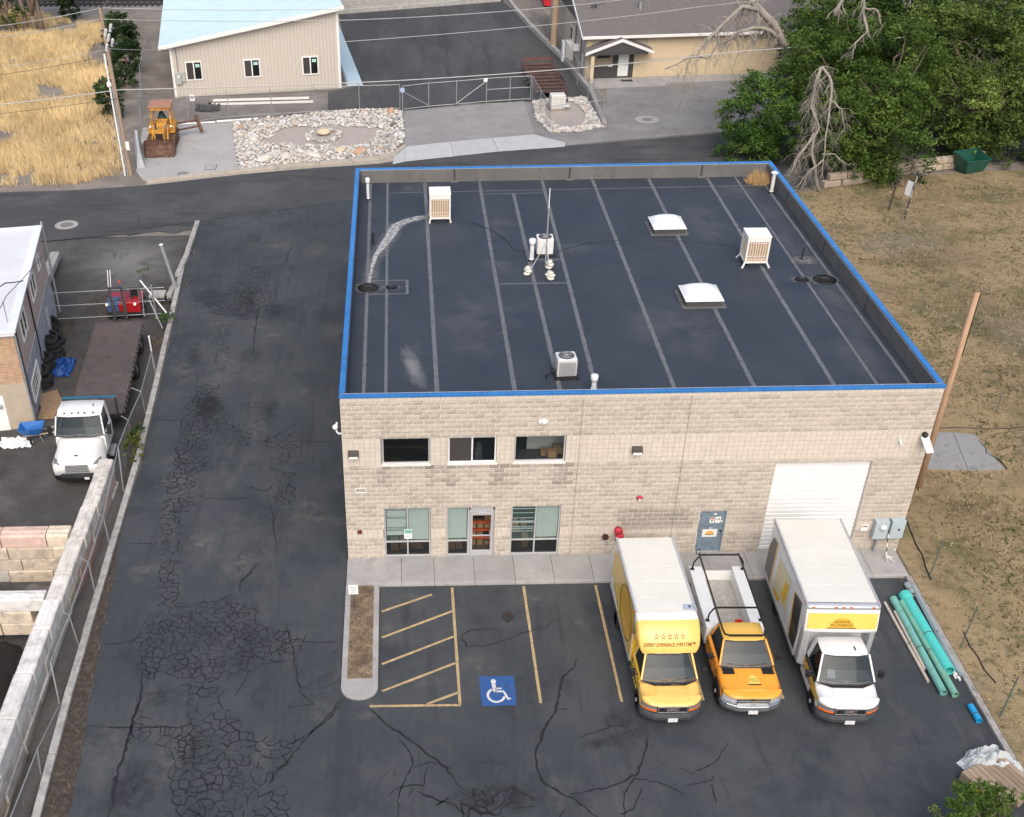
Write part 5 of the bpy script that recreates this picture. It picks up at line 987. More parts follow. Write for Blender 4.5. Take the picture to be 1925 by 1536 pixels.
def box_detail(bx, hw, y0, y1, z0, z1):
    SE = mat('panel_seam', (.50, .50, .49), .6)
    for s_ in (-1, 1):
        for k in range(1, int((y1-y0)/.62)): MB().box(min(s_*hw, s_*(hw+.010)), max(s_*hw, s_*(hw+.010)), y0+k*.62-.012, y0+k*.62+.012, z0+.1, z1-.08).build('panel_seam', SE, bx)
        MB().box(s_*hw-.03, s_*hw+.03, y0+.02, y0+.1, z1-.02, z1+.03).build('marker_light', AMBER, bx)
    for k in range(1, 5): MB().bar((-hw+.06, y0+k*(y1-y0)/5, z1+.035), (hw-.06, y0+k*(y1-y0)/5, z1+.035), .03, .012).build('roof_bow', BOXT, bx)
    MB().box(-hw+.05, hw-.05, y1, y1+.02, z0+.05, z1-.1).build('roller_door', BOXT, bx)
box_detail(bx, BW, 2.44, 6.52, .72, 2.96); MB().box(-.9, .9, .5, 6.3, .24, .44).build('underbody_shade', BLACK, t1)  # dark slab added under the truck to deepen its contact shade
# ---- white box truck
t3 = thing('box_truck', 'white box truck with yellow band and beehive emblem above the cab', 'truck', (16.90, -9.36, .008), -.045, 'box trucks parked by the building')
BLKW = paint('black_wrap', (.02, .02, .021)); van_cab(t3, WHT, WHT, WHT, BLKW, BLKW); BW3 = 1.22
bx = MB().hexa([(-BW3, 2.75, .75), (BW3, 2.75, .75), (BW3, 7.4, .75), (-BW3, 7.4, .75)], [(-BW3, 2.75, 3.18), (BW3, 2.75, 3.18), (BW3, 7.4, 3.18), (-BW3, 7.4, 3.18)]).build('cargo_box', WHT, t3, bevel=.025)
vs = [(-BW3+.04+(2*BW3-.08)*i/nx_, 2.78+(4.58)*j/ny_, 3.184+.04*math.sin(PI*i/nx_)*(1 if 0 < j < ny_ else .2)+rnd.uniform(-.006, .006)) for j in range(ny_+1) for i in range(nx_+1)]
MB().mesh(vs, [(j*(nx_+1)+i, j*(nx_+1)+i+1, (j+1)*(nx_+1)+i+1, (j+1)*(nx_+1)+i) for j in range(ny_) for i in range(nx_)]).build('box_roof', BOXT, bx, smooth=True)
for s_ in (-1, 1): MB().box(min(s_*(BW3-.05), s_*(BW3+.014)), max(s_*(BW3-.05), s_*(BW3+.014)), 2.6, 7.42, 3.08, 3.22).build('roof_rail', SILV, bx); MB().box(min(s_*BW3, s_*(BW3+.016)), max(s_*BW3, s_*(BW3+.016)), 2.75, 7.4, .7, .86).build('side_rail', SILV, bx)
# sloping attic over the cab
at_m = MB(); A = [(2.75, 3.18), (2.62, 3.165), (2.52, 3.08), (2.40, 2.62), (2.34, 2.30), (2.36, 2.2)]; secs = [[(-BW3, 2.76, z), (-BW3, y+.03, z), (-BW3+.08, y, z), (BW3-.08, y, z), (BW3, y+.03, z), (BW3, 2.76, z)] for y, z in A]
at_o = MB().loft(secs[2:]).build('attic', WHT, bx, smooth=False); MB().loft(secs[:3]).build('attic_rail', SILV, at_o, smooth=True)
fa = lambda u, z: Vector((u, 2.40+.12*(z-2.62)/.46 if z > 2.62 else 2.34+.06*(z-2.3)/.32, z))+Vector((0, -.012, .003))
ym = MB(); ym.mesh([fa(-BW3+.06, 2.36), fa(BW3-.06, 2.36), fa(BW3-.06, 2.62), fa(-BW3+.06, 2.62), fa(BW3-.06, 2.95), fa(-BW3+.06, 2.95)], [(0, 1, 2, 3), (3, 2, 4, 5)]); ym.build('yellow_band', paint('band_yellow', (.78, .55, .12)), at_o)
hm = MB(); pts = [(-.42, 2.42), (.42, 2.42)]+[(.42*math.cos(t*PI/10), 2.42+.36*math.sin(t*PI/10)) for t in range(1, 10)]
hm.face([fa(u*1.0, z)+Vector((0, -.008, 0)) for u, z in pts]); hm.build('emblem', paint('hive_amber', (.62, .38, .05)), at_o)
tm = MB(); text_mesh(tm, 'BEEHIVE', (0, 0, .1), (1, 0, 0), (0, 0, 1), .13); text_mesh(tm, 'PLUMBING', (0, 0, -.03), (1, 0, 0), (0, 0, 1), .145)
tm.v = [tuple(fa(v[0]*1.05, 2.54+v[2])+Vector((0, -.014, 0))) for v in tm.v]; tm.build('lettering', MATS['brown_print'], at_o); eb = MB(); eb.mesh([fa(-.5, 2.385)+Vector((0, -.01, 0)), fa(.5, 2.385)+Vector((0, -.01, 0)), fa(.5, 2.415)+Vector((0, -.01, 0)), fa(-.5, 2.415)+Vector((0, -.01, 0))], [(0, 1, 2, 3)]); eb.build('emblem_bar', BLACK, at_o)
MB().hexa([(-BW3+.01, 2.36, .75), (-BW3+.22, 2.2, .75), (-BW3+.3, 2.75, .75), (-BW3+.01, 2.75, .75)], [(-BW3+.01, 2.4, 2.3), (-BW3+.22, 2.3, 2.3), (-BW3+.3, 2.75, 2.3), (-BW3+.01, 2.75, 2.3)]).build('corner_fairing', SILV, bx, bevel=.04); MB().hexa([(BW3-.22, 2.2, .75), (BW3-.01, 2.36, .75), (BW3-.01, 2.75, .75), (BW3-.3, 2.75, .75)], [(BW3-.22, 2.3, 2.3), (BW3-.01, 2.4, 2.3), (BW3-.01, 2.75, 2.3), (BW3-.3, 2.75, 2.3)]).build('corner_fairing', SILV, bx, bevel=.04)
box_detail(bx, BW3, 2.75, 7.4, .75, 3.18); MB().box(-.92, .92, .5, 7.2, .24, .44).build('underbody_shade', BLACK, t3)  # black slab added below the white truck to darken the ground contact
for x in (-.25, 0, .25, -1.0, 1.0): MB().box(x-.05, x+.05, 2.54, 2.58, 3.11, 3.15).build('marker_light', AMBER, bx)
X_ = -BW3-.012
def side(name, pts, m_, dx=0): MB().face([(X_-dx, y, z) for y, z in pts]).build(name, m_, bx)
side('black_graphic', [(7.3, .9), (7.3, 2.0), (7.0, 2.65), (6.5, 2.75), (6.5, .9)], BLKW); side('yellow_stripe', [(6.5, .9), (6.5, 2.75), (6.4, 2.75), (6.38, .9)], YEL2)
side('pale_graphic', [(6.0, 1.1), (6.0, 2.5), (4.4, 2.7), (4.3, 1.3)], mat('pale_cream_graphic', (.62, .56, .36), .5, var=.1)); side('yellow_graphic', [(5.1, 1.5), (4.9, 2.3), (4.5, 2.4), (4.6, 1.4)], YEL2, .004); side('yellow_stripe', [(3.62, .9), (3.95, 2.7), (3.85, 2.7), (3.52, .9)], YEL2); side('black_graphic', [(3.5, .9), (3.83, 2.7), (3.05, 2.9), (2.85, 1.6), (2.9, .9)], BLKW)
side('yellow_graphic', [(6.0, .95), (6.0, 1.1), (5.1, 1.3), (5.3, .95)], YEL2, .003)
for s_ in (-1, 1): wheel(t3, s_*.90, 5.8, .38, .42, dual=True)
fm = MB(); fm.face([(-1.02, 2.3, .6), (-1.02, 2.3, 1.2), (-1.02, 1.2, 1.2), (-1.02, .4, 1.0), (-1.02, .4, .85), (-1.02, 1.1, .75)]); fm.build('yellow_sweep', YEL2, t3); MB().box(-1.03, -1.02, 1.25, 2.32, .5, .85).build('white_sill', WHT, t3)
MB().box(-.95, .95, 7.35, 7.62, .42, .56).build('rear_bumper', DGREY, t3); MB().box(-.45, .45, 1.0, 7.2, .45, .72).build('chassis', BLACK, t3)
MB().box(.32, .36, 1.62, 1.8, 2.07, 2.1).build('marker', mat('blue_marker', (.02, .04, .2), .5), t3)
pp = MB(); pp.face([(-.62, .995, 1.40), (-.36, .97, 1.40), (-.38, 1.155, 1.62), (-.62, 1.18, 1.62)]); pp.build('paper_notice', mat('paper_blue', (.45, .6, .66), .6), t3)
for v in pp.v: pass
yl = MB()
yl.ribbon([(19.0+.45*math.cos(t), -5.3+.8*math.sin(t)) for t in [0.3+.25*k for k in range(12)]], .05, z=.0145); yl.build('spray_mark', stain_mat('yellow_spray', (.4, .4, .05), 8, .3, .6, strength=.5) if False else mat('faded_spray', (.14, .14, .05), .9), lot_o)
# ---- orange utility pickup
ORG = paint('orange_paint', (.80, .33, .035)); ORG2 = paint('orange_roof', (.70, .45, .09)); t2 = thing('utility_pickup', 'orange pickup with white tool body and black ladder rack', 'pickup truck', (13.84, -8.86, .008), -.025)
st = [(.05, .52, .97, .93), (.08, .66, .99, .93), (.14, .78, 1.01, .93), (.2, .86, 1.03, .925), (.27, .92, 1.045, .92), (.34, .965, 1.06, .91), (.40, .99, 1.07, .90), (.405, .99, 1.07, .46), (.7, 1.0, 1.105, .45), (1.1, 1.0, 1.14, .45), (1.5, 1.0, 1.16, .45)]
hd = MB().loft([body_sec(y, hw, zt, zb, zt-.1, .02, .86) for y, hw, zt, zb in st]).build('hood', ORG, t2, smooth=True); md = hd.modifiers.new('bevel', 'BEVEL'); md.width = .012; md.segments = 1; md.limit_method = 'ANGLE'
MB().loft([body_sec(y, 1.0, 1.18, .45, 1.1, .02) for y in (1.49, 2.0, 3.0)]).build('body', ORG, t2, bevel=.02)
MB().hexa([(-.42, .3, 1.06), (.42, .3, 1.06), (.5, 1.3, 1.12), (-.5, 1.3, 1.12)], [(-.36, .34, 1.085), (.36, .34, 1.085), (.44, 1.28, 1.165), (-.44, 1.28, 1.165)]).build('hood_bulge', ORG, t2, bevel=.02)
for s_ in (-1, 1):
    d = MB().box(min(s_*1.0, s_*1.012), max(s_*1.0, s_*1.012), 1.75, 2.85, .55, 1.14).build('door', ORG, t2, bevel=.004); MB().bar((s_*1.02, 2.62, 1.02), (s_*1.02, 2.8, 1.02), .03, .04).build('handle', BLACK, d); mirror(t2, s_*1.0, 1.78, 1.13, .16, .22)
    MB().box(min(s_*.47, s_*.86), max(s_*.47, s_*.86), 1.02, 1.36, 1.128, 1.152).build('cowl_vent', BLACK, t2)
    h = MB().loft([[(s_*x, .05+.3*x**4, .70), (s_*x, .065+.3*x**4, .925), (s_*x*.97, .2+.3*x**4, .93), (s_*x*.97, .2+.3*x**4, .7)] for x in (.56, .7, .85, .93, .985)]).build('headlight', LAMPC, t2); MB().box(min(s_*1.001, s_*1.006), max(s_*1.001, s_*1.006), 1.70, 1.715, .5, 1.14).build('door_gap', BLACK, t2)
    MB().lathe([(.46, -.02), (.46, .012), (0, .012)], (s_*.992, .98, .42), (s_, 0, 0), 20).build('wheel_arch', BLACK, t2); wheel(t2, s_*.90, .98, .39, .25); wheel(t2, s_*.90, 4.75, .39, .25)
greenhouse(t2, dict(y0=1.27, z0=1.17, w0=.90, y1=1.98, z1=1.74, w1=.70, y2=3.0, y2t=2.92, bow=.1, yb=2.86), ORG2, ORG)
bp = MB(); secs = []
for x in (-.985, -.93, -.6, 0, .6, .93, .985): y = .07+.3*abs(x)**4; secs.append([(x, y, .55), (x, y, .93), (x, y+.3, .93), (x, y+.3, .55)])
bp.loft(secs).build('front_panel', TRIM, t2)
g_ = MB(); g_.box(-.54, .54, .05, .1, .70, .74); g_.box(-.54, .54, .05, .1, .80, .83); g_.box(-.54, .54, .05, .1, .91, .95); gs = g_.build('grille_bar', CHROME, t2, bevel=.008); MB().box(-.54, .54, .075, .12, .69, .95).build('grille', BLACK, gs)
eb = MB(); eb.mesh([(-.1, .042, .80), (.1, .042, .80), (.1, .042, .84), (-.1, .042, .84), (-.035, .04, .785), (.035, .04, .785), (.035, .04, .855), (-.035, .04, .855)], [(0, 1, 2, 3), (4, 5, 6, 7)]); eb.build('badge', mat('gold_badge', (.45, .36, .16), .35, metal=.5), gs)
bp = MB(); secs = []
for x in (-1.02, -.97, -.85, -.5, 0, .5, .85, .97, 1.02): y = -.05+.36*abs(x)**4; secs.append([(x, y, .42), (x, y-.03, .50), (x, y, .64), (x, y+.12, .68), (x, y+.25, .42)])
bm = bp.loft(secs).build('bumper', CHROME, t2, bevel=.012); bp = MB(); secs = []
for x in (-.97, -.6, 0, .6, .97): y = .06+.3*abs(x)**3; secs.append([(x, y, .26), (x, y, .45), (x, y+.2, .45), (x, y+.2, .26)])
bp.loft(secs).build('air_dam', TRIM, t2); MB().box(-.16, .16, -.105, -.09, .38, .52).build('licence_plate', PLATE, bm)
hv = MB(); z_ = lambda y: 1.085+.08*(y-.34)/.94+.004
hp = [(.16+.19*u, .58+.0*u) for u in (-1, 1)]+[(.16+.19*math.cos(t*PI/8), .58+.4*math.sin(t*PI/8)) for t in range(1, 8)]
hv.face([(x-.06, y, z_(y)) for x, y in hp]); hv.build('emblem', paint('emblem_yellow', (.72, .55, .12)), t2); MB().mesh([(-.12, .53, z_(.53)+.003), (.32, .53, z_(.53)+.003), (.32, .58, z_(.58)+.003), (-.12, .58, z_(.58)+.003)], [(0, 1, 2, 3)]).build('emblem_bar', BLACK, t2)
tm = MB(); text_mesh(tm, 'BEEHIVE', (.1, 0, .79), (1, 0, 0), (0, 0, 1), .075); text_mesh(tm, 'PLUMBING', (.1, 0, .70), (1, 0, 0), (0, 0, 1), .075); tm.v = [(v[0], v[2], z_(v[2])+.005) for v in tm.v]; tm.build('lettering', MATS['brown_print'], t2)
MB().box(-.88, .88, .5, 6.2, .24, .42).build('underbody_shade', BLACK, t2)  # black slab under the pickup, added for a darker contact shadow
TB = mat('tool_body_white', (.66, .70, .73), .45, var=.04, tint=True)
for s_ in (-1, 1):
    x0, x1 = sorted((s_*.58, s_*1.02)); tb = MB().box(x0, x1, 3.12, 6.45, .55, 1.32).build('tool_cabinet', WHT, t2, bevel=.02); MB().box(x0-.012, x1+.012, 3.1, 6.47, 1.32, 1.36).build('cabinet_lid', TB, tb, bevel=.008)
    for k in range(3): MB().box(min(s_*1.02, s_*1.03), max(s_*1.02, s_*1.03), 3.2+k*1.08, 4.2+k*1.08, .66, 1.26).build('cabinet_door', WHT, tb, bevel=.006); MB().box(min(s_*1.03, s_*1.045), max(s_*1.03, s_*1.045), 3.62+k*1.08, 3.78+k*1.08, .95, 1.0).build('latch', BLACK, tb)
MB().box(-.58, .58, 3.12, 6.4, .70, .78).build('load_floor', mat('scuffed_bed', (.34, .33, .31), .7, var=.2, vs=6, dirt=(.09, .085, .08), ds=14, dthr=(.58, .64)), t2); MB().box(-.58, .58, 3.08, 3.14, .7, 1.3).build('headboard', WHT, t2); MB().box(-.98, .98, 6.36, 6.44, .62, 1.18).build('tailgate', WHT, t2)
MB().box(-.9, .9, 6.46, 6.62, .42, .58).build('rear_bumper', DGREY, t2); MB().box(-.4, .4, .8, 6.3, .4, .65).build('chassis', BLACK, t2); MB().box(-.12, .12, 2.97, 3.03, 1.70, 1.80).build('brake_light', REDL, t2)
RK = mat('black_rack_steel', (.012, .012, .013), .45); rk2 = bpy.data.objects.new('ladder_rack', None); link(rk2, t2); zr_ = 1.98
rail = lambda s_: [(s_*.73, 6.45, zr_), (s_*.73, 5.0, zr_), (s_*.73, 3.3, zr_), (s_*.73, 2.35, zr_), (s_*.70, 2.1, zr_), (s_*.55, 2.02, zr_)]
for s_ in (-1, 1):
    MB().tube(rail(s_), .033, 8).build('rail', RK, rk2)
    for y in (6.3, 3.45): MB().tube([(s_*.73, y, zr_), (s_*.82, y, zr_-.1), (s_*.92, y, zr_-.3), (s_*.94, y, 1.37)], .03, 8).build('upright', RK, rk2); MB().box(s_*.94-.07, s_*.94+.07, y-.06, y+.06, 1.361, 1.39).build('foot', RK, rk2)
for y in (6.4, 3.45): MB().bar((-.73, y, zr_-.005), (.73, y, zr_-.005), .05, .05).build('cross_bar', RK, rk2)
MB().bar((-.56, 2.02, zr_), (.56, 2.02, zr_), .055, .055).build('front_bar', RK, rk2); MB().tube([(-.76, 6.42+.0*math.cos(t*PI/8), zr_+.13+.12*math.cos(t*PI/8)) if False else (-.78+.07*math.sin(t*PI/8), 6.42, zr_+.12+.14*math.cos(t*PI/8)) for t in range(17)], .014, 6, cap=False).build('tie_loop', RK, rk2)
# ---- white flatbed lorry in the yard
YZ = -.6; t4 = thing('flatbed_truck', 'white flatbed truck with rusty steel deck in the yard', 'truck', (-12.25, 6.2, YZ), 0.03)
# hood with flared wings
def hsec(y, hw, wt, zt, zb): return [(-hw, y, zb), (-hw*1.0, y, zb+.25), (-hw*.97, y, zb+.45), (-wt*1.05, y, zt-.16), (-wt*.85, y, zt-.03), (-wt*.4, y, zt), (wt*.4, y, zt), (wt*.85, y, zt-.03), (wt*1.05, y, zt-.16), (hw*.97, y, zb+.45), (hw, y, zb+.25), (hw, y, zb)]
hd = MB().loft([hsec(.06, .98, .55, 1.26, .68), (hsec(.12, 1.06, .62, 1.36, .66)), hsec(.4, 1.16, .70, 1.52, .66), hsec(.9, 1.19, .80, 1.66, .66), hsec(1.3, 1.12, .90, 1.74, .7), hsec(1.55, 1.1, 1.02, 1.80, .8)]).build('hood', WHT, t4, smooth=True)
MB().loft([body_sec(y, 1.12, 1.86, .85, 1.75, .02, .9) for y in (1.5, 1.9, 3.05)]).build('body', WHT, t4, bevel=.02)
greenhouse(t4, dict(y0=1.36, z0=1.84, w0=1.08, y1=1.78, z1=2.62, w1=.98, y2=3.05, bow=.14, yb=2.72, zr=2.76), WHT, WHT)
for s_ in (-1, 1):
    d = MB().box(min(s_*1.12, s_*1.132), max(s_*1.12, s_*1.132), 1.75, 2.75, .95, 1.8).build('door', WHT, t4, bevel=.004); MB().bar((s_*1.14, 2.5, 1.6), (s_*1.14, 2.68, 1.6), .03, .04).build('handle', BLACK, d); mirror(t4, s_*1.12, 1.6, 1.8, .2, .5)
    MB().hexa([(s_*.72, .05, .95), (s_*1.05, .28, 1.0), (s_*1.05, .5, 1.0), (s_*.75, .3, .95)][::s_], [(s_*.74, .1, 1.2), (s_*1.03, .32, 1.3), (s_*1.03, .55, 1.35), (s_*.75, .3, 1.2)][::s_]).build('headlight', LAMP, t4, bevel=.02)
    MB().lathe([(.56, -.06), (.56, .02), (0, .02)], (s_*1.15, .95, .5), (s_, 0, 0), 20).build('wheel_arch', BLACK, t4); wheel(t4, s_*1.04, .95, .5, .28); MB().box(min(s_*.95, s_*1.3), max(s_*.95, s_*1.3), 1.75, 2.6, .5, .62).build('step', GALV, t4)
    wheel(t4, s_*1.04-.14, 9.8, .5, .5, mat('white_wheel', (.55, .54, .5), .5), dual=True); wheel(t4, s_*1.04-.33, 12.5, .5, .5, MATS['white_wheel'], dual=True)
g_ = MB().hexa([(-.56, .03, .80), (.56, .03, .80), (.56, .1, .80), (-.56, .1, .80)], [(-.5, .06, 1.2), (.5, .06, 1.2), (.5, .12, 1.2), (-.5, .12, 1.2)]).build('grille', mat('grille_silver', (.42, .44, .45), .35, metal=.4), t4, bevel=.02); gb = MB()
for z in (.86, .94, 1.02, 1.10, 1.17): gb.box(-.5, .5, .015+.03*(z-.8)/.4, .05, z, z+.022)
gb.build('grille_slat', DGREY, g_)
bp = MB(); secs = []
for x in (-1.16, -1.1, -.7, 0, .7, 1.1, 1.16): y = -.06+.36*(abs(x)/1.16)**3; secs.append([(x, y, .42), (x, y-.03, .6), (x, y+.02, .76), (x, y+.25, .78), (x, y+.25, .42)])
bm = bp.loft(secs).build('bumper', BLACK, t4, bevel=.02); MB().box(.30, .52, -.11, -.095, .52, .64).build('licence_plate', PLATE, bm); MB().box(-.08, .08, .3, .34, 1.52, 1.56).build('badge', DGREY, t4)
for x in (-.62, -.28, 0, .28, .66): MB().lathe([(.05, 0), (.045, .04), (0, .06)], (x, 1.95, 2.73), (0, 0, 1), 8).build('roof_light', mat('smoked_lens', (.16, .15, .15), .4), t4)
MB().tube([(.55, 2.7, 2.77), (.58, 2.5, 2.84), (.6, 2.35, 2.84)], .025, 6).build('air_horn', CHROME, t4)
DK = mat('rusty_deck_steel', (.088, .072, .068), .7, var=.25, vs=1.5, tint=True, dirt=(.13, .082, .062), ds=.8, dthr=(.5, .75), bump=.004, bs=30, rvar=.12)
dk = bpy.data.objects.new('deck', None); link(dk, t4); dk.rotation_euler = (0, 0, .05); dk.location = (.1, 4.3, 1.12); DW = 1.26
for k in range(5): MB().box(-DW, DW, .05+k*1.89, .05+k*1.89+1.88, 0, .06, rnd.uniform(.9, 1.1)).build('deck_plate', DK, dk, bevel=.004)
MB().box(-DW+.04, DW-.04, .05, 9.45, -.2, -.004).build('deck_frame', mat('black_frame', (.02, .02, .021), .6), dk)
ek = MB()
for k in range(19):
    for s_ in (-1, 1): ek.box(min(s_*DW, s_*(DW+.07)), max(s_*DW, s_*(DW+.07)), .3+k*.49, .3+k*.49+.16, -.12, .03)
tag(ek.build('stake_pockets', DK, dk), kind='stuff')
ek = MB()
for k in range(9):
    for x in (-.85, .0+.85): ek.lathe([(.045, .061), (0, .0615)], (x+(.1 if k % 2 else 0), .7+k*1.0, 0), (0, 0, 1), 8)
tag(ek.build('deck_holes', BLACK, dk), kind='stuff')
hb = bpy.data.objects.new('headboard', None); link(hb, t4); hb.location = (-.02, 4.3, 1.0)
TEAL = mat('teal_blue_steel', (.03, .16, .26), .45, var=.15)
MB().bar((-1.3, 0, 1.15), (1.2, 0, 1.15), .07, .08).build('top_rail', TEAL, hb)
for x in (-1.27, -.45, .45, 1.17): MB().bar((x, 0, .1), (x, 0, 1.12), .06, .06).build('upright', TEAL if x < -.4 and x > -1 else mat('black_frame', (0, 0, 0)), hb)
MB().box(-.45, .45, .5, 12.6, .55, .85).build('chassis', BLACK, t4)
# ---- forklift
fk = thing('forklift', 'red and blue forklift with open roof cage behind the flatbed', 'forklift', (-13.35, 22.9, -.45), 0.06); FRED = paint('forklift_red', (.33, .012, .015)); FBLU = paint('forklift_blue', (.05, .10, .22), .5); fk.scale = (.88, .88, .88)
def rbox(x0, x1, y0, y1, z0, z1, name, m_, parent, bev=.05): return MB().box(x0, x1, y0, y1, z0, z1).build(name, m_, parent, bevel=bev, segs=3)
rbox(.05, 1.1, -.65, .35, .45, 1.15, 'front_body', FRED, fk); rbox(-1.05, -.3, -.6, .5, .45, 1.1, 'engine_cover', FBLU, fk, .12); rbox(-.35, .2, -.5, .7, .45, 1.0, 'seat_base', FRED, fk); rbox(-1.05, 1.1, .5, 1.5, .4, .95, 'counterweight', FRED, fk, .1); rbox(-1.05, 1.1, -.6, 1.3, .25, .5, 'chassis', BLACK, fk, .03)
rbox(.35, .85, .2, .7, .95, 1.2, 'seat', BLACK, fk, .06); rbox(.35, .85, .62, .78, 1.1, 1.6, 'seat_back', BLACK, fk, .06); MB().tube([(.5, -.3, 1.1), (.52, -.12, 1.4)], .025, 6).build('steering_column', BLACK, fk); MB().tube([(.52+.17*math.cos(t*PI/8), -.12+.12*math.sin(t*PI/8), 1.42+.1*math.sin(t*PI/8)) for t in range(17)], .018, 6, cap=False).build('steering_wheel', BLACK, fk)
cg = bpy.data.objects.new('roof_cage', None); link(cg, fk); CG = mat('grey_cage', (.12, .13, .14), .5)
P_ = [(.0, -.45), (1.05, -.45), (1.05, .75), (.0, .75)]
for i in range(4): a, b_ = P_[i], P_[(i+1) % 4]; MB().bar((*a, 2.15), (*b_, 2.15), .06, .06).build('roof_bar', CG, cg); MB().tube([(*a, 2.15), (a[0]*1.0+.02, a[1]*1.15, 1.0)], .035, 6).build('cage_post', CG, cg)
for k in range(5): y = -.25+k*.2; MB().bar((.0, y, 2.16), (1.05, y, 2.16), .035, .03).build('roof_bar', CG, cg)
mk = bpy.data.objects.new('mast', None); link(mk, fk); MS = mat('mast_steel', (.05, .053, .056), .5, var=.2)
for x in (-.62, .12): MB().bar((x, -.8, .1), (x-.05, -.72, 2.25), .13, .09).build('mast_rail', MS, mk); MB().tube([(x+.09, -.82, .2), (x+.05, -.74, 1.7)], .03, 8).build('lift_cylinder', CHROME, mk)
MB().bar((-.72, -.72, 2.25), (.12, -.72, 2.25), .1, .1).build('cross_beam', MS, mk); MB().bar((-.6, -.82, .5), (.12, -.82, .5), .08, .06).build('cross_beam', MS, mk); MB().bar((-.6, -.78, 1.4), (.12, -.78, 1.4), .05, .05).build('cross_beam', MS, mk)
for x in (-.65, -.5): MB().bar((x-.1, -.4, 2.1), (x-.12, .3, 3.0), .04, .05).build('fork', GALV, mk)
for (x, y) in ((-1.0, -.6), (.78, -.68)): MB().lathe([(.09, 0), (.09, .05), (0, .07)], (x, y, 1.05), (0, -1, .4), 12).build('work_light', mat('lamp_white', (.8, .78, .72), .3), fk)
MB().lathe([(.08, 0), (.09, .08), (.05, .16), (0, .17)], (-.12, .2, 2.15), (0, 0, 1), 10).build('beacon', mat('beacon_red', (.5, .05, .03), .3), fk)
for (x, y) in ((-.95, -.3), (1.0, -.3), (-.95, 1.0), (1.0, 1.0)): wheel(fk, x, y, .36, .28)
# ---- crawler loader
dz = thing('crawler_loader', 'rusty yellow crawler loader with its bucket lowered', 'crawler loader', (-15.5, 47.6, .006), .05); DY = mat('worn_yellow_paint', (.55, .27, .04), .65, var=.25, vs=3, dirt=(.17, .075, .035), ds=2.4, dthr=(.48, .62)); RUST = mat('rusty_steel', (.125, .068, .048), .8, var=.35, vs=3, tint=True, dirt=(.24, .15, .11), ds=3, dthr=(.5, .75), bump=.01, bs=20)
bk = MB(); secs = []
for x in (-1.1, 1.1): secs.append([(x, -.12, .05), (x, .35, .02), (x, .75, .18), (x, .85, .6), (x, .72, 1.0), (x, .62, 1.08), (x, .67, .98), (x, .77, .6), (x, .68, .25), (x, .35, .1), (x, -.12, .09)])
bko = bk.loft(secs).build('bucket', RUST, dz); MB().box(-1.13, -1.1, .0, .82, .04, 1.0).build('bucket_side', RUST, bko); MB().box(1.1, 1.13, .0, .82, .04, 1.0).build('bucket_side', RUST, bko)
for k in range(8): MB().box(-1.06+k*.29, -.97+k*.29, -.26, -.1, .03, .1).build('tooth', RUST, bko)
for s_ in (-1, 1):
    tr = bpy.data.objects.new('track', None); link(tr, dz); tr.location = (s_*.82, 2.6, 0)
    n = 34; path = []
    for k in range(n):
        t = k/n; per = 2*2.6+2*PI*.40; d = t*per
        if d < 2.6: p = (-1.3+d, .82, 0)
        elif d < 2.6+PI*.40: a = (d-2.6)/.40; p = (1.3+.40*math.sin(a), .42+.40*math.cos(a), a)
        elif d < 5.2+PI*.40: p = (1.3-(d-2.6-PI*.40), .02, PI)
        else: a = (d-5.2-PI*.40)/.40; p = (-1.3-.40*math.sin(a), .42-.40*math.cos(a), PI+a)
        path.append(p)
    me = MB().box(-.22, .22, -.075, .075, -.02, .02).box(-.22, .22, -.02, .02, .02, .06).data('track_shoe', RUST)
    for (y, z, a) in path: inst(me, 'track_shoe', tr, (0, y, z), (-a, 0, 0))
    MB().box(-.14, .14, -1.25, 1.25, .18, .66).build('track_frame', RUST, tr, bevel=.03)
    for y in (-1.3, 1.3): MB().lathe([(0, -.1), (.34, -.1), (.34, .1), (0, .1)], (0, y, .42), (1, 0, 0), 16).build('idler', RUST, tr)
    MB().bar((s_*.58, .92, .6), (s_*.52, 2.3, 1.55), .12, .24).build('lift_arm', DY, dz, bevel=.02); MB().tube([(s_*.36, .95, .9), (s_*.36, 2.2, 1.7)], .06, 8).build('tilt_cylinder', CHROME, dz)
    MB().box(s_*.74-.26, s_*.74+.26, 2.4, 4.2, .95, 1.45).build('fender', DY, dz, bevel=.05); MB().lathe([(.07, 0), (.07, .05), (0, .06)], (s_*.78, 2.38, 1.5), (0, -1, .5), 10).build('work_light', MATS['lamp_white'], dz)
    for y in (2.9, 4.3): MB().bar((s_*.70, y, 1.4), (s_*.70, y+.1, 2.75), .1, .12).build('cab_post', DY, dz, bevel=.01)
MB().box(-.4, .4, .95, 2.1, .7, 1.55).build('nose', DY, dz, bevel=.04); MB().box(-.28, .28, .93, .955, .75, 1.42).build('radiator', mat('dark_radiator', (.03, .022, .018), .8), dz); MB().hexa([(-.42, 2.0, 1.5), (.42, 2.0, 1.5), (.5, 3.0, 1.7), (-.5, 3.0, 1.7)], [(-.4, 2.0, 1.6), (.4, 2.0, 1.6), (.48, 3.0, 1.9), (-.48, 3.0, 1.9)]).build('engine_cover', DY, dz, bevel=.03)
MB().box(-.5, .5, 2.0, 4.3, .7, 1.52).build('hull', DY, dz, bevel=.03); MB().tube([(-.25, 1.6, 1.5), (-.25, 1.6, 2.0)], .05, 8).build('exhaust', BLACK, dz); MB().box(-.85, .85, 2.7, 4.5, 2.75, 2.86).build('cab_roof', mat('rusty_pink_roof', (.36, .18, .13), .8, var=.2, vs=3, dirt=(.45, .25, .1), ds=2), dz, bevel=.04); MB().bar((-.7, 2.8, 2.66), (.7, 2.8, 2.66), .14, .16).build('roof_beam', DY, dz)
vs = []; n = 10
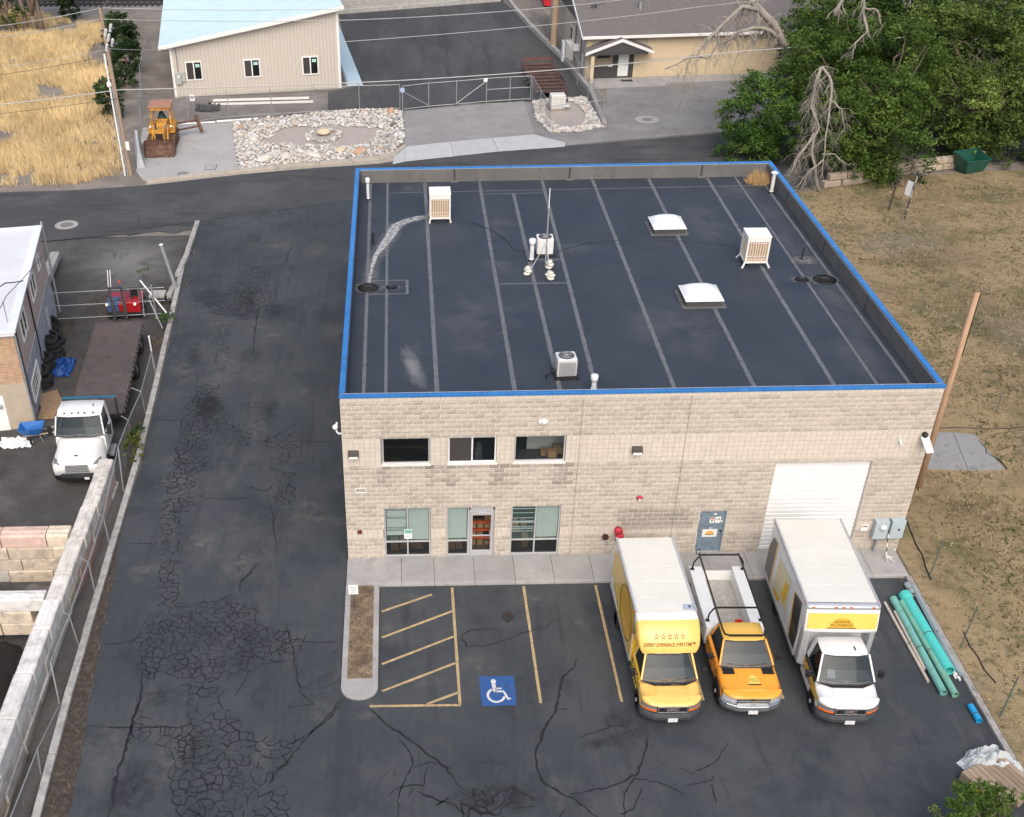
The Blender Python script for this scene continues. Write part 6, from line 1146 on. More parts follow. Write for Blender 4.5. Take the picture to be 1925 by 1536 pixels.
for j in range(6):
    for k in range(n): t = 2*PI*k/n; q = 1-j/5.5; vs.append((.42*q**.6*math.cos(t)*rnd.uniform(.9, 1.1), 3.5+.4*q**.6*math.sin(t)*rnd.uniform(.9, 1.1), 1.6+.14*j))
MB().mesh(vs, [(j*n+k, j*n+(k+1) % n, (j+1)*n+(k+1) % n, (j+1)*n+k) for j in range(5) for k in range(n)]+[tuple(50+k for k in range(n))]).build('seat_cover', mat('dark_green_tarp', (.015, .05, .04), .6), dz, smooth=True)
rp_ = bpy.data.objects.new('ripper', None); link(rp_, dz)
for z in (1.0, .5): MB().bar((.5, 4.3, z), (2.5, 5.0, z+.1), .1, .12).build('ripper_arm', RUST, rp_)
MB().bar((2.35, 5.25, 1.35), (2.75, 4.6, .3), .2, .25).build('ripper_beam', RUST, rp_)
# ================================================================ LEFT YARD
def chainlink(mb, a0, b0, a1, b1, s=.13, r=.0022):
    """diamond wire mesh on the quad a0-b0 (bottom) / a1-b1 (top)"""
    a0, b0, a1, b1 = map(Vector, (a0, b0, a1, b1)); L = ((b0-a0).length+(b1-a1).length)/2; H_ = ((a1-a0).length+(b1-b0).length)/2
    def pt(u, v): return a0.lerp(b0, u/L).lerp(a1.lerp(b1, u/L), v/H_)
    u = -H_
    while u < L:
        for sg in (0, 1):
            ua, ub = max(u, 0), min(u+H_, L)
            if ub-ua < .02: continue
            va, vb = ua-u, ub-u
            if sg: va, vb = H_-va, H_-vb
            p, q = pt(ua, max(0, min(H_, va))), pt(ub, max(0, min(H_, vb))); mb.tube([p, q], r, 3, cap=False)
        u += s
FGALV = mat('fence_galvanised', (.33, .345, .36), .5, metal=.35, var=.15, vs=4); WIRE = mat('fence_wire', (.20, .205, .21), .6, metal=.3)
lb = thing('white_roof_building', 'pink-walled building with white flat roof beside the flatbed truck', 'building', (-15.65, 11.4, -.6), .151)
PINK = mat('pinkish_stucco', (.55, .42, .36), .92, var=.14, vs=1.2, bump=.008, bs=40, dirt=(.40, .31, .27), ds=1.2, dthr=(.5, .75)); GREYB = mat('painted_grey_block', (.40, .41, .44), .9, var=.1, vs=2, bump=.008, bs=30, dirt=(.2, .2, .2), ds=1.5); TANB = mat('tan_render', (.42, .36, .28), .92, var=.12, vs=1.5, bump=.006, bs=40); ORB = mat('orange_tan_brick', (.48, .32, .21), .92, var=.12, vs=3, tint=True)
MB().box(-9, 0, 0.02, 12.2, 2.45, 5.05).build('upper_wall', PINK, lb); MB().box(-9, .03, 0, 12.2, -.3, 2.45).build('lower_wall', GREYB, lb)
MB().box(-9, .045, -.05, -.005, -.3, 2.5).build('south_wall', TANB, lb)
br = MB(); k = 0
for c in range(24):
    z0 = 2.5+c*.1; x = -9+(.12 if c % 2 else 0)
    while x < .02:
        br.box(x+.005, min(x+.235, .03), -.06, -.02, z0+.005, z0+.095, rnd.uniform(.85, 1.1)); x += .24
tag(br.build('bricks', ORB, lb), kind='stuff'); MB().box(-9, .025, -.045, 0.019, 2.5, 5.0).build('brick_backing', mat('brick_mortar', (.42, .34, .27), .95), lb)
WR = mat('white_roof_coating', (.64, .66, .68), .55, var=.08, vs=.7, dirt=(.58, .60, .62), ds=.6, dthr=(.5, .75)); MB().box(-9.2, .12, -.2, 12.3, 5.05, 5.18).build('roof', WR, lb); MB().box(-.22, .2, -.22, 12.36, 5.181, 5.3).build('roof_edge', mat('white_metal_edge', (.72, .75, .78), .45), lb, bevel=.02); MB().box(-9.2, -.222, -.22, .02, 5.181, 5.28).build('roof_edge', MATS['white_metal_edge'], lb, bevel=.02); MB().box(-9.2, -.222, 12.16, 12.36, 5.181, 5.29).build('roof_edge', MATS['white_metal_edge'], lb, bevel=.02)
for (y0, y1, z0, z1) in ((1.95, 3.6, 3.55, 4.75), (6.3, 7.9, 3.55, 4.75), (9.6, 10.3, 3.8, 4.6)):
    f = MB(); f.box(.0, .06, y0, y1, z0, z0+.07); f.box(0, .06, y0, y1, z1-.07, z1); f.box(0, .06, y0, y0+.07, z0+.07, z1-.07); f.box(0, .06, y1-.07, y1, z0+.07, z1-.07)
    if y1-y0 > 1: f.box(0, .06, (y0+y1)/2-.03, (y0+y1)/2+.03, z0+.07, z1-.07)
    fo = f.build('window', WHITE, lb); MB().box(.005, .02, y0+.06, y1-.06, z0+.06, z1-.06).build('pane', SGLASS, fo)
f = MB(); f.box(.03, .09, 1.2, 3.7, .6, .68); f.box(.03, .09, 1.2, 3.7, 1.62, 1.7); f.box(.03, .09, 1.2, 1.28, .68, 1.62); f.box(.03, .09, 3.62, 3.7, .68, 1.62); fo = f.build('window', WHITE, lb); MB().box(.032, .045, 1.25, 3.65, .65, 1.65).build('pane', SGLASS, fo)
for i in range(5): MB().box(.05, .075, 1.6+i*.42, 1.66+i*.42, .66, 1.64).build('window_bar', WHITE, fo)
MB().box(.046, .07, 3.2, 3.66, .66, 1.64).build('blind', WHITE, fo)
MB().box(.03, .07, 9.0, 9.6, .2, 1.7).build('door', mat('grey_door', (.45, .46, .46), .6), lb)
MB().tube([(.1, -.06, .05), (.1, -.06, 5.0)], .05, 6).build('downpipe', GALV, lb); MB().tube([(.06, 5.2, 5.0), (.06, 5.2, 1.4), (.06, 5.0, .9)], .04, 6).build('conduit', BLACK, lb); MB().tube([(-.25, .8, 5.3), (-.25, .8, 6.3)], .03, 6).build('service_mast', GALV, lb); MB().tube([(.2, 12.3, .0), (.2, 12.3, 5.5)], .06, 8).build('corner_pole', GALV, lb)
MB().tube([(.06, .55, 4.9), (.06, .5, 1.6), (.06, .5, .9)], .035, 6).build('conduit', DGREY, lb); MB().box(-3.5, -1.1, -.07, -.051, -.3, 1.9).build('white_door', WHITE, lb); MB().lathe([(.12, 0), (.08, .15), (0, .17)], (-1.3, -.06, 1.35), (0, -1, 0), 8).build('wall_lamp', GALV, lb)
MB().box(.031, .07, .3, .7, .5, 1.5).build('hanging_plastic', mat('clear_plastic', (.45, .52, .55), .3, alpha=.6), lb)
# --- big interlocking concrete blocks
BLKM = [mat('block_grey', (.60, .565, .52), .92, var=.2, vs=2.5, bump=.015, bs=22, tint=True, dirt=(.34, .32, .3), ds=2), mat('block_tan', (.60, .51, .40), .92, var=.15, vs=2.5, bump=.015, bs=22, tint=True, dirt=(.3, .27, .23), ds=1.5), mat('block_pink', (.60, .43, .36), .92, var=.18, vs=2.5, bump=.015, bs=22, tint=True, dirt=(.38, .33, .3), ds=1.8), mat('block_red', (.42, .24, .19), .92, var=.2, vs=2.5, bump=.015, bs=22, tint=True, dirt=(.36, .32, .3), ds=1.6), mat('block_white', (.66, .645, .62), .92, var=.16, vs=2, bump=.015, bs=22, tint=True, dirt=(.36, .35, .33), ds=1.8)]
def lego(parent, c, ax, L, z0, h=.6, w=.66, m_=None, top=False, tint=1.0, lean=0.0):
    """one interlocking block: ax = unit direction of its length; keyed ridge on top courses"""
    ax = Vector((*ax, 0)); n_ = Vector((-ax.y, ax.x, 0)); c = Vector((c[0], c[1], 0)); b = MB(); g_ = .012; secs = []
    for s_ in (-L/2+g_, L/2-g_):
        p = c+ax*s_; q = [(-w/2, 0), (w/2, 0), (w/2, h-.06), (w/2-.06, h), (.10, h), (.05, h+.07 if top else h), (-.05, h+.07 if top else h), (-.10, h), (-w/2+.06, h), (-w/2, h-.06)]
        if top: q = [(-w/2, 0), (w/2, 0), (w/2, h-.05), (w/2-.07, h), (.13, h), (.06, h+.035), (-.06, h+.035), (-.13, h), (-w/2+.07, h), (-w/2, h-.05)]
        secs.append([p+n_*(u+lean*(v/h))+Vector((0, 0, z0+v)) for u, v in q])
    b.loft(secs, tint); o = b.build('concrete_block', m_ or BLKM[0], parent, bevel=.025); return o
lw = thing('block_wall', 'long wall of interlocking concrete blocks along the driveway kerb', 'block wall')
yj = [6.5, 5.25, 3.04, .87, -1.36, -2.95, -4.55, -6.75, -8.89, -11.0, -13.2, -15.4, -17.6]; topm = [0, 0, 0, 0, 0, 4, 4, 4, 4, 4, 0, 0]; tz = [.75, .72, .72, .72, .68, .8, .74, .72, .7, .7, .7, .7]
cxw = lambda y: -10.92-.03*(6.5-y)/2.2
for i in range(len(yj)-1):
    ym_ = (yj[i]+yj[i+1])/2; L = yj[i]-yj[i+1]; z = tz[i]-.6
    lego(lw, (cxw(ym_)+rnd.uniform(-.02, .02), ym_), (0, 1), L, z, m_=BLKM[topm[i]], top=True, tint=rnd.uniform(.9, 1.12))
    for c in range(1, 4):
        sh = L/2 if c % 2 else 0; mm = rnd.choice([3, 2, 3, 1, 0] if ym_ > -3 else [0, 4, 0, 1])
        if i == 0 and sh: continue
        lego(lw, (cxw(ym_)+rnd.uniform(-.03, .03), ym_+sh), (0, 1), L, z-.6*c, m_=BLKM[mm], tint=rnd.uniform(.8, 1.05))
cw = thing('block_wall', 'cross wall of tan and pink concrete blocks facing the near bay', 'block wall')
xs_ = [-11.35, -12.25, -14.1, -15.95, -17.8]; pal = [[1, 2, 2, 2], [1, 1, 1, 1], [2, 1, 1, 0], [1, 1, 0, 1]]
for c in range(4):
    off = [0, .75, .3, .95][c]; xe = [-11.35, -12.25+0] if c == 0 else [-11.35]; x = -11.35
    lens = [.92]+[1.85]*3 if c == 0 else [off]+[1.85]*4
    for k, L in enumerate(lens): lego(cw, (x-L/2, 1.28+rnd.uniform(-.03, .03)), (1, 0), L, .2-.6*c, w=.72, m_=BLKM[pal[c][k % 4]], top=(c == 0), tint=rnd.uniform(.9, 1.1)); x -= L
cw2 = thing('block_wall', 'low cross wall of white-topped concrete blocks below the tan one', 'block wall')
for c in range(3):
    x = -11.4-(.6 if c % 2 else 0)
    for k in range(3): lego(cw2, (x-.95, -2.55), (1, 0), 1.88, .1-.6*c, w=.6, m_=BLKM[4 if c == 0 else 1], top=(c == 0), tint=rnd.uniform(.9, 1.1)); x -= 1.9
def heap(name, label, cx_, cy_, rx, ry, h, z0, m_, n=26, cat='soil heap'):
    vs = []; fs = []
    for j in range(n+1):
        for i in range(n+1):
            u, v = i/n*2-1, j/n*2-1; d = max(0, 1-math.hypot(u, v)*(1.08+.3*mnoise.noise((u*1.7+cx_, v*1.7+cy_, 6)))); nz = mnoise.noise((u*3+cx_, v*3, 1.3))*.22+mnoise.noise((u*9, v*9+cy_, 2))*.07
            vs.append((cx_+u*rx, cy_+v*ry, z0+(h*min(1, d*1.5)**.85*(1+nz) if d > 0 else -.02)))
    for j in range(n):
        for i in range(n): a = j*(n+1)+i; fs.append((a, a+1, a+n+2, a+n+1))
    return tag(MB().mesh(vs, fs).build(name, m_, smooth=True), label, cat)
heap('sand_heap', 'grey sand heap in the bay between the cross walls', -12.4, -.6, 1.5, 1.5, .55, -1.6, mat('grey_sand', (.17, .16, .15), .95, var=.25, vs=2, bump=.02, bs=20), cat='sand heap'); heap('soil_heap', 'black soil heap in the bay at the left photo edge', -13.3, -6.0, 2.6, 3.8, 1.3, -1.65, mat('black_soil', (.022, .018, .016), .95, var=.4, vs=2.5, bump=.04, bs=12))
# --- chain-link fence along the kerb
fc = thing('chain_link_fence', 'leaning chain-link fence between kerb and block wall', 'fence')
jn = [((285, 660), 1.25), ((265, 736), 1.25), ((241, 790), 1.25), ((222, 840), 1.25), ((194, 970.6), 1.25), ((166, 1056.6), 1.25), ((129.7, 1156.6), 1.25), ((95, 1245), 1.2)]; bt = [(293, 706), (274, 779), (249, 823), (232, 926), (208, 1032), (181, 1123), (150, 1218), (112, 1325)]
J = [at(p[0], p[1], z) for p, z in jn]; B_ = [at(x, y, -.3) for x, y in bt]
arms = {1: (246, 729), 2: (228, 782), 4: (181.6, 963), 5: (150, 1048), 6: (114, 1148)}
for i, (p, q) in enumerate(zip(J, B_)):
    MB().tube([q-Vector((0, 0, .2)), p], .03, 8).build('post', FGALV, fc)
    if i in arms: e = at(*arms[i], 1.55); MB().tube([p, e], .024, 6).build('barb_arm', FGALV, fc)
for i in range(len(J)-1): MB().tube([J[i], J[i+1]], .022, 6).build('top_rail', FGALV, fc)
k2 = [(J[-1], B_[-1]), (at(110, 1328, .25), at(112, 1330, -.25)), (at(70, 1409, 1.0), at(77, 1456, -.25)), (at(20, 1536, 1.05), at(40, 1580, -.25)), (at(-30, 1650, 1.05), at(-10, 1700, -.25))]
for i in range(1, len(k2)):
    if i > 1: MB().tube([k2[i-1][0], k2[i][0]], .022, 6).build('top_rail', FGALV, fc)
    if i > 1: MB().tube([k2[i][1], k2[i][0]], .03, 8).build('post', FGALV, fc)
me_ = MB()
for i in range(len(J)-1): chainlink(me_, B_[i]+Vector((0, 0, .1)), B_[i+1]+Vector((0, 0, .1)), J[i], J[i+1])
for i in range(2, len(k2)): chainlink(me_, k2[i-1][1], k2[i][1], k2[i-1][0], k2[i][0])
tag(me_.build('wire_mesh', WIRE, fc), kind='stuff')
o = thing('steel_post', 'thick leaning steel post by the top of the driveway kerb', 'post', (-10.75, 25.0, 0)); MB().tube([(0, 0, -.1), (-.57, .17, 2.75)], .11, 12).build('shaft', FGALV, o); MB().lathe([(.12, 0), (.12, .05), (0, .06)], (-.57, .17, 2.74), (-.2, .05, 1), 12).build('cap', WHITE, o)
p, q = at(263, 527, 1.6), at(313, 588, -.1); o = thing('steel_post', 'white pipe post leaning over beside the forklift', 'post', (q.x, q.y, -.1)); MB().tube([(0, 0, 0), p-Vector((q.x, q.y, -.1))], .045, 8).build('shaft', WHITE, o); p3 = Vector((-.25, -.9, .9)); MB().tube([p3*.0+Vector((.05, -1.7, -.1)), Vector((-.75, -.4, 1.0))], .035, 8).build('brace', FGALV, o)
o = thing('steel_post', 'tall thin white post rising over the flatbed truck fence', 'post', (*at(293, 706, -.3).to_2d(), -.3)); MB().tube([(0, 0, 0), at(280, 633, 2.1)-o.location], .04, 8).build('shaft', WHITE, o); MB().lathe([(.05, 0), (.05, .04), (0, .05)], at(280, 633, 2.1)-o.location, (0, 0, 1), 8).build('cap', WHITE, o)
gt = thing('pipe_gate', 'three-rail pipe gate across the yard behind the forklift', 'gate', (0, 0, 0))
for z, yl_, yr in ((1.2, 22.4, 22.9), (.5, 22.2, 22.7), (-.2, 22.0, 22.5)): MB().tube([(-17.3, yl_, z), (-11.0, yr, z)], .024, 8).build('rail', FGALV, gt)
for x in (-17.35, -11.6): MB().tube([(x, 22.3+.05*(x+17), -.6), (x, 22.5, 1.55)], .05, 8).build('post', FGALV, gt)
for x in (-17.35+0, -12.4): MB().tube([(x+.2, 22.3, -.3), (x+.2, 22.6, 1.2)], .03, 6).build('stile', FGALV, gt)
o = MB().obox((-18.75, 27.6, .2), (.28, 0, 0), (-.15, 2.2, 0), (0, 0, .24)).build('concrete_barrier', CONC_OLD, bevel=.06); tag(o, 'long grey concrete barrier lying beside the pink-walled building', 'barrier')
o = MB().obox((-11.75, 24.3, .1), (.45, 0, 0), (0, .4, 0), (0, 0, .08)).build('concrete_pad', CONC_OLD, bevel=.02); tag(o, 'square concrete pad by the thick leaning steel post', 'concrete pad')
# --- tyres, tarp, boards, wheelbarrow
def tyre_mesh(r, w):
    return MB().lathe([(r*.58, -w/2), (r*.9, -w/2), (r, -w*.34), (r, w*.34), (r*.9, w/2), (r*.58, w/2), (r*.62, 0), (r*.58, -w/2)], n=22).data('tyre', TYRE)
TM = tyre_mesh(.47, .28); TM2 = tyre_mesh(.42, .24); tl = [(-16.15, 15.3, .14, 0, 'bottom tyre nearest the chipboard sheets'), (-16.1, 15.35, .42, 0, 'wide flat tyre on the nearest tyre pile'), (-16.25, 15.7, .68, .3, 'tilted tyre topping the nearest pile'), (-16.4, 16.9, .14, 0, 'bottom tyre of the pile by the blue tarp'), (-16.35, 16.9, .42, 0, 'second tyre of the pile by the blue tarp'), (-16.45, 17.0, .72, .1, 'top tyre of the pile by the blue tarp'), (-16.25, 18.5, .14, 0, 'bottom tyre of the tallest pile'), (-16.3, 18.45, .42, 0, 'second tyre of the tallest pile'), (-16.4, 18.5, .70, 0, 'third tyre of the tallest pile'), (-16.45, 18.5, .98, .08, 'pale-topped tyre on the tallest pile'), (-16.6, 19.9, .2, .2, 'lowest tyre of the sloping far pile'), (-16.8, 19.8, .5, .3, 'upper tyre of the sloping far pile'), (-16.9, 20.7, .3, .5, 'tyre leaning on the far pile'), (-17.0, 21.2, .55, .9, 'farthest tyre, standing against the building wall')]
for (x, y, z, tlt, lab) in tl:
    o = inst(TM if rnd.random() < .6 else TM2, 'tyre', None, (x, y, -.6+z), (tlt*.6, -tlt, rnd.uniform(0, 3))); tag(o, 'black '+lab, 'tyre', 'old tyres piled along the wall')
vs = []; n = 16
for j in range(n+1):
    for i in range(n+1): u, v = i/n*2-1, j/n*2-1; vs.append((-15.55+u*.5+.1*mnoise.noise((u*3, v*3, 5)), 17.1+v*.95+.15*mnoise.noise((u*3, v*3, 9)), -.55+max(0, .34*(1-u*u)*(1-v*v)+.28*mnoise.noise((u*4, v*5, 0)))))
tag(MB().mesh(vs, [(j*(n+1)+i, j*(n+1)+i+1, (j+1)*(n+1)+i+1, (j+1)*(n+1)+i) for j in range(n) for i in range(n)]).build('tarp', mat('blue_tarp', (.015, .07, .28), .45, var=.2, vs=5)), 'crumpled bright blue tarp beside the tyre piles', 'tarp')
OSB = mat('chipboard', (.33, .22, .13), .9, var=.3, vs=14, dirt=(.2, .13, .08), ds=10)
o = MB().obox((-15.55, 13.95, -.55), (.48, .25, 0), (-.3, .62, 0), (0, 0, .012)).build('chipboard_sheet', OSB); tag(o, 'chipboard sheet lying askew, the farther of two', 'board', 'chipboard sheets on the ground'); o = MB().obox((-15.3, 12.75, -.54), (.42, .02, 0), (-.05, .75, 0), (0, 0, .012)).build('chipboard_sheet', OSB); tag(o, 'chipboard sheet lying straight, the one nearer the wheelbarrow', 'board', 'chipboard sheets on the ground')
wb = thing('wheelbarrow', 'bright blue wheelbarrow beside the white truck cab', 'wheelbarrow', (-15.35, 10.3, -.6), .12); BB = mat('blue_barrow_tray', (.02, .13, .40), .4, var=.1); tr_ = MB(); lo = [(-.38, -.25, .38), (.30, -.25, .38), (.30, .25, .38), (-.38, .25, .38)]; hi = [(-.62, -.42, .74), (.55, -.40, .78), (.55, .40, .78), (-.62, .42, .74)]; lo2 = [(v[0]*.93, v[1]*.92, v[2]+.02) for v in lo]; hi2 = [(v[0]*.94, v[1]*.93, v[2]) for v in hi]
for A_, B2, fl in ((lo, hi, 0), (lo2, hi2, 1)):
    for i in range(4): f = [A_[i], A_[(i+1) % 4], B2[(i+1) % 4], B2[i]]; tr_.face(f[::-1] if fl else f)
    tr_.face(A_ if fl else A_[::-1])
for i in range(4): tr_.face([hi[i], hi[(i+1) % 4], hi2[(i+1) % 4], hi2[i]])
tr_.build('tray', BB, wb)
for s_ in (-1, 1): MB().bar((-.5, s_*.1, .25), (1.25, s_*.3, .5), .04, .05).build('handle', mat('bare_wood', (.45, .36, .26), .8), wb); MB().tube([(.3, s_*.22, .36), (.42, s_*.25, .0)], .02, 6).build('leg', GALV, wb)
wh = MB().lathe([(.10, -.05), (.17, -.05), (.2, 0), (.17, .05), (.10, .05), (.1, -.05)], (-.1, -.45, .2), (1, .2, 0), 16).build('wheel', TYRE, wb); MB().lathe([(.1, -.03), (.1, .03), (0, .03)], (-.1, -.45, .2), (1, .2, 0), 12).build('rim', GREYM, wh); MB().box(-.3, -.2, -.15, .0, .40, .5).build('scrap', WHITE, wb)
for i, (x, y, r_, lab) in enumerate(((-16.3, 9.9, .45, 'largest crumpled white plastic sheet by the building corner'), (-15.7, 9.75, .28, 'narrow crumpled white plastic piece by the wheelbarrow wheel'))):
    vs = []; n = 10
    for j in range(n+1):
        for k in range(n+1): u, v = k/n*2-1, j/n*2-1; vs.append((x+u*r_*1.3+.1*mnoise.noise((u*4+i, v*3, 1)), y+v*r_+.12*mnoise.noise((u*4, v*4+i, 3)), -.56+.22*abs(mnoise.noise((u*3+i*7, v*3, 7)))))
    tag(MB().mesh(vs, [(j*(n+1)+k, j*(n+1)+k+1, (j+1)*(n+1)+k+1, (j+1)*(n+1)+k) for j in range(n) for k in range(n)]).build('plastic_sheet', mat('white_plastic', (.7, .72, .72), .4)), lab, 'plastic sheet')
ZY = lambda X, Y: (yard_h(X, Y) if Y < 33.9 else .0)+.035
blob('pale_asphalt_stain', (-14.4, 29.6), 3.9, 4.2, ZY, stain_mat('worn_asphalt', (.17, .165, .165), .6, .12, .5, .9, .95), bpy.data.objects['yard'], rings=9, n=40)
blob('pale_asphalt_stain', (-13.5, 4.0), 2.4, 1.6, ZY, stain_mat('worn_asphalt2', (.10, .098, .098), .8, .4, .6, .9, .7), bpy.data.objects['yard'], rings=6)
# ================================================================ ACROSS THE STREET
mbl = thing('metal_building', 'beige metal-sided building with pale blue sloping roof', 'building', (-16.63, 62.31, 0), .137); LW, LD_ = 14.1, 24.
SID = mat('beige_metal_siding', (.52, .475, .415), .5, var=.04, vs=1.5, tint=True); RBL = mat('pale_blue_metal_roof', (.43, .56, .63), .35, metal=.1, var=.05, vs=.6, tint=True); WTR = mat('white_metal_trim', (.72, .71, .69), .45)
zl, zr2 = 4.25, 6.5; roofz = lambda x: zl+(zr2-zl)*x/LW
w = MB(); w.mesh([(0, 0, -.1), (LW, 0, -.1), (LW, 0, zr2), (0, 0, zl), (0, LD_, -.1), (LW, LD_, -.1), (LW, LD_, zr2), (0, LD_, zl)], [(0, 1, 2, 3), (1, 5, 6, 2), (5, 4, 7, 6), (4, 0, 3, 7)]); w.build('wall', SID, mbl)
rb_ = MB()
for k in range(47):
    x = .15+k*.3
    if x < LW-.1: rb_.box(x-.018, x+.018, -.022, -.002, .0, roofz(x)-.05, .74)
for k in range(80): rb_.box(LW+.002, LW+.022, .1+k*.3-.018, .1+k*.3+.018, 0, zr2-.05, 1.05)
tag(rb_.build('siding_ribs', SID, mbl), kind='stuff')
rf = MB(); ov = .85; rs = (zr2-zl)/LW; P4 = lambda x, y, dz: (x, y, zl+rs*x+dz)
rf.hexa([P4(-ov, -.45, .06), P4(LW+.45, -.45, .06), P4(LW+.45, LD_, .06), P4(-ov, LD_, .06)], [P4(-ov, -.45, .14), P4(LW+.45, -.45, .14), P4(LW+.45, LD_, .14), P4(-ov, LD_, .14)]); rfo = rf.build('roof', RBL, mbl)
rr_ = MB()
for k in range(100):
    y = -.3+k*.24; rr_.hexa([P4(-ov, y, .141), P4(LW+.42, y, .141), P4(LW+.42, y+.035, .141), P4(-ov, y+.035, .141)], [P4(-ov, y+.008, .17), P4(LW+.42, y+.008, .17), P4(LW+.42, y+.027, .17), P4(-ov, y+.027, .17)], .92)
tag(rr_.build('roof_ribs', RBL, rfo), kind='stuff')
MB().hexa([P4(-ov-.03, -.56, -.12), P4(LW+.5, -.56, -.12), P4(LW+.5, -.452, -.12), P4(-ov-.03, -.452, -.12)], [P4(-ov-.03, -.56, .2), P4(LW+.5, -.56, .2), P4(LW+.5, -.452, .2), P4(-ov-.03, -.452, .2)]).build('fascia', WTR, mbl, bevel=.02); MB().hexa([P4(-ov, -.45, -.02), P4(LW, -.45, -.02), P4(LW, -.0, -.02), P4(-ov, 0, -.02)], [P4(-ov, -.45, .055), P4(LW, -.45, .055), P4(LW, 0, .055), P4(-ov, 0, .055)]).build('soffit', WTR, mbl)
for x in (-.03, LW-.17): MB().box(x, x+.2, -.05, -.024, -.05, roofz(x)-.02).build('corner_trim', WTR, mbl)
MB().box(LW+.023, LW+.05, -.05, .15, -.05, zr2-.05).build('corner_trim', WTR, mbl)
for x0, x1, z0, z1 in ((1.12, 2.5, 1.32, 2.88), (5.95, 7.35, 1.3, 2.8), (10.88, 12.28, 1.25, 2.78)):
    f = MB(); f.box(x0, x1, -.07, -.0, z0, z0+.1); f.box(x0, x1, -.07, 0, z1-.1, z1); f.box(x0, x0+.1, -.07, 0, z0+.1, z1-.1); f.box(x1-.1, x1, -.07, 0, z0+.1, z1-.1); f.box((x0+x1)/2-.05, (x0+x1)/2+.05, -.072, 0, z0+.1, z1-.1); fo = f.build('window', WTR, mbl); MB().box(x0+.09, (x0+x1)/2-.04, -.035, -.025, z0+.09, z1-.09).build('pane', mat('insect_screen', (.045, .04, .04), .9), fo); MB().box((x0+x1)/2+.04, x1-.09, -.035, -.025, z0+.09, z1-.09).build('pane', SGLASS, fo)
    MB().box((x0+x1)/2+.15, x1-.2, -.042, -.036, z1-.5, z1-.25).build('sticker', mat('teal_sticker', (.35, .6, .55), .6), fo)
MB().box(.25, .7, -.2, -.025, 1.1, 2.0).build('meter_box', mat('grey_box', (.38, .40, .38), .5), mbl); MB().box(.75, 1.0, -.18, -.025, 1.3, 2.05).build('breaker_box', MATS['grey_box'], mbl); MB().tube([(.5, -.06, 2.0), (.5, -.06, 4.0), (.35, -.2, 4.15)], .04, 6).build('conduit', GREYM, mbl); MB().lathe([(.1, 0), (.1, .06), (0, .08)], (.47, -.2, 1.7), (0, -1, 0), 10).build('meter', MATS['meter_glass'], mbl)
st = thing('roofing_panel_stack', 'long pale blue stack of roofing panels beside the metal building', 'metal panels', (-2.45, 64.6, 0), .137)
for k in range(4): MB().box(.25+.03*k, 1.65-.03*k, -.2+.05*k, 20, .05+k*.09, .13+k*.09, 1.0).build('panel', RBL, st)
# ---- yellow brick house
A2 = math.atan2(.99, 18.43); hs = thing('brick_house', 'yellow brick house with grey shingle roof and gabled porch', 'house', (18.44, 65.35, 0), A2); HW, HD, HE = 26., 18., 3.75
YB = mat('yellow_brick', (.58, .475, .32), .9, var=.07, vs=1.5, tint=True); SH = layered('grey_shingle', (.13, .118, .115), [((.17, .155, .15), 3, .45, .6, .8, (1, 3, 1)), ((.09, .08, .08), 5, .55, .7, .7, (.6, 3, 1)), ((.22, .2, .19), 9, .62, .72, .5, (.5, 2, 1))], rough=.95, bump=.02, bs=20)
MB().box(0, HW, 0, HD, -.1, HE).build('wall', mat('beige_brick_paint', (.47, .41, .34), .9, var=.1, vs=2, bump=.004, bs=30), hs)
yb_ = MB()
for c in range(50):
    z0 = c*.075; x = 5.3+(.11 if c % 2 else 0)
    if z0+.07 > HE: break
    yb_.box(5.3, HW, -.012, -.002, z0+.008, z0+.070, rnd.uniform(.94, 1.05))
tag(yb_.build('brick_courses', YB, hs), kind='stuff'); MB().box(5.3, HW, -.006, -.001, 0, HE).build('brick_backing', mat('pale_mortar2', (.62, .51, .35), .95), hs)
MB().box(.0, .5, -.012, -.001, 0, HE).build('brick_corner', YB, hs)
sl_ = .36; zrg = HE+HD/2*sl_
rf = MB(); rf.mesh([(-.5, -.55, HE-.05), (HW+.5, -.55, HE-.05), (HW+.5, HD/2, zrg+.15), (-.5, HD/2, zrg+.15), (-.5, HD+.55, HE-.05), (HW+.5, HD+.55, HE-.05), (-.5, -.55, HE-.2), (HW+.5, -.55, HE-.2), (HW+.5, HD/2, zrg), (-.5, HD/2, zrg), (-.5, HD+.55, HE-.2), (HW+.5, HD+.55, HE-.2)], [(0, 1, 2, 3), (3, 2, 5, 4), (7, 6, 9, 8), (8, 9, 10, 11), (0, 3, 9, 6), (3, 4, 10, 9)]); rfo = rf.build('roof', SH, hs)
sc = MB()
for k in range(68):
    y = -.55+k*.14; z = HE-.05+(y+.55)*(zrg+.2-HE)/(HD/2+.55); x = -.5+rnd.uniform(0, .3)
    if y > HD/2: break
    sc.mesh([(-.5, y, z+.004), (HW+.5, y, z+.004), (HW+.5, y+.15, z+.062), (-.5, y+.15, z+.062)], [(0, 1, 2, 3)])
tag(sc.build('shingle_rows', SH, rfo), kind='stuff')
MB().mesh([(0.001, 0, HE), (0.001, HD, HE), (0.001, HD/2, zrg)], [(0, 2, 1)]).build('gable', mat('grey_gable', (.12, .12, .12), .8), hs); MB().box(-.5, HW+.5, -.66, -.551, HE-.24, HE+.0).build('gutter', WTR, hs, bevel=.02)
MB().hexa([(-.56, -.56, HE-.24), (-.5, -.56, HE-.24), (-.5, HD/2, zrg-.05), (-.56, HD/2, zrg-.05)], [(-.56, -.56, HE+.0), (-.5, -.56, HE+.0), (-.5, HD/2, zrg+.2), (-.56, HD/2, zrg+.2)]).build('rake_board', WTR, hs)
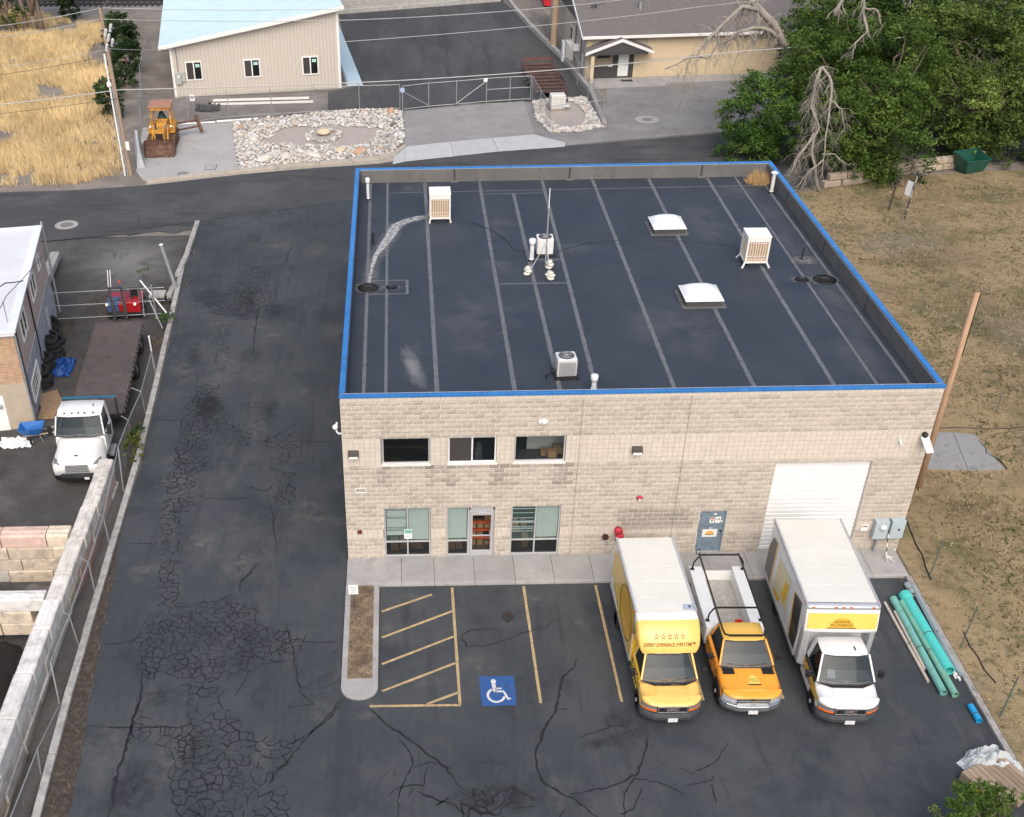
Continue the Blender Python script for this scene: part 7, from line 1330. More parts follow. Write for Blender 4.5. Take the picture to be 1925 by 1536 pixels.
for (x, y) in ((5.1, 3.0),):
    MB().lathe([(.12, 0), (.12, 1.0), (.25, 1.05), (.25, 1.18), (0, 1.2)], (x, y, HE+y*sl_-.1), (0, 0, 1), 10).build('vent_pipe', GALV, rfo)
o = thing('cable_coil', 'black cable coil lying on the grey shingle roof', 'cable coil', (18.44+.9, 65.35+3.2, HE+3.2*sl_+.25), 0)
mb = MB(); mb.tube([(.25*math.cos(t*.6), .2*math.sin(t*.6)+.02*t, .02+.01*t) for t in range(24)], .02, 5); mb.build('coil', BLACK, o); MB().tube([(.1, .2, .1), (.6, .5, .25), (.9, .4, .3), (1.2, .7, .35)], .018, 5).build('loose_end', BLACK, o)
# porch
PG = mat('porch_grey', (.055, .055, .055), .7, var=.08); PT2 = mat('porch_tan', (.32, .27, .19), .85)
MB().box(.5, 5.3, -.06, -.004, 0, 2.75).build('porch_wall', PT2, hs); MB().box(.5, 3.0, -.09, -.061, 0, 1.1).build('lower_panel', PG, hs); MB().box(2.35, 4.2, -.088, -.061, 1.1 if False else 0, 2.5).build('door_surround', PG, hs); dr = MB().box(2.85, 3.75, -.13, -.089, .25, 2.3).build('door', mat('pale_door', (.72, .74, .72), .5), hs); MB().lathe([(.04, 0), (.04, .06), (0, .07)], (3.65, -.13, 1.2), (0, -1, 0), 8).build('handle', GALV, dr); MB().box(4.2, 5.3, -.085, -.061, 0, 2.6).build('side_panel', YB, hs)
MB().box(1.0, 2.1, -.1, -.062, 1.8, 2.05).build('letter_panel', BLACK, hs); MB().box(.55, .8, -.1, -.062, 1.0, 1.6).build('amber_lamp', mat('amber_wood', (.45, .25, .06), .6), hs); MB().box(2.0, 2.35, -.2, -.095, 1.1, 1.25).build('mail_box', WHITE, hs)
pr = MB(); px0, px1, pa, pe = -.35, 5.55, 3.55, 2.5; xm = 2.75
for (xa, za, xb, zb) in ((px0, pe, xm, pa), (xm, pa, px1, pe)): pr.hexa([(xa, -1.4, za), (xb, -1.4, zb), (xb, 0, zb), (xa, 0, za)], [(xa, -1.4, za+.1), (xb, -1.4, zb+.1), (xb, 0, zb+.1), (xa, 0, za+.1)])
pro = pr.build('porch_roof', SH, hs)
for (xa, za, xb, zb) in ((px0, pe, xm, pa), (xm, pa, px1, pe)): MB().hexa([(xa, -1.46, za-.12), (xb, -1.46, zb-.12), (xb, -1.402, zb-.12), (xa, -1.402, za-.12)], [(xa, -1.46, za+.13), (xb, -1.46, zb+.13), (xb, -1.402, zb+.13), (xa, -1.402, za+.13)]).build('porch_fascia', WTR, pro)
MB().mesh([(px0+.5, -1.38, pe+.02), (px1-.5, -1.38, pe+.02), (xm, -1.38, pa-.1)], [(0, 1, 2)]).build('porch_gable', PG, pro); MB().box(px0+.5, px1-.5, -1.4, -.0, pe-.12, pe).build('porch_beam', PG, pro); MB().box(.2, .5, -1.3, -1.0, 0, pe-.1).build('porch_post', YB, hs)
MB().box(3.0, 4.0, -1.3, -.75, .105, .12).build('door_mat', BLACK, hs)
wk = struct(bpy.data.objects.new('house_walk', None)); link(wk); wk.location = (18.44, 65.35, 0); wk.rotation_euler = (0, 0, A2)
for k in range(12): MB().box(.0+k*2.2+.01, .0+(k+1)*2.2-.01, -1.9 if k > 2 else -2.6, -.02, -.1, .1, rnd.uniform(.9, 1.08)).build('slab', CONC, wk)
f = MB().box(-.05, -.002, 6.0, 7.1, 1.7, 2.9).build('side_window', WTR, hs); MB().box(-.06, -.051, 6.1, 6.5, 1.8, 2.8).build('pane', SGLASS, f); MB().box(-.06, -.051, 6.6, 7.0, 1.8, 2.8).build('pane', SGLASS, f)
for (y, z, w_, h_, d_, n_, m_) in ((3.2, 1.9, .6, .5, .5, 'window_air_conditioner', WHITE), (.9, 1.3, .35, 1.1, .2, 'meter_box', EB)): MB().box(-d_, -.003, y-w_/2, y+w_/2, z-h_/2, z+h_/2).build(n_, m_, hs, bevel=.02)
for p in ([(-.06, 2.0, 3.6), (-.06, 2.0, 1.2), (-.06, .9, .9)], [(-.06, 4.5, 3.5), (-.06, 4.5, .3)], [(-.06, .0, 3.4), (-.06, .05, .1)]): MB().tube(p, .04, 6).build('conduit', DGREY if p[0][1] > .1 else GALV, hs)
o = thing('utility_cabinet', 'white utility cabinet against the side wall of the brick house', 'cabinet', (17.7, 71.5, 0)); MB().box(-.5, .5, -.5, .5, .05, 1.7).build('body', WHITE, o, bevel=.02); MB().box(-.45, .45, -.52, -.502, .15, 1.55).build('door', WHITE, o); MB().box(-.55, .55, -.55, .55, -.02, .05).build('base', CONC, o)
# ---- rocks
def rock_data(name, m_, seed, flat=.75):
    r_ = random.Random(seed); vs = [(0, 0, -.5*flat)]; n = 6
    for j, (zz, rr2) in enumerate(((-.35, .75), (.05, 1.0), (.38, .72))):
        for k in range(n): a = 2*PI*(k+.5*(j % 2))/n; q = rr2*r_.uniform(.78, 1.18)*.5; vs.append((q*math.cos(a)*1.15, q*math.sin(a), zz*flat+r_.uniform(-.06, .06)))
    vs.append((r_.uniform(-.1, .1), r_.uniform(-.1, .1), .5*flat)); fs = [(0, 1+(k+1) % n, 1+k) for k in range(n)]
    for j in range(2):
        for k in range(n):
            a, b_, c, d = 1+j*n+k, 1+j*n+(k+1) % n, 1+(j+1)*n+(k+1) % n, 1+(j+1)*n+k; fs += [(a, b_, d), (b_, c, d)]
    fs += [(1+2*n+k, 1+2*n+(k+1) % n, 1+3*n) for k in range(n)]
    return vs, fs
RKM = [mat('pale_limestone', (.52, .49, .45), .9, var=.15, vs=4, bump=.02, bs=12), mat('warm_limestone', (.48, .40, .32), .9, var=.15, vs=4, bump=.02, bs=12), mat('grey_limestone', (.36, .355, .345), .9, var=.15, vs=4, bump=.02, bs=12), mat('white_stone', (.62, .61, .59), .9, var=.1, vs=4, bump=.02, bs=12)]
RKV = [rock_data('stone', None, s_) for s_ in range(8)]; RKD = [MB().mesh(v, f).data('stone', RKM[rnd.choice([0, 0, 0, 1, 2, 3, 3])]) for v, f in RKV for _ in range(2)]
def rockbed(parent, poly, keep, n, smin, smax, singles, rr3):
    x0, x1 = min(p[0] for p in poly), max(p[0] for p in poly); y0, y1 = min(p[1] for p in poly), max(p[1] for p in poly); P = []; tries = 0; grid = {}
    while len(P) < n and tries < n*60:
        tries += 1; x, y = rr3.uniform(x0, x1), rr3.uniform(y0, y1)
        if not inside((x, y), poly) or not keep(x, y): continue
        s_ = rr3.uniform(smin, smax)*(1.35 if rr3.random() < .12 else 1); g = (int(x/.3), int(y/.3)); ok = True
        for a in (-1, 0, 1):
            for b_ in (-1, 0, 1):
                for q in grid.get((g[0]+a, g[1]+b_), ()):
                    if math.hypot(q[0]-x, q[1]-y) < (q[2]+s_)*.37: ok = False
        if ok: grid.setdefault(g, []).append((x, y, s_)); P.append((x, y, s_))
    P.sort(key=lambda p: -p[2]); rest = [MB() for _ in RKM]
    for i, (x, y, s_) in enumerate(P):
        sc_ = (s_*rr3.uniform(.9, 1.2), s_*rr3.uniform(.85, 1.1), s_*rr3.uniform(.7, 1.0)); rz = rr3.uniform(0, 6.28)
        if i < singles: inst(rr3.choice(RKD), 'stone', parent, (x, y, .05+.28*sc_[2]), (rr3.uniform(-.3, .3), rr3.uniform(-.3, .3), rz), sc_)
        else:
            v, f = rr3.choice(RKV); c_, s2 = math.cos(rz), math.sin(rz); rest[rr3.choice([0, 0, 0, 1, 2, 3, 3])].mesh([(x+(a*c_-b_*s2)*sc_[0], y+(a*s2+b_*c_)*sc_[1], .04+.28*sc_[2]+z*sc_[2]) for a, b_, z in v], f)
    for b_, m_ in zip(rest, RKM):
        if b_.f: tag(b_.build('small_stones', m_, parent), kind='stuff')
rg = struct(bpy.data.objects.new('rock_garden', None)); link(rg)
RP = px((437, 231), (520, 222), (600, 214), (690, 207), (755, 209), (760, 262), (735, 292), (700, 295), (600, 305), (520, 312), (450, 320))
sheet('pea_gravel', RP, .012, layered('pea_gravel', (.36, .32, .29), [((.46, .42, .39), 5, .45, .6, .7), ((.24, .21, .19), 9, .55, .65, .7), ((.52, .49, .46), 14, .6, .7, .6)], bump=.03, bs=26), rg)
EC = at(612, 256); ring = lambda x, y: ((x-EC.x+.2)/4.5)**2+((y-EC.y)/2.7)**2 > 1+.6*mnoise.noise((x*.6, y*.6, 0)) or (.75 < math.hypot((x-at(608, 256).x)/1.35, (y-at(608, 256).y)/1.5) < 1.0+.05)
rockbed(rg, RP, ring, 1500, .17, .34, 300, random.Random(5))
def boulder(pxy, s_, label, m_, seed, dz=.0):
    v, f = rock_data('b', None, seed, .7); p = at(*pxy); r_ = random.Random(seed); rz = r_.uniform(0, 3)
    b_ = MB().mesh([(a*s_[0], b2*s_[1], c*s_[2]) for a, b2, c in v], f); o = b_.build('boulder', m_, smooth=True); o.location = (p.x, p.y, s_[2]*.33+dz); o.rotation_euler = (0, 0, rz)
    md = o.modifiers.new('sub', 'SUBSURF'); md.levels = 1; md.render_levels = 2; tag(o, label, 'boulder', 'landscape boulders')
BM1 = mat('sandstone_boulder', (.55, .46, .33), .9, var=.2, vs=1.2, bump=.03, bs=8); BM2 = mat('white_boulder', (.60, .57, .52), .9, var=.2, vs=1.2, bump=.03, bs=8, dirt=(.4, .34, .28), ds=1.5); BM3 = mat('orange_boulder', (.46, .29, .19), .9, var=.25, vs=1.2, bump=.03, bs=8, dirt=(.55, .48, .42), ds=1.4)
boulder((608, 254), (1.3, 1.0, .8), 'big rounded tan boulder in the centre of the rock garden', BM1, 3); boulder((500, 304), (1.5, .9, .8), 'white boulder nearest the gravel pad', BM2, 4); boulder((538, 300), (1.0, .9, .85), 'white boulder second from the gravel pad', BM2, 5); boulder((588, 297), (1.9, .8, .7), 'long pale boulder leaning among the kerb rocks', BM2, 6); boulder((640, 287), (1.1, .8, .7), 'pale yellow boulder by the rock garden kerb', BM1, 7); boulder((677, 290), (1.4, .9, .8), 'orange boulder by the rock garden kerb', BM3, 8); boulder((735, 213), (1.0, .7, .7), 'brown boulder beside the gate post', BM3, 9); boulder((477, 266), (.9, .8, .7), 'tan boulder at the gravel edge of the rock garden', BM2, 10); boulder((452, 243), (.9, .6, .5), 'small orange boulder at the top left of the rock garden', BM3, 11); boulder((740, 240), (.9, .8, .6), 'dark grey boulder on the right side of the rock garden', mat('dark_boulder', (.13, .12, .115), .9, var=.2, vs=2), 12)
rg2 = struct(bpy.data.objects.new('rock_bed', None)); link(rg2); RP2 = px((1003, 192), (1060, 186), (1100, 185), (1135, 240), (1085, 250), (1035, 250), (1010, 225))
sheet('bed_gravel', RP2, .012, MATS['pea_gravel'], rg2); c2 = at(1065, 222); rockbed(rg2, RP2, lambda x, y: ((x-c2.x)/1.6)**2+((y-c2.y-1.0)/3.6)**2 > 1, 420, .18, .36, 60, random.Random(9))
# ---- far fences, gate, tote, trailer
def fence(name, label, pts, h, barb=0, mesh=True, m_=None, mid=False):
    o = thing(name, label, 'fence'); mm = m_ or FGALV; P = [Vector(at(*p)) if len(p) == 2 else Vector(p) for p in pts]
    for p in P:
        MB().tube([p, p+Vector((0, 0, h+.05))], .035, 6).build('post', mm, o)
        if barb: MB().tube([p+Vector((0, 0, h)), p+Vector((-.12, -.25, h+.35))], .02, 5).build('barb_arm', mm, o)
    wm = MB()
    for a, b_ in zip(P, P[1:]):
        MB().tube([a+Vector((0, 0, h)), b_+Vector((0, 0, h))], .025, 6).build('top_rail', mm, o)
        if mid: MB().tube([a+Vector((0, 0, .12)), b_+Vector((0, 0, .12))], .02, 6).build('bottom_rail', mm, o)
        if mesh: chainlink(wm, a+Vector((0, 0, .05)), b_+Vector((0, 0, .05)), a+Vector((0, 0, h)), b_+Vector((0, 0, h)), .16, .0028)
    if mesh: tag(wm.build('wire_mesh', WIRE, o), kind='stuff')
    return o
fence('chain_link_fence', 'chain-link fence in front of the beige metal building', [(356, 232), (431, 222), (512, 217), (592, 212), (676, 208), (752, 206)], 2.0, 1, True, None, True)
gp = [at(757, 209), at(806, 203), at(858, 199), at(914, 194), at(958, 191), at(997, 189)]; gt2 = thing('sliding_gate', 'long chain-link sliding gate with diagonal braces', 'gate'); U = Vector((0, 0, 1)); wm = MB()
for p in gp: MB().tube([p, p+U*2.05], .04, 6).build('post', FGALV, gt2)
for a, b_ in zip(gp, gp[1:]):
    for z in (2.0, .15): MB().tube([a+U*z, b_+U*z], .03, 6).build('rail', FGALV, gt2)
    chainlink(wm, a+U*.1, b_+U*.1, a+U*2, b_+U*2, .16, .0028)
for a, b_ in ((gp[0]+U*1.6, gp[1]+U*.2), (gp[3]+U*1.8, gp[2]+U*.2)): MB().tube([a, b_], .03, 6).build('brace', FGALV, gt2)
for a, b_ in ((gp[3], gp[4]), (gp[4], gp[5])): MB().tube([a+U*1.1, b_+U*1.1], .025, 6).build('mid_rail', FGALV, gt2)
tag(wm.build('wire_mesh', WIRE, gt2), kind='stuff'); MB().lathe([(.2, 0), (.2, .02), (0, .02)], gp[0]+U*1.7+Vector((0, -.06, 0)), (0, -1, 0), 16).build('round_sign', mat('blue_white_sign', (.35, .42, .6), .5), gt2); MB().obox(gp[3]+U*1.9+Vector((-.1, -.06, 0)), (.16, 0, 0), (0, .01, 0), (0, 0, .14)).build('sign', WHITE, gt2); MB().lathe([(.1, -.03), (.1, .03)], gp[2]+U*.1+Vector((0, 0, 0)), (0, 1, 0), 10).build('gate_wheel', BLACK, gt2)
fence('chain_link_fence', 'chain-link pen around the white water tank', [(1000, 188), (1015, 215), (1033, 246), (1133, 234), (1105, 190), (1085, 160), (1062, 120), (1030, 70), (995, 15)], 1.9, 0)
o = thing('water_tote', 'white caged water tank standing on a pallet', 'water tank', (*at(1047, 206).to_2d(), 0), .05); MB().box(-.6, .6, -.5, .5, .16, 1.25).build('tank', mat('tote_plastic', (.62, .61, .57), .5, var=.06), o, bevel=.1, segs=3); MB().box(-.68, .6, -.55, .55, .0, .15).build('pallet', mat('grey_wood', (.3, .26, .21), .9), o)
cg_ = bpy.data.objects.new('cage', None); link(cg_, o)
for z in (.2, .45, .7, .95, 1.2): MB().tube([(-.62, -.52, z), (.62, -.52, z), (.62, .52, z), (-.62, .52, z), (-.62, -.52, z)], .012, 5).build('cage_bar', GALV, cg_)
for k in range(6): MB().tube([(-.62+k*.248, -.53, .15), (-.62+k*.248, -.53, 1.22)], .012, 5).build('cage_bar', GALV, cg_)
o = thing('plastic_chair', 'small white folding chair in front of the water tank', 'chair', (*at(1063, 208).to_2d(), 0), .2); MB().box(-.25, .25, -.25, .25, .38, .43).build('seat', WHITE, o); MB().box(-.25, .25, .22, .26, .6, .9).build('backrest', DGREY, o)
for x in (-.22, .22):
    for y in (-.22, .24): MB().tube([(x, y, 0), (x, y, .9 if y > 0 else .38)], .018, 5).build('leg', GALV, o)
tr = thing('flatbed_trailer', 'rusty open flatbed trailer frame beyond the gate', 'trailer', (15.0, 60.0, 0), .05); TRM = mat('rusty_brown_steel', (.12, .065, .055), .8, var=.3, vs=2, tint=True)
for s_ in (-1, 1): MB().bar((s_*1.3, 0, .55), (s_*1.3, 8.5, .55), .12, .18).build('side_rail', TRM, tr); MB().bar((s_*1.3, 0, 1.0), (s_*1.3, 8.5, 1.0), .06, .08).build('top_rail', TRM, tr); wheel(tr, s_*1.45, 3.6, .36, .24); wheel(tr, s_*1.45, 4.6, .36, .24)
for k in range(9): MB().bar((-1.3, .3+k*1.0, .6), (1.3, .3+k*1.0, .6), .16, .1).build('cross_member', TRM, tr)
MB().box(-1.25, 1.25, .1, 8.4, .48, .52).build('bed', mat('dark_bed', (.04, .03, .028), .8, var=.4, vs=3), tr); MB().bar((-1.3, 8.5, 1.0), (1.3, 8.5, 1.0), .08, .3).build('end_board', TRM, tr)
for s_ in (-1, 1):
    for k in range(5): MB().bar((s_*1.3, .1+k*2.1, .5), (s_*1.3, .1+k*2.1, 1.0), .06, .06).build('stake', TRM, tr)
# stacked pipes, slats, barrier by the forecourt
bs_ = thing('black_slat_pile', 'pile of short black corrugated strips by the fence', 'strips', (*at(390, 205).to_2d(), 0), .1)
for k in range(12): MB().obox((-.9+.17*k, rnd.uniform(-.2, .2), .08+rnd.uniform(0, .1)), (.07, 0, 0), (rnd.uniform(-.06, .06), .8, 0), (0, 0, .05)).build('strip', mat('black_strip', (.05, .052, .056), .6, var=.2), bs_)
ls = thing('metal_strip_stack', 'long stack of white and black metal strips by the beige wall', 'metal strips', (-9.2, 60.5, 0), .03)
for k, (y, w_, m_) in enumerate(((-.55, .3, WTR), (-.2, .25, BLACK), (.15, .3, WTR), (.5, .3, WTR))): MB().box(-4.4+rnd.uniform(0, .5), 4.4-rnd.uniform(0, .5), y, y+w_, .02, .14).build('strip', m_, ls)
o = thing('white_pipe', 'thin white pipe lying along the gravel pad edge', 'pipe', (*at(405, 231).to_2d(), 0), .12); MB().tube([(-3.2, 0, .06), (0, 0, .06)], .07, 8).build('length', WHITE, o); MB().tube([(.1, .1, .06), (3.4, .25, .06)], .09, 8).build('length', WHITE, o)
o = thing('small_sign', 'small white sign on the fence beside the crawler loader', 'sign', (*at(364, 207).to_2d(), 0)); MB().box(-.2, .2, -.03, 0, .75, 1.25).build('board', WHITE, o); MB().tube([(0, .03, 0), (0, .03, 1.2)], .03, 6).build('post', FGALV, o)
mb = MB(); text_mesh(mb, 'NO', (0, -.034, 1.1), (1, 0, 0), (0, 0, 1), .14) if False else mb.box(-.1, .1, -.034, -.031, .9, 1.1); mb.build('print', GREYM, o)
cb = thing('concrete_barrier', 'tall pale concrete barrier beside the crawler loader bucket', 'barrier', (-17.0, 47.6, 0), .22); MB().hexa([(-.3, -2.4, 0), (.3, -2.4, 0), (.3, 2.4, 0), (-.3, 2.4, 0)], [(-.1, -2.2, 1.1), (.1, -2.2, 1.1), (.1, 2.4, 1.3), (-.1, 2.4, 1.3)]).build('body', mat('pale_concrete', (.42, .43, .44), .9, var=.12, vs=2), cb, bevel=.03)
fence('chain_link_fence', 'chain-link fence running back beside the metal building', [(268, 240), (270, 205), (268, 170), (275, 130), (285, 100)], 1.9, 0)
# ---- far retaining walls
gw = thing('stone_block_wall', 'pale block wall closing the paved yard at the back', 'wall'); a, b_ = at(636, 26), at(950, 1); dv = (b_-a).to_2d(); L = dv.length; ax = dv/L
for c in range(3):
    n = int(L/.9)
    for k in range(n): q = a.to_2d()+ax*(.45+k*.9+(.45 if c % 2 else 0)); MB().obox((q.x, q.y+c*.12, .2+c*.4), (*(ax*.44), 0), (0, .3, 0), (0, 0, .19)).build('block', mat('pale_wall_block', (.36, .35, .33), .9, var=.2, vs=2), gw)
kw = thing('stepped_kerb_wall', 'stepped pale concrete kerb wall along the paved yard', 'wall'); pts = [(950, -5), (970, 22), (1000, 55), (1030, 85), (1060, 113), (1085, 145), (1110, 175), (1136, 240)]
for p, q in zip(pts, pts[1:]): a, b_ = at(*p), at(*q); MB().bar((a.x, a.y, .15), (b_.x, b_.y, .15), .35, .5, rnd.uniform(.95, 1.15)).build('section', CONC_OLD, kw, bevel=.03)
o = thing('red_container', 'red metal container behind the utility pole', 'container', (19.0, 93.5, 0)); MB().box(-1.2, .6, -2, 2, .2, 2.6).build('body', mat('container_red', (.45, .02, .03), .5), o)
for k in range(6): MB().box(-1.23, -1.2, -1.9+k*.65, -1.6+k*.65, .3, 2.5).build('rib', MATS['container_red'], o)
# ---- utility poles and wires
WOOD = mat('weathered_pole_wood', (.30, .22, .16), .95, var=.3, vs=3, stretch=(6, 6, .4), bump=.02, bs=12); WOOD2 = mat('brown_pole_wood', (.42, .27, .17), .9, var=.25, vs=2.5, stretch=(6, 6, .3), bump=.015, bs=14)
up = thing('utility_pole', 'old wooden utility pole with white conduits at the field edge', 'utility pole', (-17.0, 43.9, 0)); tp = Vector((-.95, 2.8, 10.7)); MB().tube([(0, 0, -.2), tp*.5, tp], [.17, .14, .11], 10).build('pole', WOOD, up)
MB().tube([(-.35, -.1, 0), tp*.45+Vector((-.3, -.1, 0)), tp*.74+Vector((-.25, -.1, 0))], .07, 8).build('riser', mat('riser_white', (.62, .62, .6), .5), up); MB().tube([(-.15, -.15, 0), tp*.55+Vector((-.12, -.15, 0))], .04, 6).build('riser', GREYM, up); MB().lathe([(.16, -.15), (.18, 0), (.1, .2)], tp*.56+Vector((-.3, -.12, 0)), (0, 0, 1), 10).build('junction', WHITE, up)
for (dx, dz) in ((.25, 8.9), (.5, 9.5), (.1, 9.2), (.45, 8.6), (.0, 8.3)): q = tp*(dz/10.7)+Vector((dx, -.1, 0)); MB().lathe([(.0, -.28), (.10, -.25), (.11, .2), (.05, .3)], q, (.3, 0, 1), 8).build('cutout', mat('insulator_grey', (.5, .5, .5), .4), up)
for dz in (9.35, 8.4): q = tp*(dz/10.7); MB().bar(q+Vector((-.2, -.1, 0)), q+Vector((.8, -.1, .15)), .08, .1).build('bracket', DGREY, up)
MB().bar(tp+Vector((-.1, 0, -.15)), tp+Vector((.6, .1, .45)), .08, .1).build('cross_arm', DGREY, up); MB().box(.05, .3, -.22, -.18, 1.9, 2.5).build('sign', WHITE, up)
cp = thing('utility_pole', 'tall brown utility pole beside the brick house', 'utility pole', (16.95, 75.5, 0)); MB().tube([(0, 0, 0), (0, 0, 6), (0, 0, 12)], [.34, .31, .24], 12).build('pole', mat('tan_pole_wood', (.40, .29, .20), .9, var=.2, vs=3, stretch=(5, 5, .3)), cp); MB().bar((-1, 0, 11.3), (1, 0, 11.3), .1, .12).build('cross_arm', WOOD, cp)
WR_ = mat('wire_aluminium', (.40, .40, .40), .5); WD_ = mat('wire_dark', (.05, .05, .055), .6)
def wire(label, pts, r, m_, sag=.0):
    P = [Vector(at(x, y, z)) for x, y, z in pts]; out = []
    for a, b_ in zip(P, P[1:]):
        for k in range(12): t = k/12; out.append(a.lerp(b_, t)-Vector((0, 0, sag*4*t*(1-t))))
    out.append(P[-1]); tag(MB().tube(out, r, 5).build('overhead_wire', m_), label, 'wire', 'overhead wires')
wire('uppermost pale overhead wire from the left photo edge', [(-40, 54, 10.2), (190, 15, 10.4), (660, 17, 10.5), (1050, -20, 11)], .022, WR_, .1); wire('second pale overhead wire from the left photo edge', [(-40, 76, 9.4), (186, 36, 9.5), (650, 38, 9.8), (1045, 13, 10.5), (1300, -20, 10.5)], .022, WR_, .1)
wire('thin wire above the golden grass', [(-40, 132, 7.4), (195, 94, 7.6)], .016, WR_, .1); wire('thin dark wire above the golden grass', [(-40, 146, 6.8), (200, 105, 7.0)], .016, WD_, .1); wire('short wire from the old pole to the metal building', [(200, 91, 7.8), (325, 92, 4.1)], .02, WR_, .1)
wire('thick grey cable crossing in front of both buildings', [(-40, 201, 5.4), (222, 169, 5.6), (700, 154, 5.8), (1050, 131, 6.0), (1400, 96, 6.4), (1700, 70, 7)], .035, WR_, .05); wire('thin dark wire below the thick grey cable', [(-40, 218, 4.9), (222, 185, 5.1), (600, 172, 5.2), (760, 160, 5.3)], .016, WD_, .05)
wire('pale wire crossing the paved yard to the house roof', [(640, 79, 8.8), (1047, 45, 9.2), (1320, 12, 9.6), (1500, -10, 9.8)], .02, WR_, .05); wire('thin dark wire ending in the dead branches', [(1105, 125, 5), (1470, 88, 6)], .016, WD_, .05)
wire('dark service wire over the white flat roof', [(-30, 557, 5.6), (10, 532, 5.6), (43, 528, 4.9)], .03, WD_, .02); wire('thin dark service wire at the white roof edge', [(-30, 632, 5.8), (12, 556, 5.9), (80, 481, 5.0)], .018, WD_, .05)
# ---- railway
rw = struct(bpy.data.objects.new('railway_track', None)); link(rw); rw.location = (-34, 97, 0); rw.rotation_euler = (0, 0, -.06)
for y in (-.75, .75, 4.2, 5.7): MB().box(-30, 16, y-.04, y+.04, .1, .28).build('rail', mat('dark_rail', (.035, .03, .03), .5), rw)
sp = MB()
for k in range(74):
    for y in (0, 4.95): sp.box(-30+k*.62, -29.75+k*.62, y-1.3, y+1.3, .0, .12, rnd.uniform(.8, 1.2))
tag(sp.build('sleepers', mat('dark_sleeper', (.045, .038, .032), .9, tint=True), rw), kind='stuff')
MB().box(-30, 16, -2.2, 7.2, -.02, .02).build('ballast', GRAVEL, rw)
# ================================================================ VEGETATION
def leafmat(name, col, tr=.25):
    if name in MATS: return MATS[name]
    M = bpy.data.materials.new(name); M.use_nodes = True; T = M.node_tree; N = T.nodes; L = T.links; b = N['Principled BSDF']; b.inputs['Roughness'].default_value = .6; b.inputs['Specular IOR Level'].default_value = .12
    rgb = N.new('ShaderNodeRGB'); rgb.outputs[0].default_value = (*col, 1); a = N.new('ShaderNodeAttribute'); a.attribute_name = 'tint'; h = N.new('ShaderNodeHueSaturation'); L.new(rgb.outputs[0], h.inputs['Color']); L.new(a.outputs['Fac'], h.inputs['Value'])
    mr = N.new('ShaderNodeMapRange'); mr.inputs[1].default_value = .5; mr.inputs[2].default_value = 1.8; mr.inputs[3].default_value = .515; mr.inputs[4].default_value = .475; L.new(a.outputs['Fac'], mr.inputs[0]); L.new(mr.outputs[0], h.inputs['Hue'])
    L.new(h.outputs[0], b.inputs['Base Color']); t = N.new('ShaderNodeBsdfTranslucent'); L.new(h.outputs[0], t.inputs[0]); mx = N.new('ShaderNodeMixShader'); mx.inputs[0].default_value = tr; L.new(b.outputs[0], mx.inputs[1]); L.new(t.outputs[0], mx.inputs[2]); L.new(mx.outputs[0], N['Material Output'].inputs[0])
    MATS[name] = M; return M
BARK = mat('bark', (.16, .12, .09), .95, var=.35, vs=4, bump=.03, bs=12, stretch=(3, 3, .6)); DEADW = mat('dead_grey_wood', (.29, .26, .225), .95, var=.25, vs=4, stretch=(3, 3, .6)); LEAF = leafmat('elm_leaves', (.066, .118, .024)); LEAF2 = leafmat('bright_leaves', (.066, .132, .028)); LEAFY = leafmat('yellow_green_leaves', (.12, .14, .03))
def sprays(cl, nl, size, rr4, up=.5, droop=.5, spread=.5):
    """leaf faces for cluster centres cl = (point, outward dir, tint)"""
    V = []; F = []; T = []
    for (c, d, tn) in cl:
        ax = (d+Vector((rr4.uniform(-.5, .5), rr4.uniform(-.5, .5), rr4.uniform(-.3, .2)-droop))).normalized(); Ls = spread*rr4.uniform(.7, 1.4); k0 = int(nl*rr4.uniform(.6, 1.3))
        for k in range(k0):
            t = rr4.random(); p = c+ax*Ls*t+Vector((rr4.gauss(0, 1), rr4.gauss(0, 1), rr4.gauss(0, .7)))*spread*.30*(1-.4*t)
            n = Vector((rr4.gauss(0, .55), rr4.gauss(0, .55), up+rr4.random())).normalized(); u = n.orthogonal().normalized(); a = rr4.uniform(0, 6.28); w = n.cross(u); u, w = u*math.cos(a)+w*math.sin(a), w*math.cos(a)-u*math.sin(a)
            s_ = size*rr4.choice([.55, .75, .95, 1.25, 1.6]); i = len(V); V += [p-u*s_, p+w*s_*.45, p+u*s_, p-w*s_*.45]; F.append((i, i+1, i+2, i+3)); T.append(max(.35, tn*rr4.uniform(.75, 1.3)))
    return V, F, T
def crown_clusters(blobs, dens, rr4):
    cl = []
    for (c, r) in blobs:
        n = int(dens*(r[0]*r[1]+r[0]*r[2]+r[1]*r[2])); c = Vector(c)
        for _ in range(n):
            v = Vector((rr4.gauss(0, 1), rr4.gauss(0, 1), rr4.gauss(0, 1))).normalized(); q = rr4.uniform(.3, 1.0)**.5*rr4.uniform(.85, 1.08); p = c+Vector((v.x*r[0], v.y*r[1], v.z*r[2]))*q
            if p.z < .35: continue
            g_ = mnoise.noise(p*.5)
            if g_ < -.22: continue
            cl.append((p, v, .98+1.0*g_+.30*rr4.uniform(-1, 1)))
    return cl
def limb(mb, a, b_, r0, r1, rr4, n=5, wv=.25):
    a, b_ = Vector(a), Vector(b_); pts = [a]
    for i in range(1, n): t = i/n; pts.append(a.lerp(b_, t)+Vector((rr4.uniform(-1, 1), rr4.uniform(-1, 1), rr4.uniform(-.3, 1)))*wv*(1-abs(2*t-1)))
    pts.append(b_); mb.tube(pts, [r0+(r1-r0)*i/n for i in range(n+1)], 7); return pts
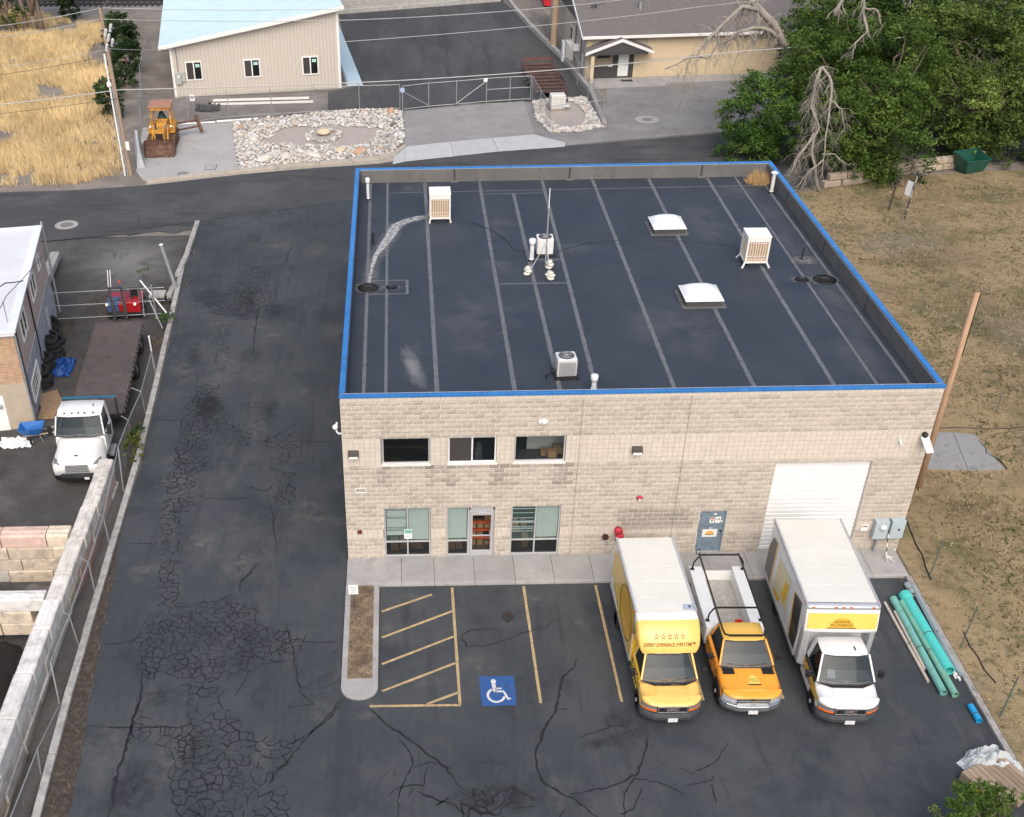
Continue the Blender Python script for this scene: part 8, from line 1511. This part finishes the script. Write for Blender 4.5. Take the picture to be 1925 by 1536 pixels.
def twigs(mb, p, d, L, r, depth, rr4, droop=.3):
    pts = [Vector(p)]; dd = Vector(d).normalized(); n = 4
    for i in range(n): dd = (dd+Vector((rr4.uniform(-.35, .35), rr4.uniform(-.35, .35), rr4.uniform(-.3, .15)-droop*.25))).normalized(); pts.append(pts[-1]+dd*L/n)
    mb.tube(pts, [r*(1-.75*i/n) for i in range(n+1)], 4 if depth < 2 else 5, cap=False)
    if depth > 0:
        for k in range(3 if depth > 1 else 4):
            i = rr4.randint(1, n); nd = (dd+Vector((rr4.uniform(-1, 1), rr4.uniform(-1, 1), rr4.uniform(-.7, .4)))).normalized(); twigs(mb, pts[i], nd, L*rr4.uniform(.45, .75), r*.5, depth-1, rr4, droop)
def tree(name, label, base, blobs, dens, nl, size, m_, seed, trunk_r=.3, spread=.7, droop=.5, group=None, split=1):
    rr4 = random.Random(seed); o = thing(name, label, 'tree', base, 0, group); B0 = Vector(base)
    cl = crown_clusters([(Vector(c)-B0, r) for c, r in blobs], dens, rr4); V, F, T = sprays(cl, nl, size, rr4, droop=droop, spread=spread)
    mb = MB(); mb.v = [tuple(v) for v in V]; mb.f = F; mb.t = T; mb.m = [0]*len(F); mb.build('crown', m_, o)
    tb = MB(); zc = min(c[2]-r[2]*.5 for c, r in blobs)-base[2]; fork = Vector((0, 0, max(.8, min(2.6, zc)))); tb.tube([(0, 0, -.2), fork*.5, fork], [trunk_r*1.25, trunk_r, trunk_r*.9], 9)
    for c, r in blobs:
        q = Vector(c)-B0; pts = limb(tb, fork, q, trunk_r*.7, trunk_r*.2, rr4, 5, .5)
        for k in range(6):
            v = Vector((rr4.uniform(-1, 1), rr4.uniform(-1, 1), rr4.uniform(-.3, .8))).normalized(); limb(tb, pts[rr4.randint(2, 5)], q+Vector((v.x*r[0], v.y*r[1], v.z*r[2]))*.85, trunk_r*.22, trunk_r*.04, rr4, 4, .3)
    tb.build('trunk', BARK, o, smooth=True); return o
def tw(x, y, z, Y): p = onwall(x, y, Y); return (p.x, p.y, p.z)
TG = 'leafy trees east of the building'
def bl(x, y, Y, r): p = onwall(x, y, Y); return ((p.x, p.y, p.z), r)
tree('elm_tree', 'bright green bushy young elm just behind the roof corner', (29.6, 45.5, 0), [bl(1425, 215, 46, (2.6, 2.4, 2.4)), bl(1400, 280, 44.5, (2.6, 2.0, 1.6)), bl(1470, 250, 45, (2.2, 2.2, 2.4)), bl(1440, 170, 47, (1.6, 1.6, 1.5))], 12, 66, .09, LEAF2, 21, .16, .6, .25, TG)
tree('elm_tree', 'large drooping elm with dead limbs beside the lawn sign', (36.6, 42.5, 0), [bl(1560, 130, 47, (3.6, 3.2, 2.6)), bl(1640, 190, 44, (3.4, 3, 2.8)), bl(1590, 240, 42, (2.6, 2.6, 2.4)), bl(1650, 270, 41, (2.6, 2.4, 2.4)), bl(1690, 300, 40.5, (1.9, 1.9, 2.0)), bl(1570, 60, 50, (3.2, 3, 2.4)), bl(1680, 110, 47, (3.2, 3, 2.6)), bl(1555, 285, 41.5, (1.6, 1.6, 1.5)), bl(1690, 350, 39.3, (1.0, 1.0, 1.0))], 8.5, 74, .098, LEAF, 22, .42, .8, .6, TG)
tree('elm_tree', 'large pale green elm overhanging the green bin', (45.5, 46.5, 0), [bl(1850, 120, 49, (4.2, 3.6, 3.0)), bl(1800, 190, 46, (2.8, 2.6, 2.4)), bl(1880, 200, 45, (3.6, 3, 2.6)), bl(1915, 250, 44, (2.6, 2.4, 1.9)), bl(1820, 250, 44.5, (1.8, 1.8, 1.4)), bl(1780, 60, 51, (3.4, 3, 2.6)), bl(1900, 50, 51, (4, 3, 2.6)), bl(1960, 150, 47, (3, 3, 3))], 8.5, 72, .098, leafmat('pale_elm_leaves', (.092, .143, .034)), 23, .45, .8, .55, TG)
tree('elm_tree', 'dark dense elm standing behind the yellow brick house end', (41, 60, 0), [bl(1640, 30, 60, (4.2, 4, 3)), bl(1560, 15, 60, (3.4, 3, 2.6)), bl(1720, 20, 60, (3.8, 3.4, 3)), bl(1530, 75, 57, (2.2, 2.2, 2.2)), bl(1520, 130, 54, (1.8, 2, 2)), bl(1620, 95, 56, (3.2, 3, 3)), bl(1740, 100, 55, (3.4, 3, 3)), bl(1640, -40, 60, (4, 4, 3))], 6.5, 58, .13, leafmat('dark_elm_leaves', (.048, .090, .020)), 24, .4, .85, .5, TG)
tree('elm_tree', 'dark elm at the far right photo corner', (54, 62, 0), [bl(1850, 10, 62, (4.5, 4, 3.2)), bl(1930, 20, 60, (4, 4, 3)), bl(1800, -20, 62, (4, 4, 3)), bl(1760, 150, 56, (2.6, 2.6, 2.6)), bl(1900, -40, 62, (4, 4, 3))], 5.5, 56, .13, MATS['dark_elm_leaves'], 25, .4, .85, .5, TG)
# dead limbs and the bare tree
def dead(name, label, base, lines, seed, tdepth=2, tl=1.2, cat='dead tree', trunk=None):
    rr4 = random.Random(seed); o = thing(name, label, cat, base); B0 = Vector(base)
    for (pts, r0, r1) in lines:
        P = [Vector(onwall(x, y, Y))-B0 for x, y, Y in pts]; mb = MB(); Q = []
        for a, b_ in zip(P, P[1:]):
            for k in range(3): Q.append(a.lerp(b_, k/3)+(Vector((rr4.uniform(-1, 1), rr4.uniform(-1, 1), rr4.uniform(-1, 1)))*.07 if k else Vector()))
        Q.append(P[-1]); n = len(Q); mb.tube(Q, [r0+(r1-r0)*i/(n-1) for i in range(n)], 7)
        mb.build('limb', DEADW, o, smooth=True); tb = MB()
        for i in range(2, n):
            for _ in range(2):
                d = Vector((rr4.uniform(-1, 1), rr4.uniform(-.7, .7), rr4.uniform(-1, .5))); twigs(tb, Q[i], d, tl*rr4.uniform(.6, 1.3), max(.012, (r0+(r1-r0)*i/(n-1))*.35), tdepth, rr4, .6)
        tag(tb.build('twigs', DEADW, o), kind='stuff')
    return o
b0 = onwall(1475, 100, 52); dead('dead_tree', 'bare grey dead tree arching over the yellow brick house', (b0.x, b0.y, 0), [([(1479, 140, 52), (1476, 85, 52), (1455, 45, 52), (1425, 15, 52), (1400, -10, 52)], .34, .22), ([(1468, 70, 52), (1440, 55, 51.6), (1415, 52, 51.4), (1385, 62, 51.2), (1360, 85, 51)], .18, .08), ([(1430, 20, 52), (1395, 12, 51.5), (1370, 35, 51.2), (1350, 55, 51), (1330, 75, 50.8), (1310, 105, 50.6), (1250, 130, 50.3)], .17, .05), ([(1350, 55, 51), (1352, 80, 51), (1330, 110, 50.8), (1300, 105, 50.6), (1285, 150, 50.4), (1278, 200, 50.2)], .08, .03), ([(1360, 85, 51), (1385, 60, 51), (1390, 100, 51), (1375, 130, 50.8), (1385, 180, 50.6)], .06, .02)], 31, 2, 1.3)
b0 = onwall(1545, 300, 38.5); dead('dead_tree', 'pale bare dead limbs hanging in front of the large elm', (b0.x, b0.y, 0), [([(1540, 360, 38.5), (1526, 290, 39), (1534, 240, 39.5), (1528, 180, 40), (1545, 125, 40)], .11, .08), ([(1545, 125, 40), (1560, 145, 39.5), (1563, 180, 39), (1555, 240, 38.6), (1548, 300, 38.3), (1542, 340, 38)], .095, .03), ([(1545, 125, 40), (1532, 160, 39.8), (1525, 200, 39.5), (1540, 240, 39), (1520, 270, 38.6), (1495, 300, 38.3), (1485, 330, 38)], .095, .03), ([(1563, 190, 39), (1582, 205, 38.8), (1588, 245, 38.6)], .06, .025), ([(1548, 300, 38.3), (1515, 330, 38), (1500, 350, 37.8)], .06, .02), ([(1545, 290, 38.3), (1570, 290, 38), (1592, 310, 37.8)], .05, .02), ([(1530, 250, 39), (1505, 290, 38.5), (1490, 320, 38)], .06, .02)], 32, 3, .9)
b0 = onwall(1625, 60, 45); dead('dead_branch', 'pale bare branch standing out of the top of the large elm', (b0.x, b0.y, b0.z-3), [([(1632, 70, 45), (1622, 20, 45), (1622, -10, 45)], .12, .10), ([(1625, 30, 45), (1630, 60, 44.6), (1608, 80, 44.3), (1603, 105, 44)], .08, .02), ([(1624, 15, 45), (1650, 20, 44.5), (1660, 50, 44)], .07, .02), ([(1570, 30, 46), (1580, 5, 46), (1590, -15, 46)], .14, .1)], 33, 1, .7, 'dead branch')
rr5 = random.Random(8); b0 = at(1830, 300); o = thing('fallen_branch', 'bare dead branch hanging above the green bin', 'dead branch', (b0.x, b0.y, .5)); tb = MB()
for k in range(7): twigs(tb, (rr5.uniform(-1.5, 3), rr5.uniform(0, 1), rr5.uniform(1.5, 3)), (rr5.uniform(-1, 1), 0, -1), 2.0, .03, 2, rr5, .4)
tb.build('twigs', DEADW, o)
# left field trees
tree('cottonwood_tree', 'tall multi-trunked tree at the far left corner', (-34.3, 85, 0), [((-36, 86, 11), (4, 4, 3)), ((-32, 85, 12), (4, 4, 3)), bl(10, 10, 86, (2.0, 2, 1.6))], 5, 40, .16, LEAF, 41, .3, .8, .5)
o = thing('bare_tree', 'cluster of bare leaning tree trunks above the golden grass', 'tree', (-34.6, 84.9, 0)); rr5 = random.Random(4)
for (x, tx, r_) in ((-1.6, -5.5, .3), (-.6, -1.4, .28), (.3, -.4, .25), (1.0, 1.2, .27), (-2.2, -2.8, .22)): tb = MB(); limb(tb, (x, 0, -.1), (tx, 1.5, 9), r_, r_*.5, rr5, 6, .5); tb.build('trunk', BARK, o, smooth=True)
def bush(name, label, base, r, n, nl, size, m_, seed, spread=.3, cat='bush', group=None):
    rr4 = random.Random(seed); o = thing(name, label, cat, base, 0, group); cl = crown_clusters([((0, 0, r[2]*.8), r)], n, rr4); V, F, T = sprays(cl, nl, size, rr4, droop=.0, spread=spread); mb = MB(); mb.v = [tuple(v) for v in V]; mb.f = F; mb.t = T; mb.m = [0]*len(F); mb.build('foliage', m_, o); tb = MB()
    for k in range(6): a = rr4.uniform(0, 6.28); tb.tube([(0, 0, 0), (r[0]*.5*math.cos(a), r[1]*.5*math.sin(a), r[2]*1.1)], [.025, .008], 5)
    tb.build('stems', BARK, o); return o
SHL = leafmat('dark_shrub_leaves', (.045, .080, .030)); gB = 'green shrubs along the field edge'
for i, (pxy, r, lab) in enumerate((((228, 75), (1.6, 1.6, 1.4), 'dark green shrub at the far end of the field edge'), ((232, 100), (1.5, 1.8, 1.5), 'dark green shrub second from the far end of the field edge'), ((240, 135), (1.4, 1.8, 1.5), 'tall dark green shrub right of the pole top'), ((235, 165), (1.0, 1.2, .9), 'small dark green shrub above the crawler loader'), ((212, 222), (1.0, 1.2, 1.6), 'dark green shrub behind the base of the utility pole'), ((132, 38), (1.0, 1.0, 2.4), 'narrow green shrub beside the bare trunks'), ((215, 185), (.7, .8, .7), 'small shrub midway along the utility pole'))):
    p = at(*pxy); bush('shrub', lab, (p.x, p.y, 0), r, 26, 46, .12, SHL, 50+i, .4, group=gB)
gW = 'weeds along the driveway kerb'
for i, (pxy, z, r, m_, lab) in enumerate((((318, 612), -.1, (.35, .5, .45), LEAF2, 'round dark green weed bush against the kerb'), ((249, 866), -.2, (.5, .8, .7), LEAFY, 'yellow-green leafy sapling at the block wall end'), ((262, 830), -.2, (.35, .5, .5), SHL, 'dark green weed above the yellow-green sapling'), ((272, 522), 0, (.5, .4, .3), LEAF2, 'green weed clump on the bare yard'), ((352, 538), 0, (.25, .3, .3), LEAF2, 'green weed clump at the kerb head'), ((364, 478), 0, (.3, .3, .2), LEAF2, 'small green weed beside the broken kerb'), ((1692, 1092), .0, (.22, .16, .12), LEAF2, 'small green weed at the sidewalk corner'), ((840, 1103), .0, (.08, .06, .06), LEAF2, 'tiny green weed at the sidewalk edge'), ((305, 664), -.2, (.2, .3, .2), LEAF2, 'small green weed between fence and kerb'))):
    p = at(*pxy, z); bush('weed', lab, (p.x, p.y, z), r, 70 if r[0] > .3 else 60, 24, .055, m_, 70+i, .14, 'weed', gW)
tree('young_tree', 'small green tree at the bottom right photo corner', (18.6, -16.2, 0), [((18.95, -13.9, 1.6), (.85, .7, .8)), ((19.35, -14.2, 2.0), (.6, .6, .6)), ((17.9, -14.3, 1.6), (.35, .3, .3)), ((18.6, -14.9, 2.2), (.9, .8, .7)), ((20.9, -14.6, 1.9), (.5, .5, .5)), ((19.3, -13.6, 1.3), (.5, .5, .5))], 60, 34, .045, leafmat('lime_leaves', (.085, .15, .028)), 81, .06, .22, .1)
# ---- grasses
rg_ = random.Random(12); GOLD = mat('golden_grass', (.76, .60, .34), .9, tint=True); FP = px((-30, 10), (120, 40), (215, 45), (232, 110), (205, 200), (238, 322), (150, 345), (-30, 352))
gm = MB(); n = 0; x0, x1 = min(p[0] for p in FP), max(p[0] for p in FP); y0, y1 = min(p[1] for p in FP), max(p[1] for p in FP)
while n < 13000:
    x, y = rg_.uniform(x0, x1), rg_.uniform(y0, y1)
    if not inside((x, y), FP): continue
    g_ = mnoise.noise((x*.18, y*.18, 3))+.4*mnoise.noise((x*.6, y*.6, 1)); edge = min(1, max(0, (-17.2-(y-44)*.23-x)/3.0))
    n += 1
    if g_ < -.22 or rg_.random() > .25+edge: continue
    h = rg_.uniform(.45, 1.0)*(.75+.5*max(-.5, min(.6, g_+.3))); t = rg_.uniform(.75, 1.25)*(1+.2*g_); lean = (mnoise.noise((x*.3, y*.3, 8))*.5, -.25+mnoise.noise((x*.3, y*.3, 5))*.4)
    for k in range(7):
        a = rg_.uniform(0, 6.28); bx_, by_ = x+rg_.gauss(0, .12), y+rg_.gauss(0, .12); dx, dy = lean[0]*h+rg_.gauss(0, .18), lean[1]*h+rg_.gauss(0, .18); w_ = .022; hh = h*rg_.uniform(.6, 1.1)
        gm.face([(bx_-w_*math.cos(a), by_-w_*math.sin(a), -.03), (bx_+w_*math.cos(a), by_+w_*math.sin(a), -.03), (bx_+dx, by_+dy, hh)], t*rg_.uniform(.85, 1.15))
tag(gm.build('golden_grass', GOLD), 'tall golden dry grass covering the field on the left', 'grass', kind='stuff')
DRY = mat('dry_turf_blades', (.25, .195, .115), .95, tint=True); GRN = mat('green_turf_blades', (.085, .095, .035), .95, tint=True); gd, gg = MB(), MB()
for _ in range(22000):
    y = rg_.uniform(-14, 40); x = 22+rg_.random()**1.2*(9+(y+14)*.42)
    if 25.2 < x < 28.7 and 5.4 < y < 8.6: continue
    if x < 24.6 and y < 23 and rg_.random() > (.25 if x > 23 else .06): continue
    g_ = mnoise.noise((x*.35, y*.35, 4))+.5*mnoise.noise((x*1.1, y*1.1, 2)); green = g_+.35*mnoise.noise((x*.12, y*.12, 9)) > .28; mb = gg if green and rg_.random() < .75 else gd
    if not green and g_ < -.35: continue
    t = rg_.uniform(.65, 1.35)
    for k in range(2):
        a = rg_.uniform(0, 6.28); bx_, by_ = x+rg_.gauss(0, .05), y+rg_.gauss(0, .05); w_ = rg_.uniform(.03, .06); hh = rg_.uniform(.04, .13); gm_ = [(bx_-w_*math.cos(a), by_-w_*math.sin(a), 0), (bx_+w_*math.cos(a), by_+w_*math.sin(a), 0), (bx_+rg_.gauss(0, .06), by_+rg_.gauss(0, .06), hh)]; mb.face(gm_, t)
tag(gd.build('dry_turf', DRY), 'short brown dry turf east of the building', 'grass', kind='stuff'); tag(gg.build('green_turf', GRN), 'sparse green patches in the dry lawn', 'grass', kind='stuff')
ex = MB()
for _ in range(2600):
    if _ < 900: y = rg_.uniform(-14, 8); x = curb_x(y)-rg_.uniform(.25, .9); z = yard_h(x, y)
    elif _ < 1300: y = rg_.uniform(-14, 0); x = curb_x(y)+rg_.uniform(.02, .4+max(0, -y)*.04); z = .01
    elif _ < 1900: x, y = rg_.uniform(.2, 1.0), rg_.uniform(-6.6, -1.8); z = .135
    else: p = rg_.choice([(-15.4, 24.6), (-14.6, 23.2), (-11.3, 24.9), (-11.0, 19.5), (-16.5, 21.5)]); x, y = p[0]+rg_.gauss(0, .35), p[1]+rg_.gauss(0, .5); z = yard_h(x, y)
    a = rg_.uniform(0, 6.28); hh = rg_.uniform(.04, .13 if _ < 1900 else .4); ex.face([(x-.015*math.cos(a), y-.015*math.sin(a), z), (x+.015*math.cos(a), y+.015*math.sin(a), z), (x+rg_.gauss(0, .1), y+rg_.gauss(0, .1), z+hh)], rg_.uniform(.5, 1.2))
tag(ex.build('dry_weeds', mat('dry_weed_blades', (.17, .12, .07), .95, tint=True)), 'dry brown weeds along kerbs, fence and planting island', 'weeds', kind='stuff')
# ================================================================ RIGHT SIDE THINGS
def pipe(label, a, b_, r, m_, bell=0, z=None, group='pipes lying by the right kerb', wall=.86):
    p, q = at(*a, r), at(*b_, r); zz = r+.01 if z is None else z; p.z = q.z = zz; d = (q-p); L = d.length; d.normalize(); o = thing('pipe', label, 'pipe', p, 0, group)
    prof = [(r*wall, L-.3), (r*wall, L), (r, L), (r, 0)]
    if bell: prof = [(r*wall, L-.4), (r*wall, L), (r, L), (r, .32), (r*1.12, .26), (r*1.12, 0), (r*.95, 0), (r*.95, .25)]
    else: prof += [(r*wall, 0), (r*wall, .3)]
    mb = MB(); ax = d; a_ = ax.orthogonal().normalized(); c_ = ax.cross(a_); n = 16; vs = []; fs = []
    for (rr_, h) in prof:
        for k in range(n): t = 2*PI*k/n; vs.append(ax*h+(a_*math.cos(t)+c_*math.sin(t))*rr_)
    for i in range(len(prof)-1):
        for k in range(n): k2 = (k+1) % n; fs.append((i*n+k, i*n+k2, (i+1)*n+k2, (i+1)*n+k))
    mb.mesh(vs, fs); mb.build('shaft', m_, o, smooth=False); mb = MB(); mb.lathe([(r*1.01, L*.55), (r*1.012, L*.55+.02), (r*1.01, L*.55+.04)], (0, 0, 0), tuple(d), 16); mb.build('print_band', DGREY, o); return o
TEA = mat('teal_pvc', (.075, .53, .49), .4, var=.06, vs=3, dirt=(.10, .36, .31), ds=3, dthr=(.55, .75)); TEA2 = mat('dull_teal_pvc', (.16, .42, .38), .5, var=.08, vs=3, dirt=(.16, .26, .2), ds=4, dthr=(.5, .7)); TEA3 = mat('sea_green_pvc', (.17, .42, .33), .5, var=.1, vs=3, dirt=(.2, .27, .2), ds=4, dthr=(.5, .7)); OWH = mat('off_white_pvc', (.47, .42, .37), .6, var=.08, vs=4)
pipe('thick bright teal pipe, the widest of the pipe group', (1700, 1118), (1784, 1262), .205, TEA, 1); pipe('mid-size dull teal pipe left of the widest one', (1679, 1126), (1774, 1303), .13, TEA2, 1); pipe('mid-size sea-green pipe between the two other teal pipes', (1696, 1132), (1796, 1307), .125, TEA3, 1)
pipe('thin off-white pipe, the leftmost of the pipe group', (1663, 1133), (1745, 1282), .055, OWH); pipe('thin off-white pipe second from the left of the pipe group', (1682, 1150), (1738, 1258), .055, OWH)
for i in range(3): a, b_ = (1712+4*i, 1100+i*4), (1797+5*i, 1262+i*5); pipe(['grey conduit nearest the widest teal pipe', 'grey conduit in the middle of the bundle by the kerb', 'grey conduit touching the kerb'][i], a, b_, .06, mat('grey_blue_conduit', (.27, .33, .36), .5, var=.1), z=.07+.05*(i == 1))
pipe('short grey end piece at the head of the conduit bundle', (1704, 1098), (1716, 1118), .11, MATS['grey_blue_conduit'], z=.12); pipe('short bright blue pipe lying alone by the kerb', (1824, 1327), (1841, 1356), .11, mat('bright_blue_pvc', (.02, .30, .60), .4, var=.05), group='pipes lying by the right kerb')
for i in range(2): pipe(['short white pipe end poking out past the teal pipes', 'short white pipe end nearest the lawn kerb'][i], (1786+7*i, 1258+i*4), (1797+8*i, 1275+i*4), .04, WHITE, z=.05)
# lumber bundle under plastic
lm = thing('lumber_stack', 'stack of weathered boards in the lower right corner', 'lumber', (20.85, -11.9, 0), .42); LM = mat('weathered_lumber', (.33, .25, .18), .9, var=.25, vs=3, tint=True, stretch=(8, .6, 8))
for r_ in range(3):
    for k in range(9): MB().box(-.85+k*.19, -.85+k*.19+.17, -.75+rnd.uniform(-.1, .1), .75, .05+r_*.13, .16+r_*.13, rnd.uniform(.65, 1.2)).build('board', LM, lm, bevel=.006)
MB().box(-1.0, -.88, -.72, .3, .25, .42).build('yellow_end', mat('yellow_tag', (.6, .42, .05), .6), lm)
vs = []; n = 22
for j in range(n+1):
    for i in range(n+1):
        u, v = i/n*2-1, j/n*2-1; q = 1/max(1, math.hypot(u, v)/max(abs(u), abs(v), 1e-6)); u, v = u*q, v*q; e = 1+.45*mnoise.noise((math.atan2(v, u)*1.3, 0, 4)); f = u*u+v*v
        vs.append((21.0+u*e*(1.0-.35*v), -11.0+v*.68*e-u*.12, .03+max(0, .5*(1-f)+.5*max(0, 1-f)**.5*mnoise.noise((u*4, v*4, 2))+.12*mnoise.noise((u*11, v*11, 7)))))
tag(MB().mesh(vs, [(j*(n+1)+i, j*(n+1)+i+1, (j+1)*(n+1)+i+1, (j+1)*(n+1)+i) for j in range(n) for i in range(n)]).build('plastic_wrap', mat('clear_plastic_wrap', (.62, .66, .68), .25, alpha=.72), smooth=False), 'crumpled clear plastic sheet beside the lumber stack', 'plastic sheet')
# posts on the lawn
for (b0, h, dx, lab) in (((1747, 1085), 1.75, .1, 'green steel fence post nearest the building corner'), ((1805, 1218), 1.95, .12, 'green steel fence post beside the pipe ends'), ((1880, 1348), 1.85, .1, 'green steel fence post nearest the lower right corner'), ((1873, 775), 1.1, .0, 'short steel fence post beyond the concrete slab')):
    p = at(*b0); o = thing('fence_post', lab, 'post', (p.x, p.y, 0), 0, 'steel fence posts on the lawn'); MB().bar((0, 0, -.1), (dx, .05, h), .05, .012).build('flange', mat('green_post', (.085, .11, .10), .6, var=.2), o); MB().bar((0, .02, -.1), (dx, .07, h), .012, .05).build('web', MATS['green_post'], o)
wp = thing('wooden_pole', 'plain brown wooden pole beside the right wall of the building', 'pole', (24.46, 4.3, 0)); MB().tube([(0, 0, -.2), (.0, 0, 4), (.02, 0, 9.25)], [.145, .13, .10], 12).build('shaft', WOOD2, wp, smooth=True); MB().tube([(.14, -.05, 6.5), (.13, -.05, 9.2)], .02, 5).build('cable', BLACK, wp); MB().tube([(.2, .0, 8.9), (.5, -.3, 8.5), (.9, -.8, 8.2)], .01, 4).build('loose_wire', WD_, wp)
sb = struct(bpy.data.objects.new('lawn_slab', None)); link(sb); P4_ = px((1745, 815), (1832, 818), (1888, 884), (1740, 882)); M0 = ((P4_[0][0]+P4_[1][0])/2+.1, P4_[0][1]); M1 = ((P4_[2][0]+P4_[3][0])/2+.1, P4_[2][1])
SLC = mat('cracked_slab', (.27, .27, .27), .92, var=.2, vs=1.5, bump=.008, bs=25, dirt=(.15, .15, .15), ds=1.5, dthr=(.52, .7))
for poly in ([P4_[0], (M0[0]-.01, M0[1]), (M1[0]-.01, M1[1]), P4_[3]], [(M0[0]+.01, M0[1]), P4_[1], P4_[2], (M1[0]+.01, M1[1])]): MB().prism(poly, -.1, .05).build('slab', SLC, sb, bevel=.01)
ck = MB(); c0 = at(1838, 830); ck.ribbon([(c0.x, c0.y), (c0.x+.1, c0.y-.6), (c0.x-.05, c0.y-1.0), (c0.x+.3, c0.y-1.6), (c0.x+.35, c0.y-2.3)], [.04, .06, .05, .07, .04], z=.054); ck.build('crack', SEAL, sb)
cable('garden_hose', 'black hose snaking from the building corner across the dirt', [(*at(x, y).to_2d(), .03) for x, y in ((1702, 975), (1712, 1000), (1722, 1025), (1734, 1045), (1740, 1068), (1750, 1090))], .025, BLACK, None, 'hose'); cable('garden_hose', 'black hose lying further down along the lawn edge', [(*at(x, y).to_2d(), .03) for x, y in ((1812, 1190), (1822, 1215), (1838, 1235), (1850, 1260), (1872, 1285))], .02, BLACK, None, 'hose')
cable('ground_cable', 'thin dark cable lying across the lawn by the slab', [(*at(x, y).to_2d(), .03) for x, y in ((1765, 806), (1800, 804), (1850, 807), (1900, 806), (1960, 800))], .02, BLACK, None, 'cable')
# lawn sign, bin, stone edging
sg = thing('lawn_sign', 'white board sign on two striped posts under the elm', 'sign', (34.3, 34.2, 0), .15); p0, p1 = Vector((0, .9, 0)), Vector((.05, -.9, 0)); SPM = mat('striped_post', (.3, .3, .29), .8, dirt=(.03, .03, .03), ds=3, dthr=(.48, .52))
MB().tube([p0, p0+Vector((.15, 0, 2.6))], .05, 6).build('post', mat('dark_post', (.04, .04, .04), .8), sg); MB().tube([p1, p1+Vector((.35, .2, 3.6))], .055, 6).build('post', SPM, sg); MB().hexa([Vector((.1, -.2, 1.5)), p1+Vector((.15, .05, 1.5)), p1+Vector((.18, .08, 1.5)), Vector((.13, -.17, 1.5))], [Vector((.15, -.2, 2.4)), p1+Vector((.25, .15, 2.4)), p1+Vector((.28, .18, 2.4)), Vector((.18, -.17, 2.4))]).build('board', WHITE, sg)
gb = thing('green_bin', 'open dark green tub under the right elm', 'bin', (42.2, 41.9, 0), .35); GB = mat('dark_green_plastic', (.012, .075, .055), .4, var=.1); t_ = MB(); lo = [(-.75, -.5, .05), (.75, -.5, .05), (.75, .5, .05), (-.75, .5, .05)]; hi = [(-1.05, -.75, 1.0), (1.05, -.75, .9), (1.05, .75, 1.25), (-1.05, .75, 1.3)]; lo2 = [(a*.94, b_*.93, .12) for a, b_, c in lo]; hi2 = [(a*.94, b_*.92, c) for a, b_, c in hi]
for A_, B2, fl in ((lo, hi, 0), (lo2, hi2, 1)):
    for i in range(4): f = [A_[i], A_[(i+1) % 4], B2[(i+1) % 4], B2[i]]; t_.face(f[::-1] if fl else f)
    t_.face(A_ if fl else A_[::-1])
for i in range(4): t_.face([hi[i], hi[(i+1) % 4], hi2[(i+1) % 4], hi2[i]])
t_.build('tub', GB, gb); MB().tube([hi[0], hi[1], hi[2], hi[3], hi[0]], .04, 6).build('rim', GB, gb)
sw2 = thing('stone_edging', 'row of rough tan stone blocks edging the lawn under the elms', 'stone wall'); pts = [(1545, 352), (1610, 345), (1700, 327), (1800, 315), (1835, 308)]; SBM = mat('rough_tan_stone', (.36, .30, .23), .95, var=.25, vs=2.5, bump=.03, bs=10, tint=True)
for c in range(2):
    for p, q in zip(pts, pts[1:]):
        a, b_ = at(*p), at(*q); L = (b_-a).length; n = max(1, int(L/1.3))
        for k in range(n):
            t0, t1 = (k+.02+(.3 if c else 0))/n, (k+.98+(.3 if c else 0))/n; s_, e = a.lerp(b_, t0), a.lerp(b_, t1); v = rnd.uniform(-.06, .06); MB().bar((s_.x+v, s_.y+v+c*.15, .22+.42*c), (e.x+v, e.y+v+c*.15, .22+.42*c), .5, .4, rnd.uniform(.8, 1.15)).build('stone_block', SBM, sw2, bevel=.05)
# island sign
ps = thing('parking_sign', 'small white parking sign in the planting island', 'sign', (.33, -3.15, .13), 0); MB().bar((0, 0, 0), (0, 0, 1.25), .045, .03).build('post', DGREY, ps); bd = MB().box(-.19, .17, -.045, -.03, .85, 1.30).build('board', WHITE, ps, bevel=.01); mb = MB()
for z, w_ in ((1.2, .2), (1.12, .24), (1.04, .14), (.96, .2)): mb.box(-.01-w_/2, -.01+w_/2, -.048, -.0455, z-.012, z+.012)
mb.build('print', mat('sign_grey_print', (.25, .3, .28), .6), bd)
o = thing('manhole_cover', 'round manhole cover in the street at the left', 'manhole cover', (-19.5, 35.0, .006)); MB().lathe([(.42, 0), (.42, .012), (.36, .014), (.35, .01), (0, .012)], n=24).build('cover', mat('iron_cover', (.17, .16, .16), .8, var=.2, vs=6), o); MB().lathe([(.75, 0), (.72, .006), (.43, .007)], n=24).build('collar', CONC_OLD, o)
o = thing('manhole_cover', 'round manhole cover in the gravel before the brick house', 'manhole cover', (21.9, 54.3, .006)); MB().lathe([(.42, 0), (.42, .012), (.36, .014), (.35, .01), (0, .012)], n=24).build('cover', MATS['iron_cover'], o); MB().lathe([(.95, 0), (.9, .006), (.43, .007)], n=24).build('collar', CONC, o)
o = thing('utility_cover', 'square utility cover in the gravel pad', 'utility cover', (*at(396, 315).to_2d(), .008)); MB().box(-.42, .42, -.5, .5, 0, .02).build('frame', mat('cover_frame', (.09, .09, .09), .8), o); MB().box(-.38, .38, -.46, .46, .0205, .024).build('lid', GRAVPAD, o)
o = thing('utility_cover', 'round utility cover in the gravel pad near the kerb', 'utility cover', (*at(343, 327).to_2d(), .008)); MB().lathe([(.4, 0), (.4, .02), (0, .022)], n=20).build('lid', mat('grey_lid', (.2, .2, .2), .9, var=.2), o); MB().lathe([(.47, 0), (.46, .01), (.41, .012)], n=20).build('frame', CONC_OLD, o)
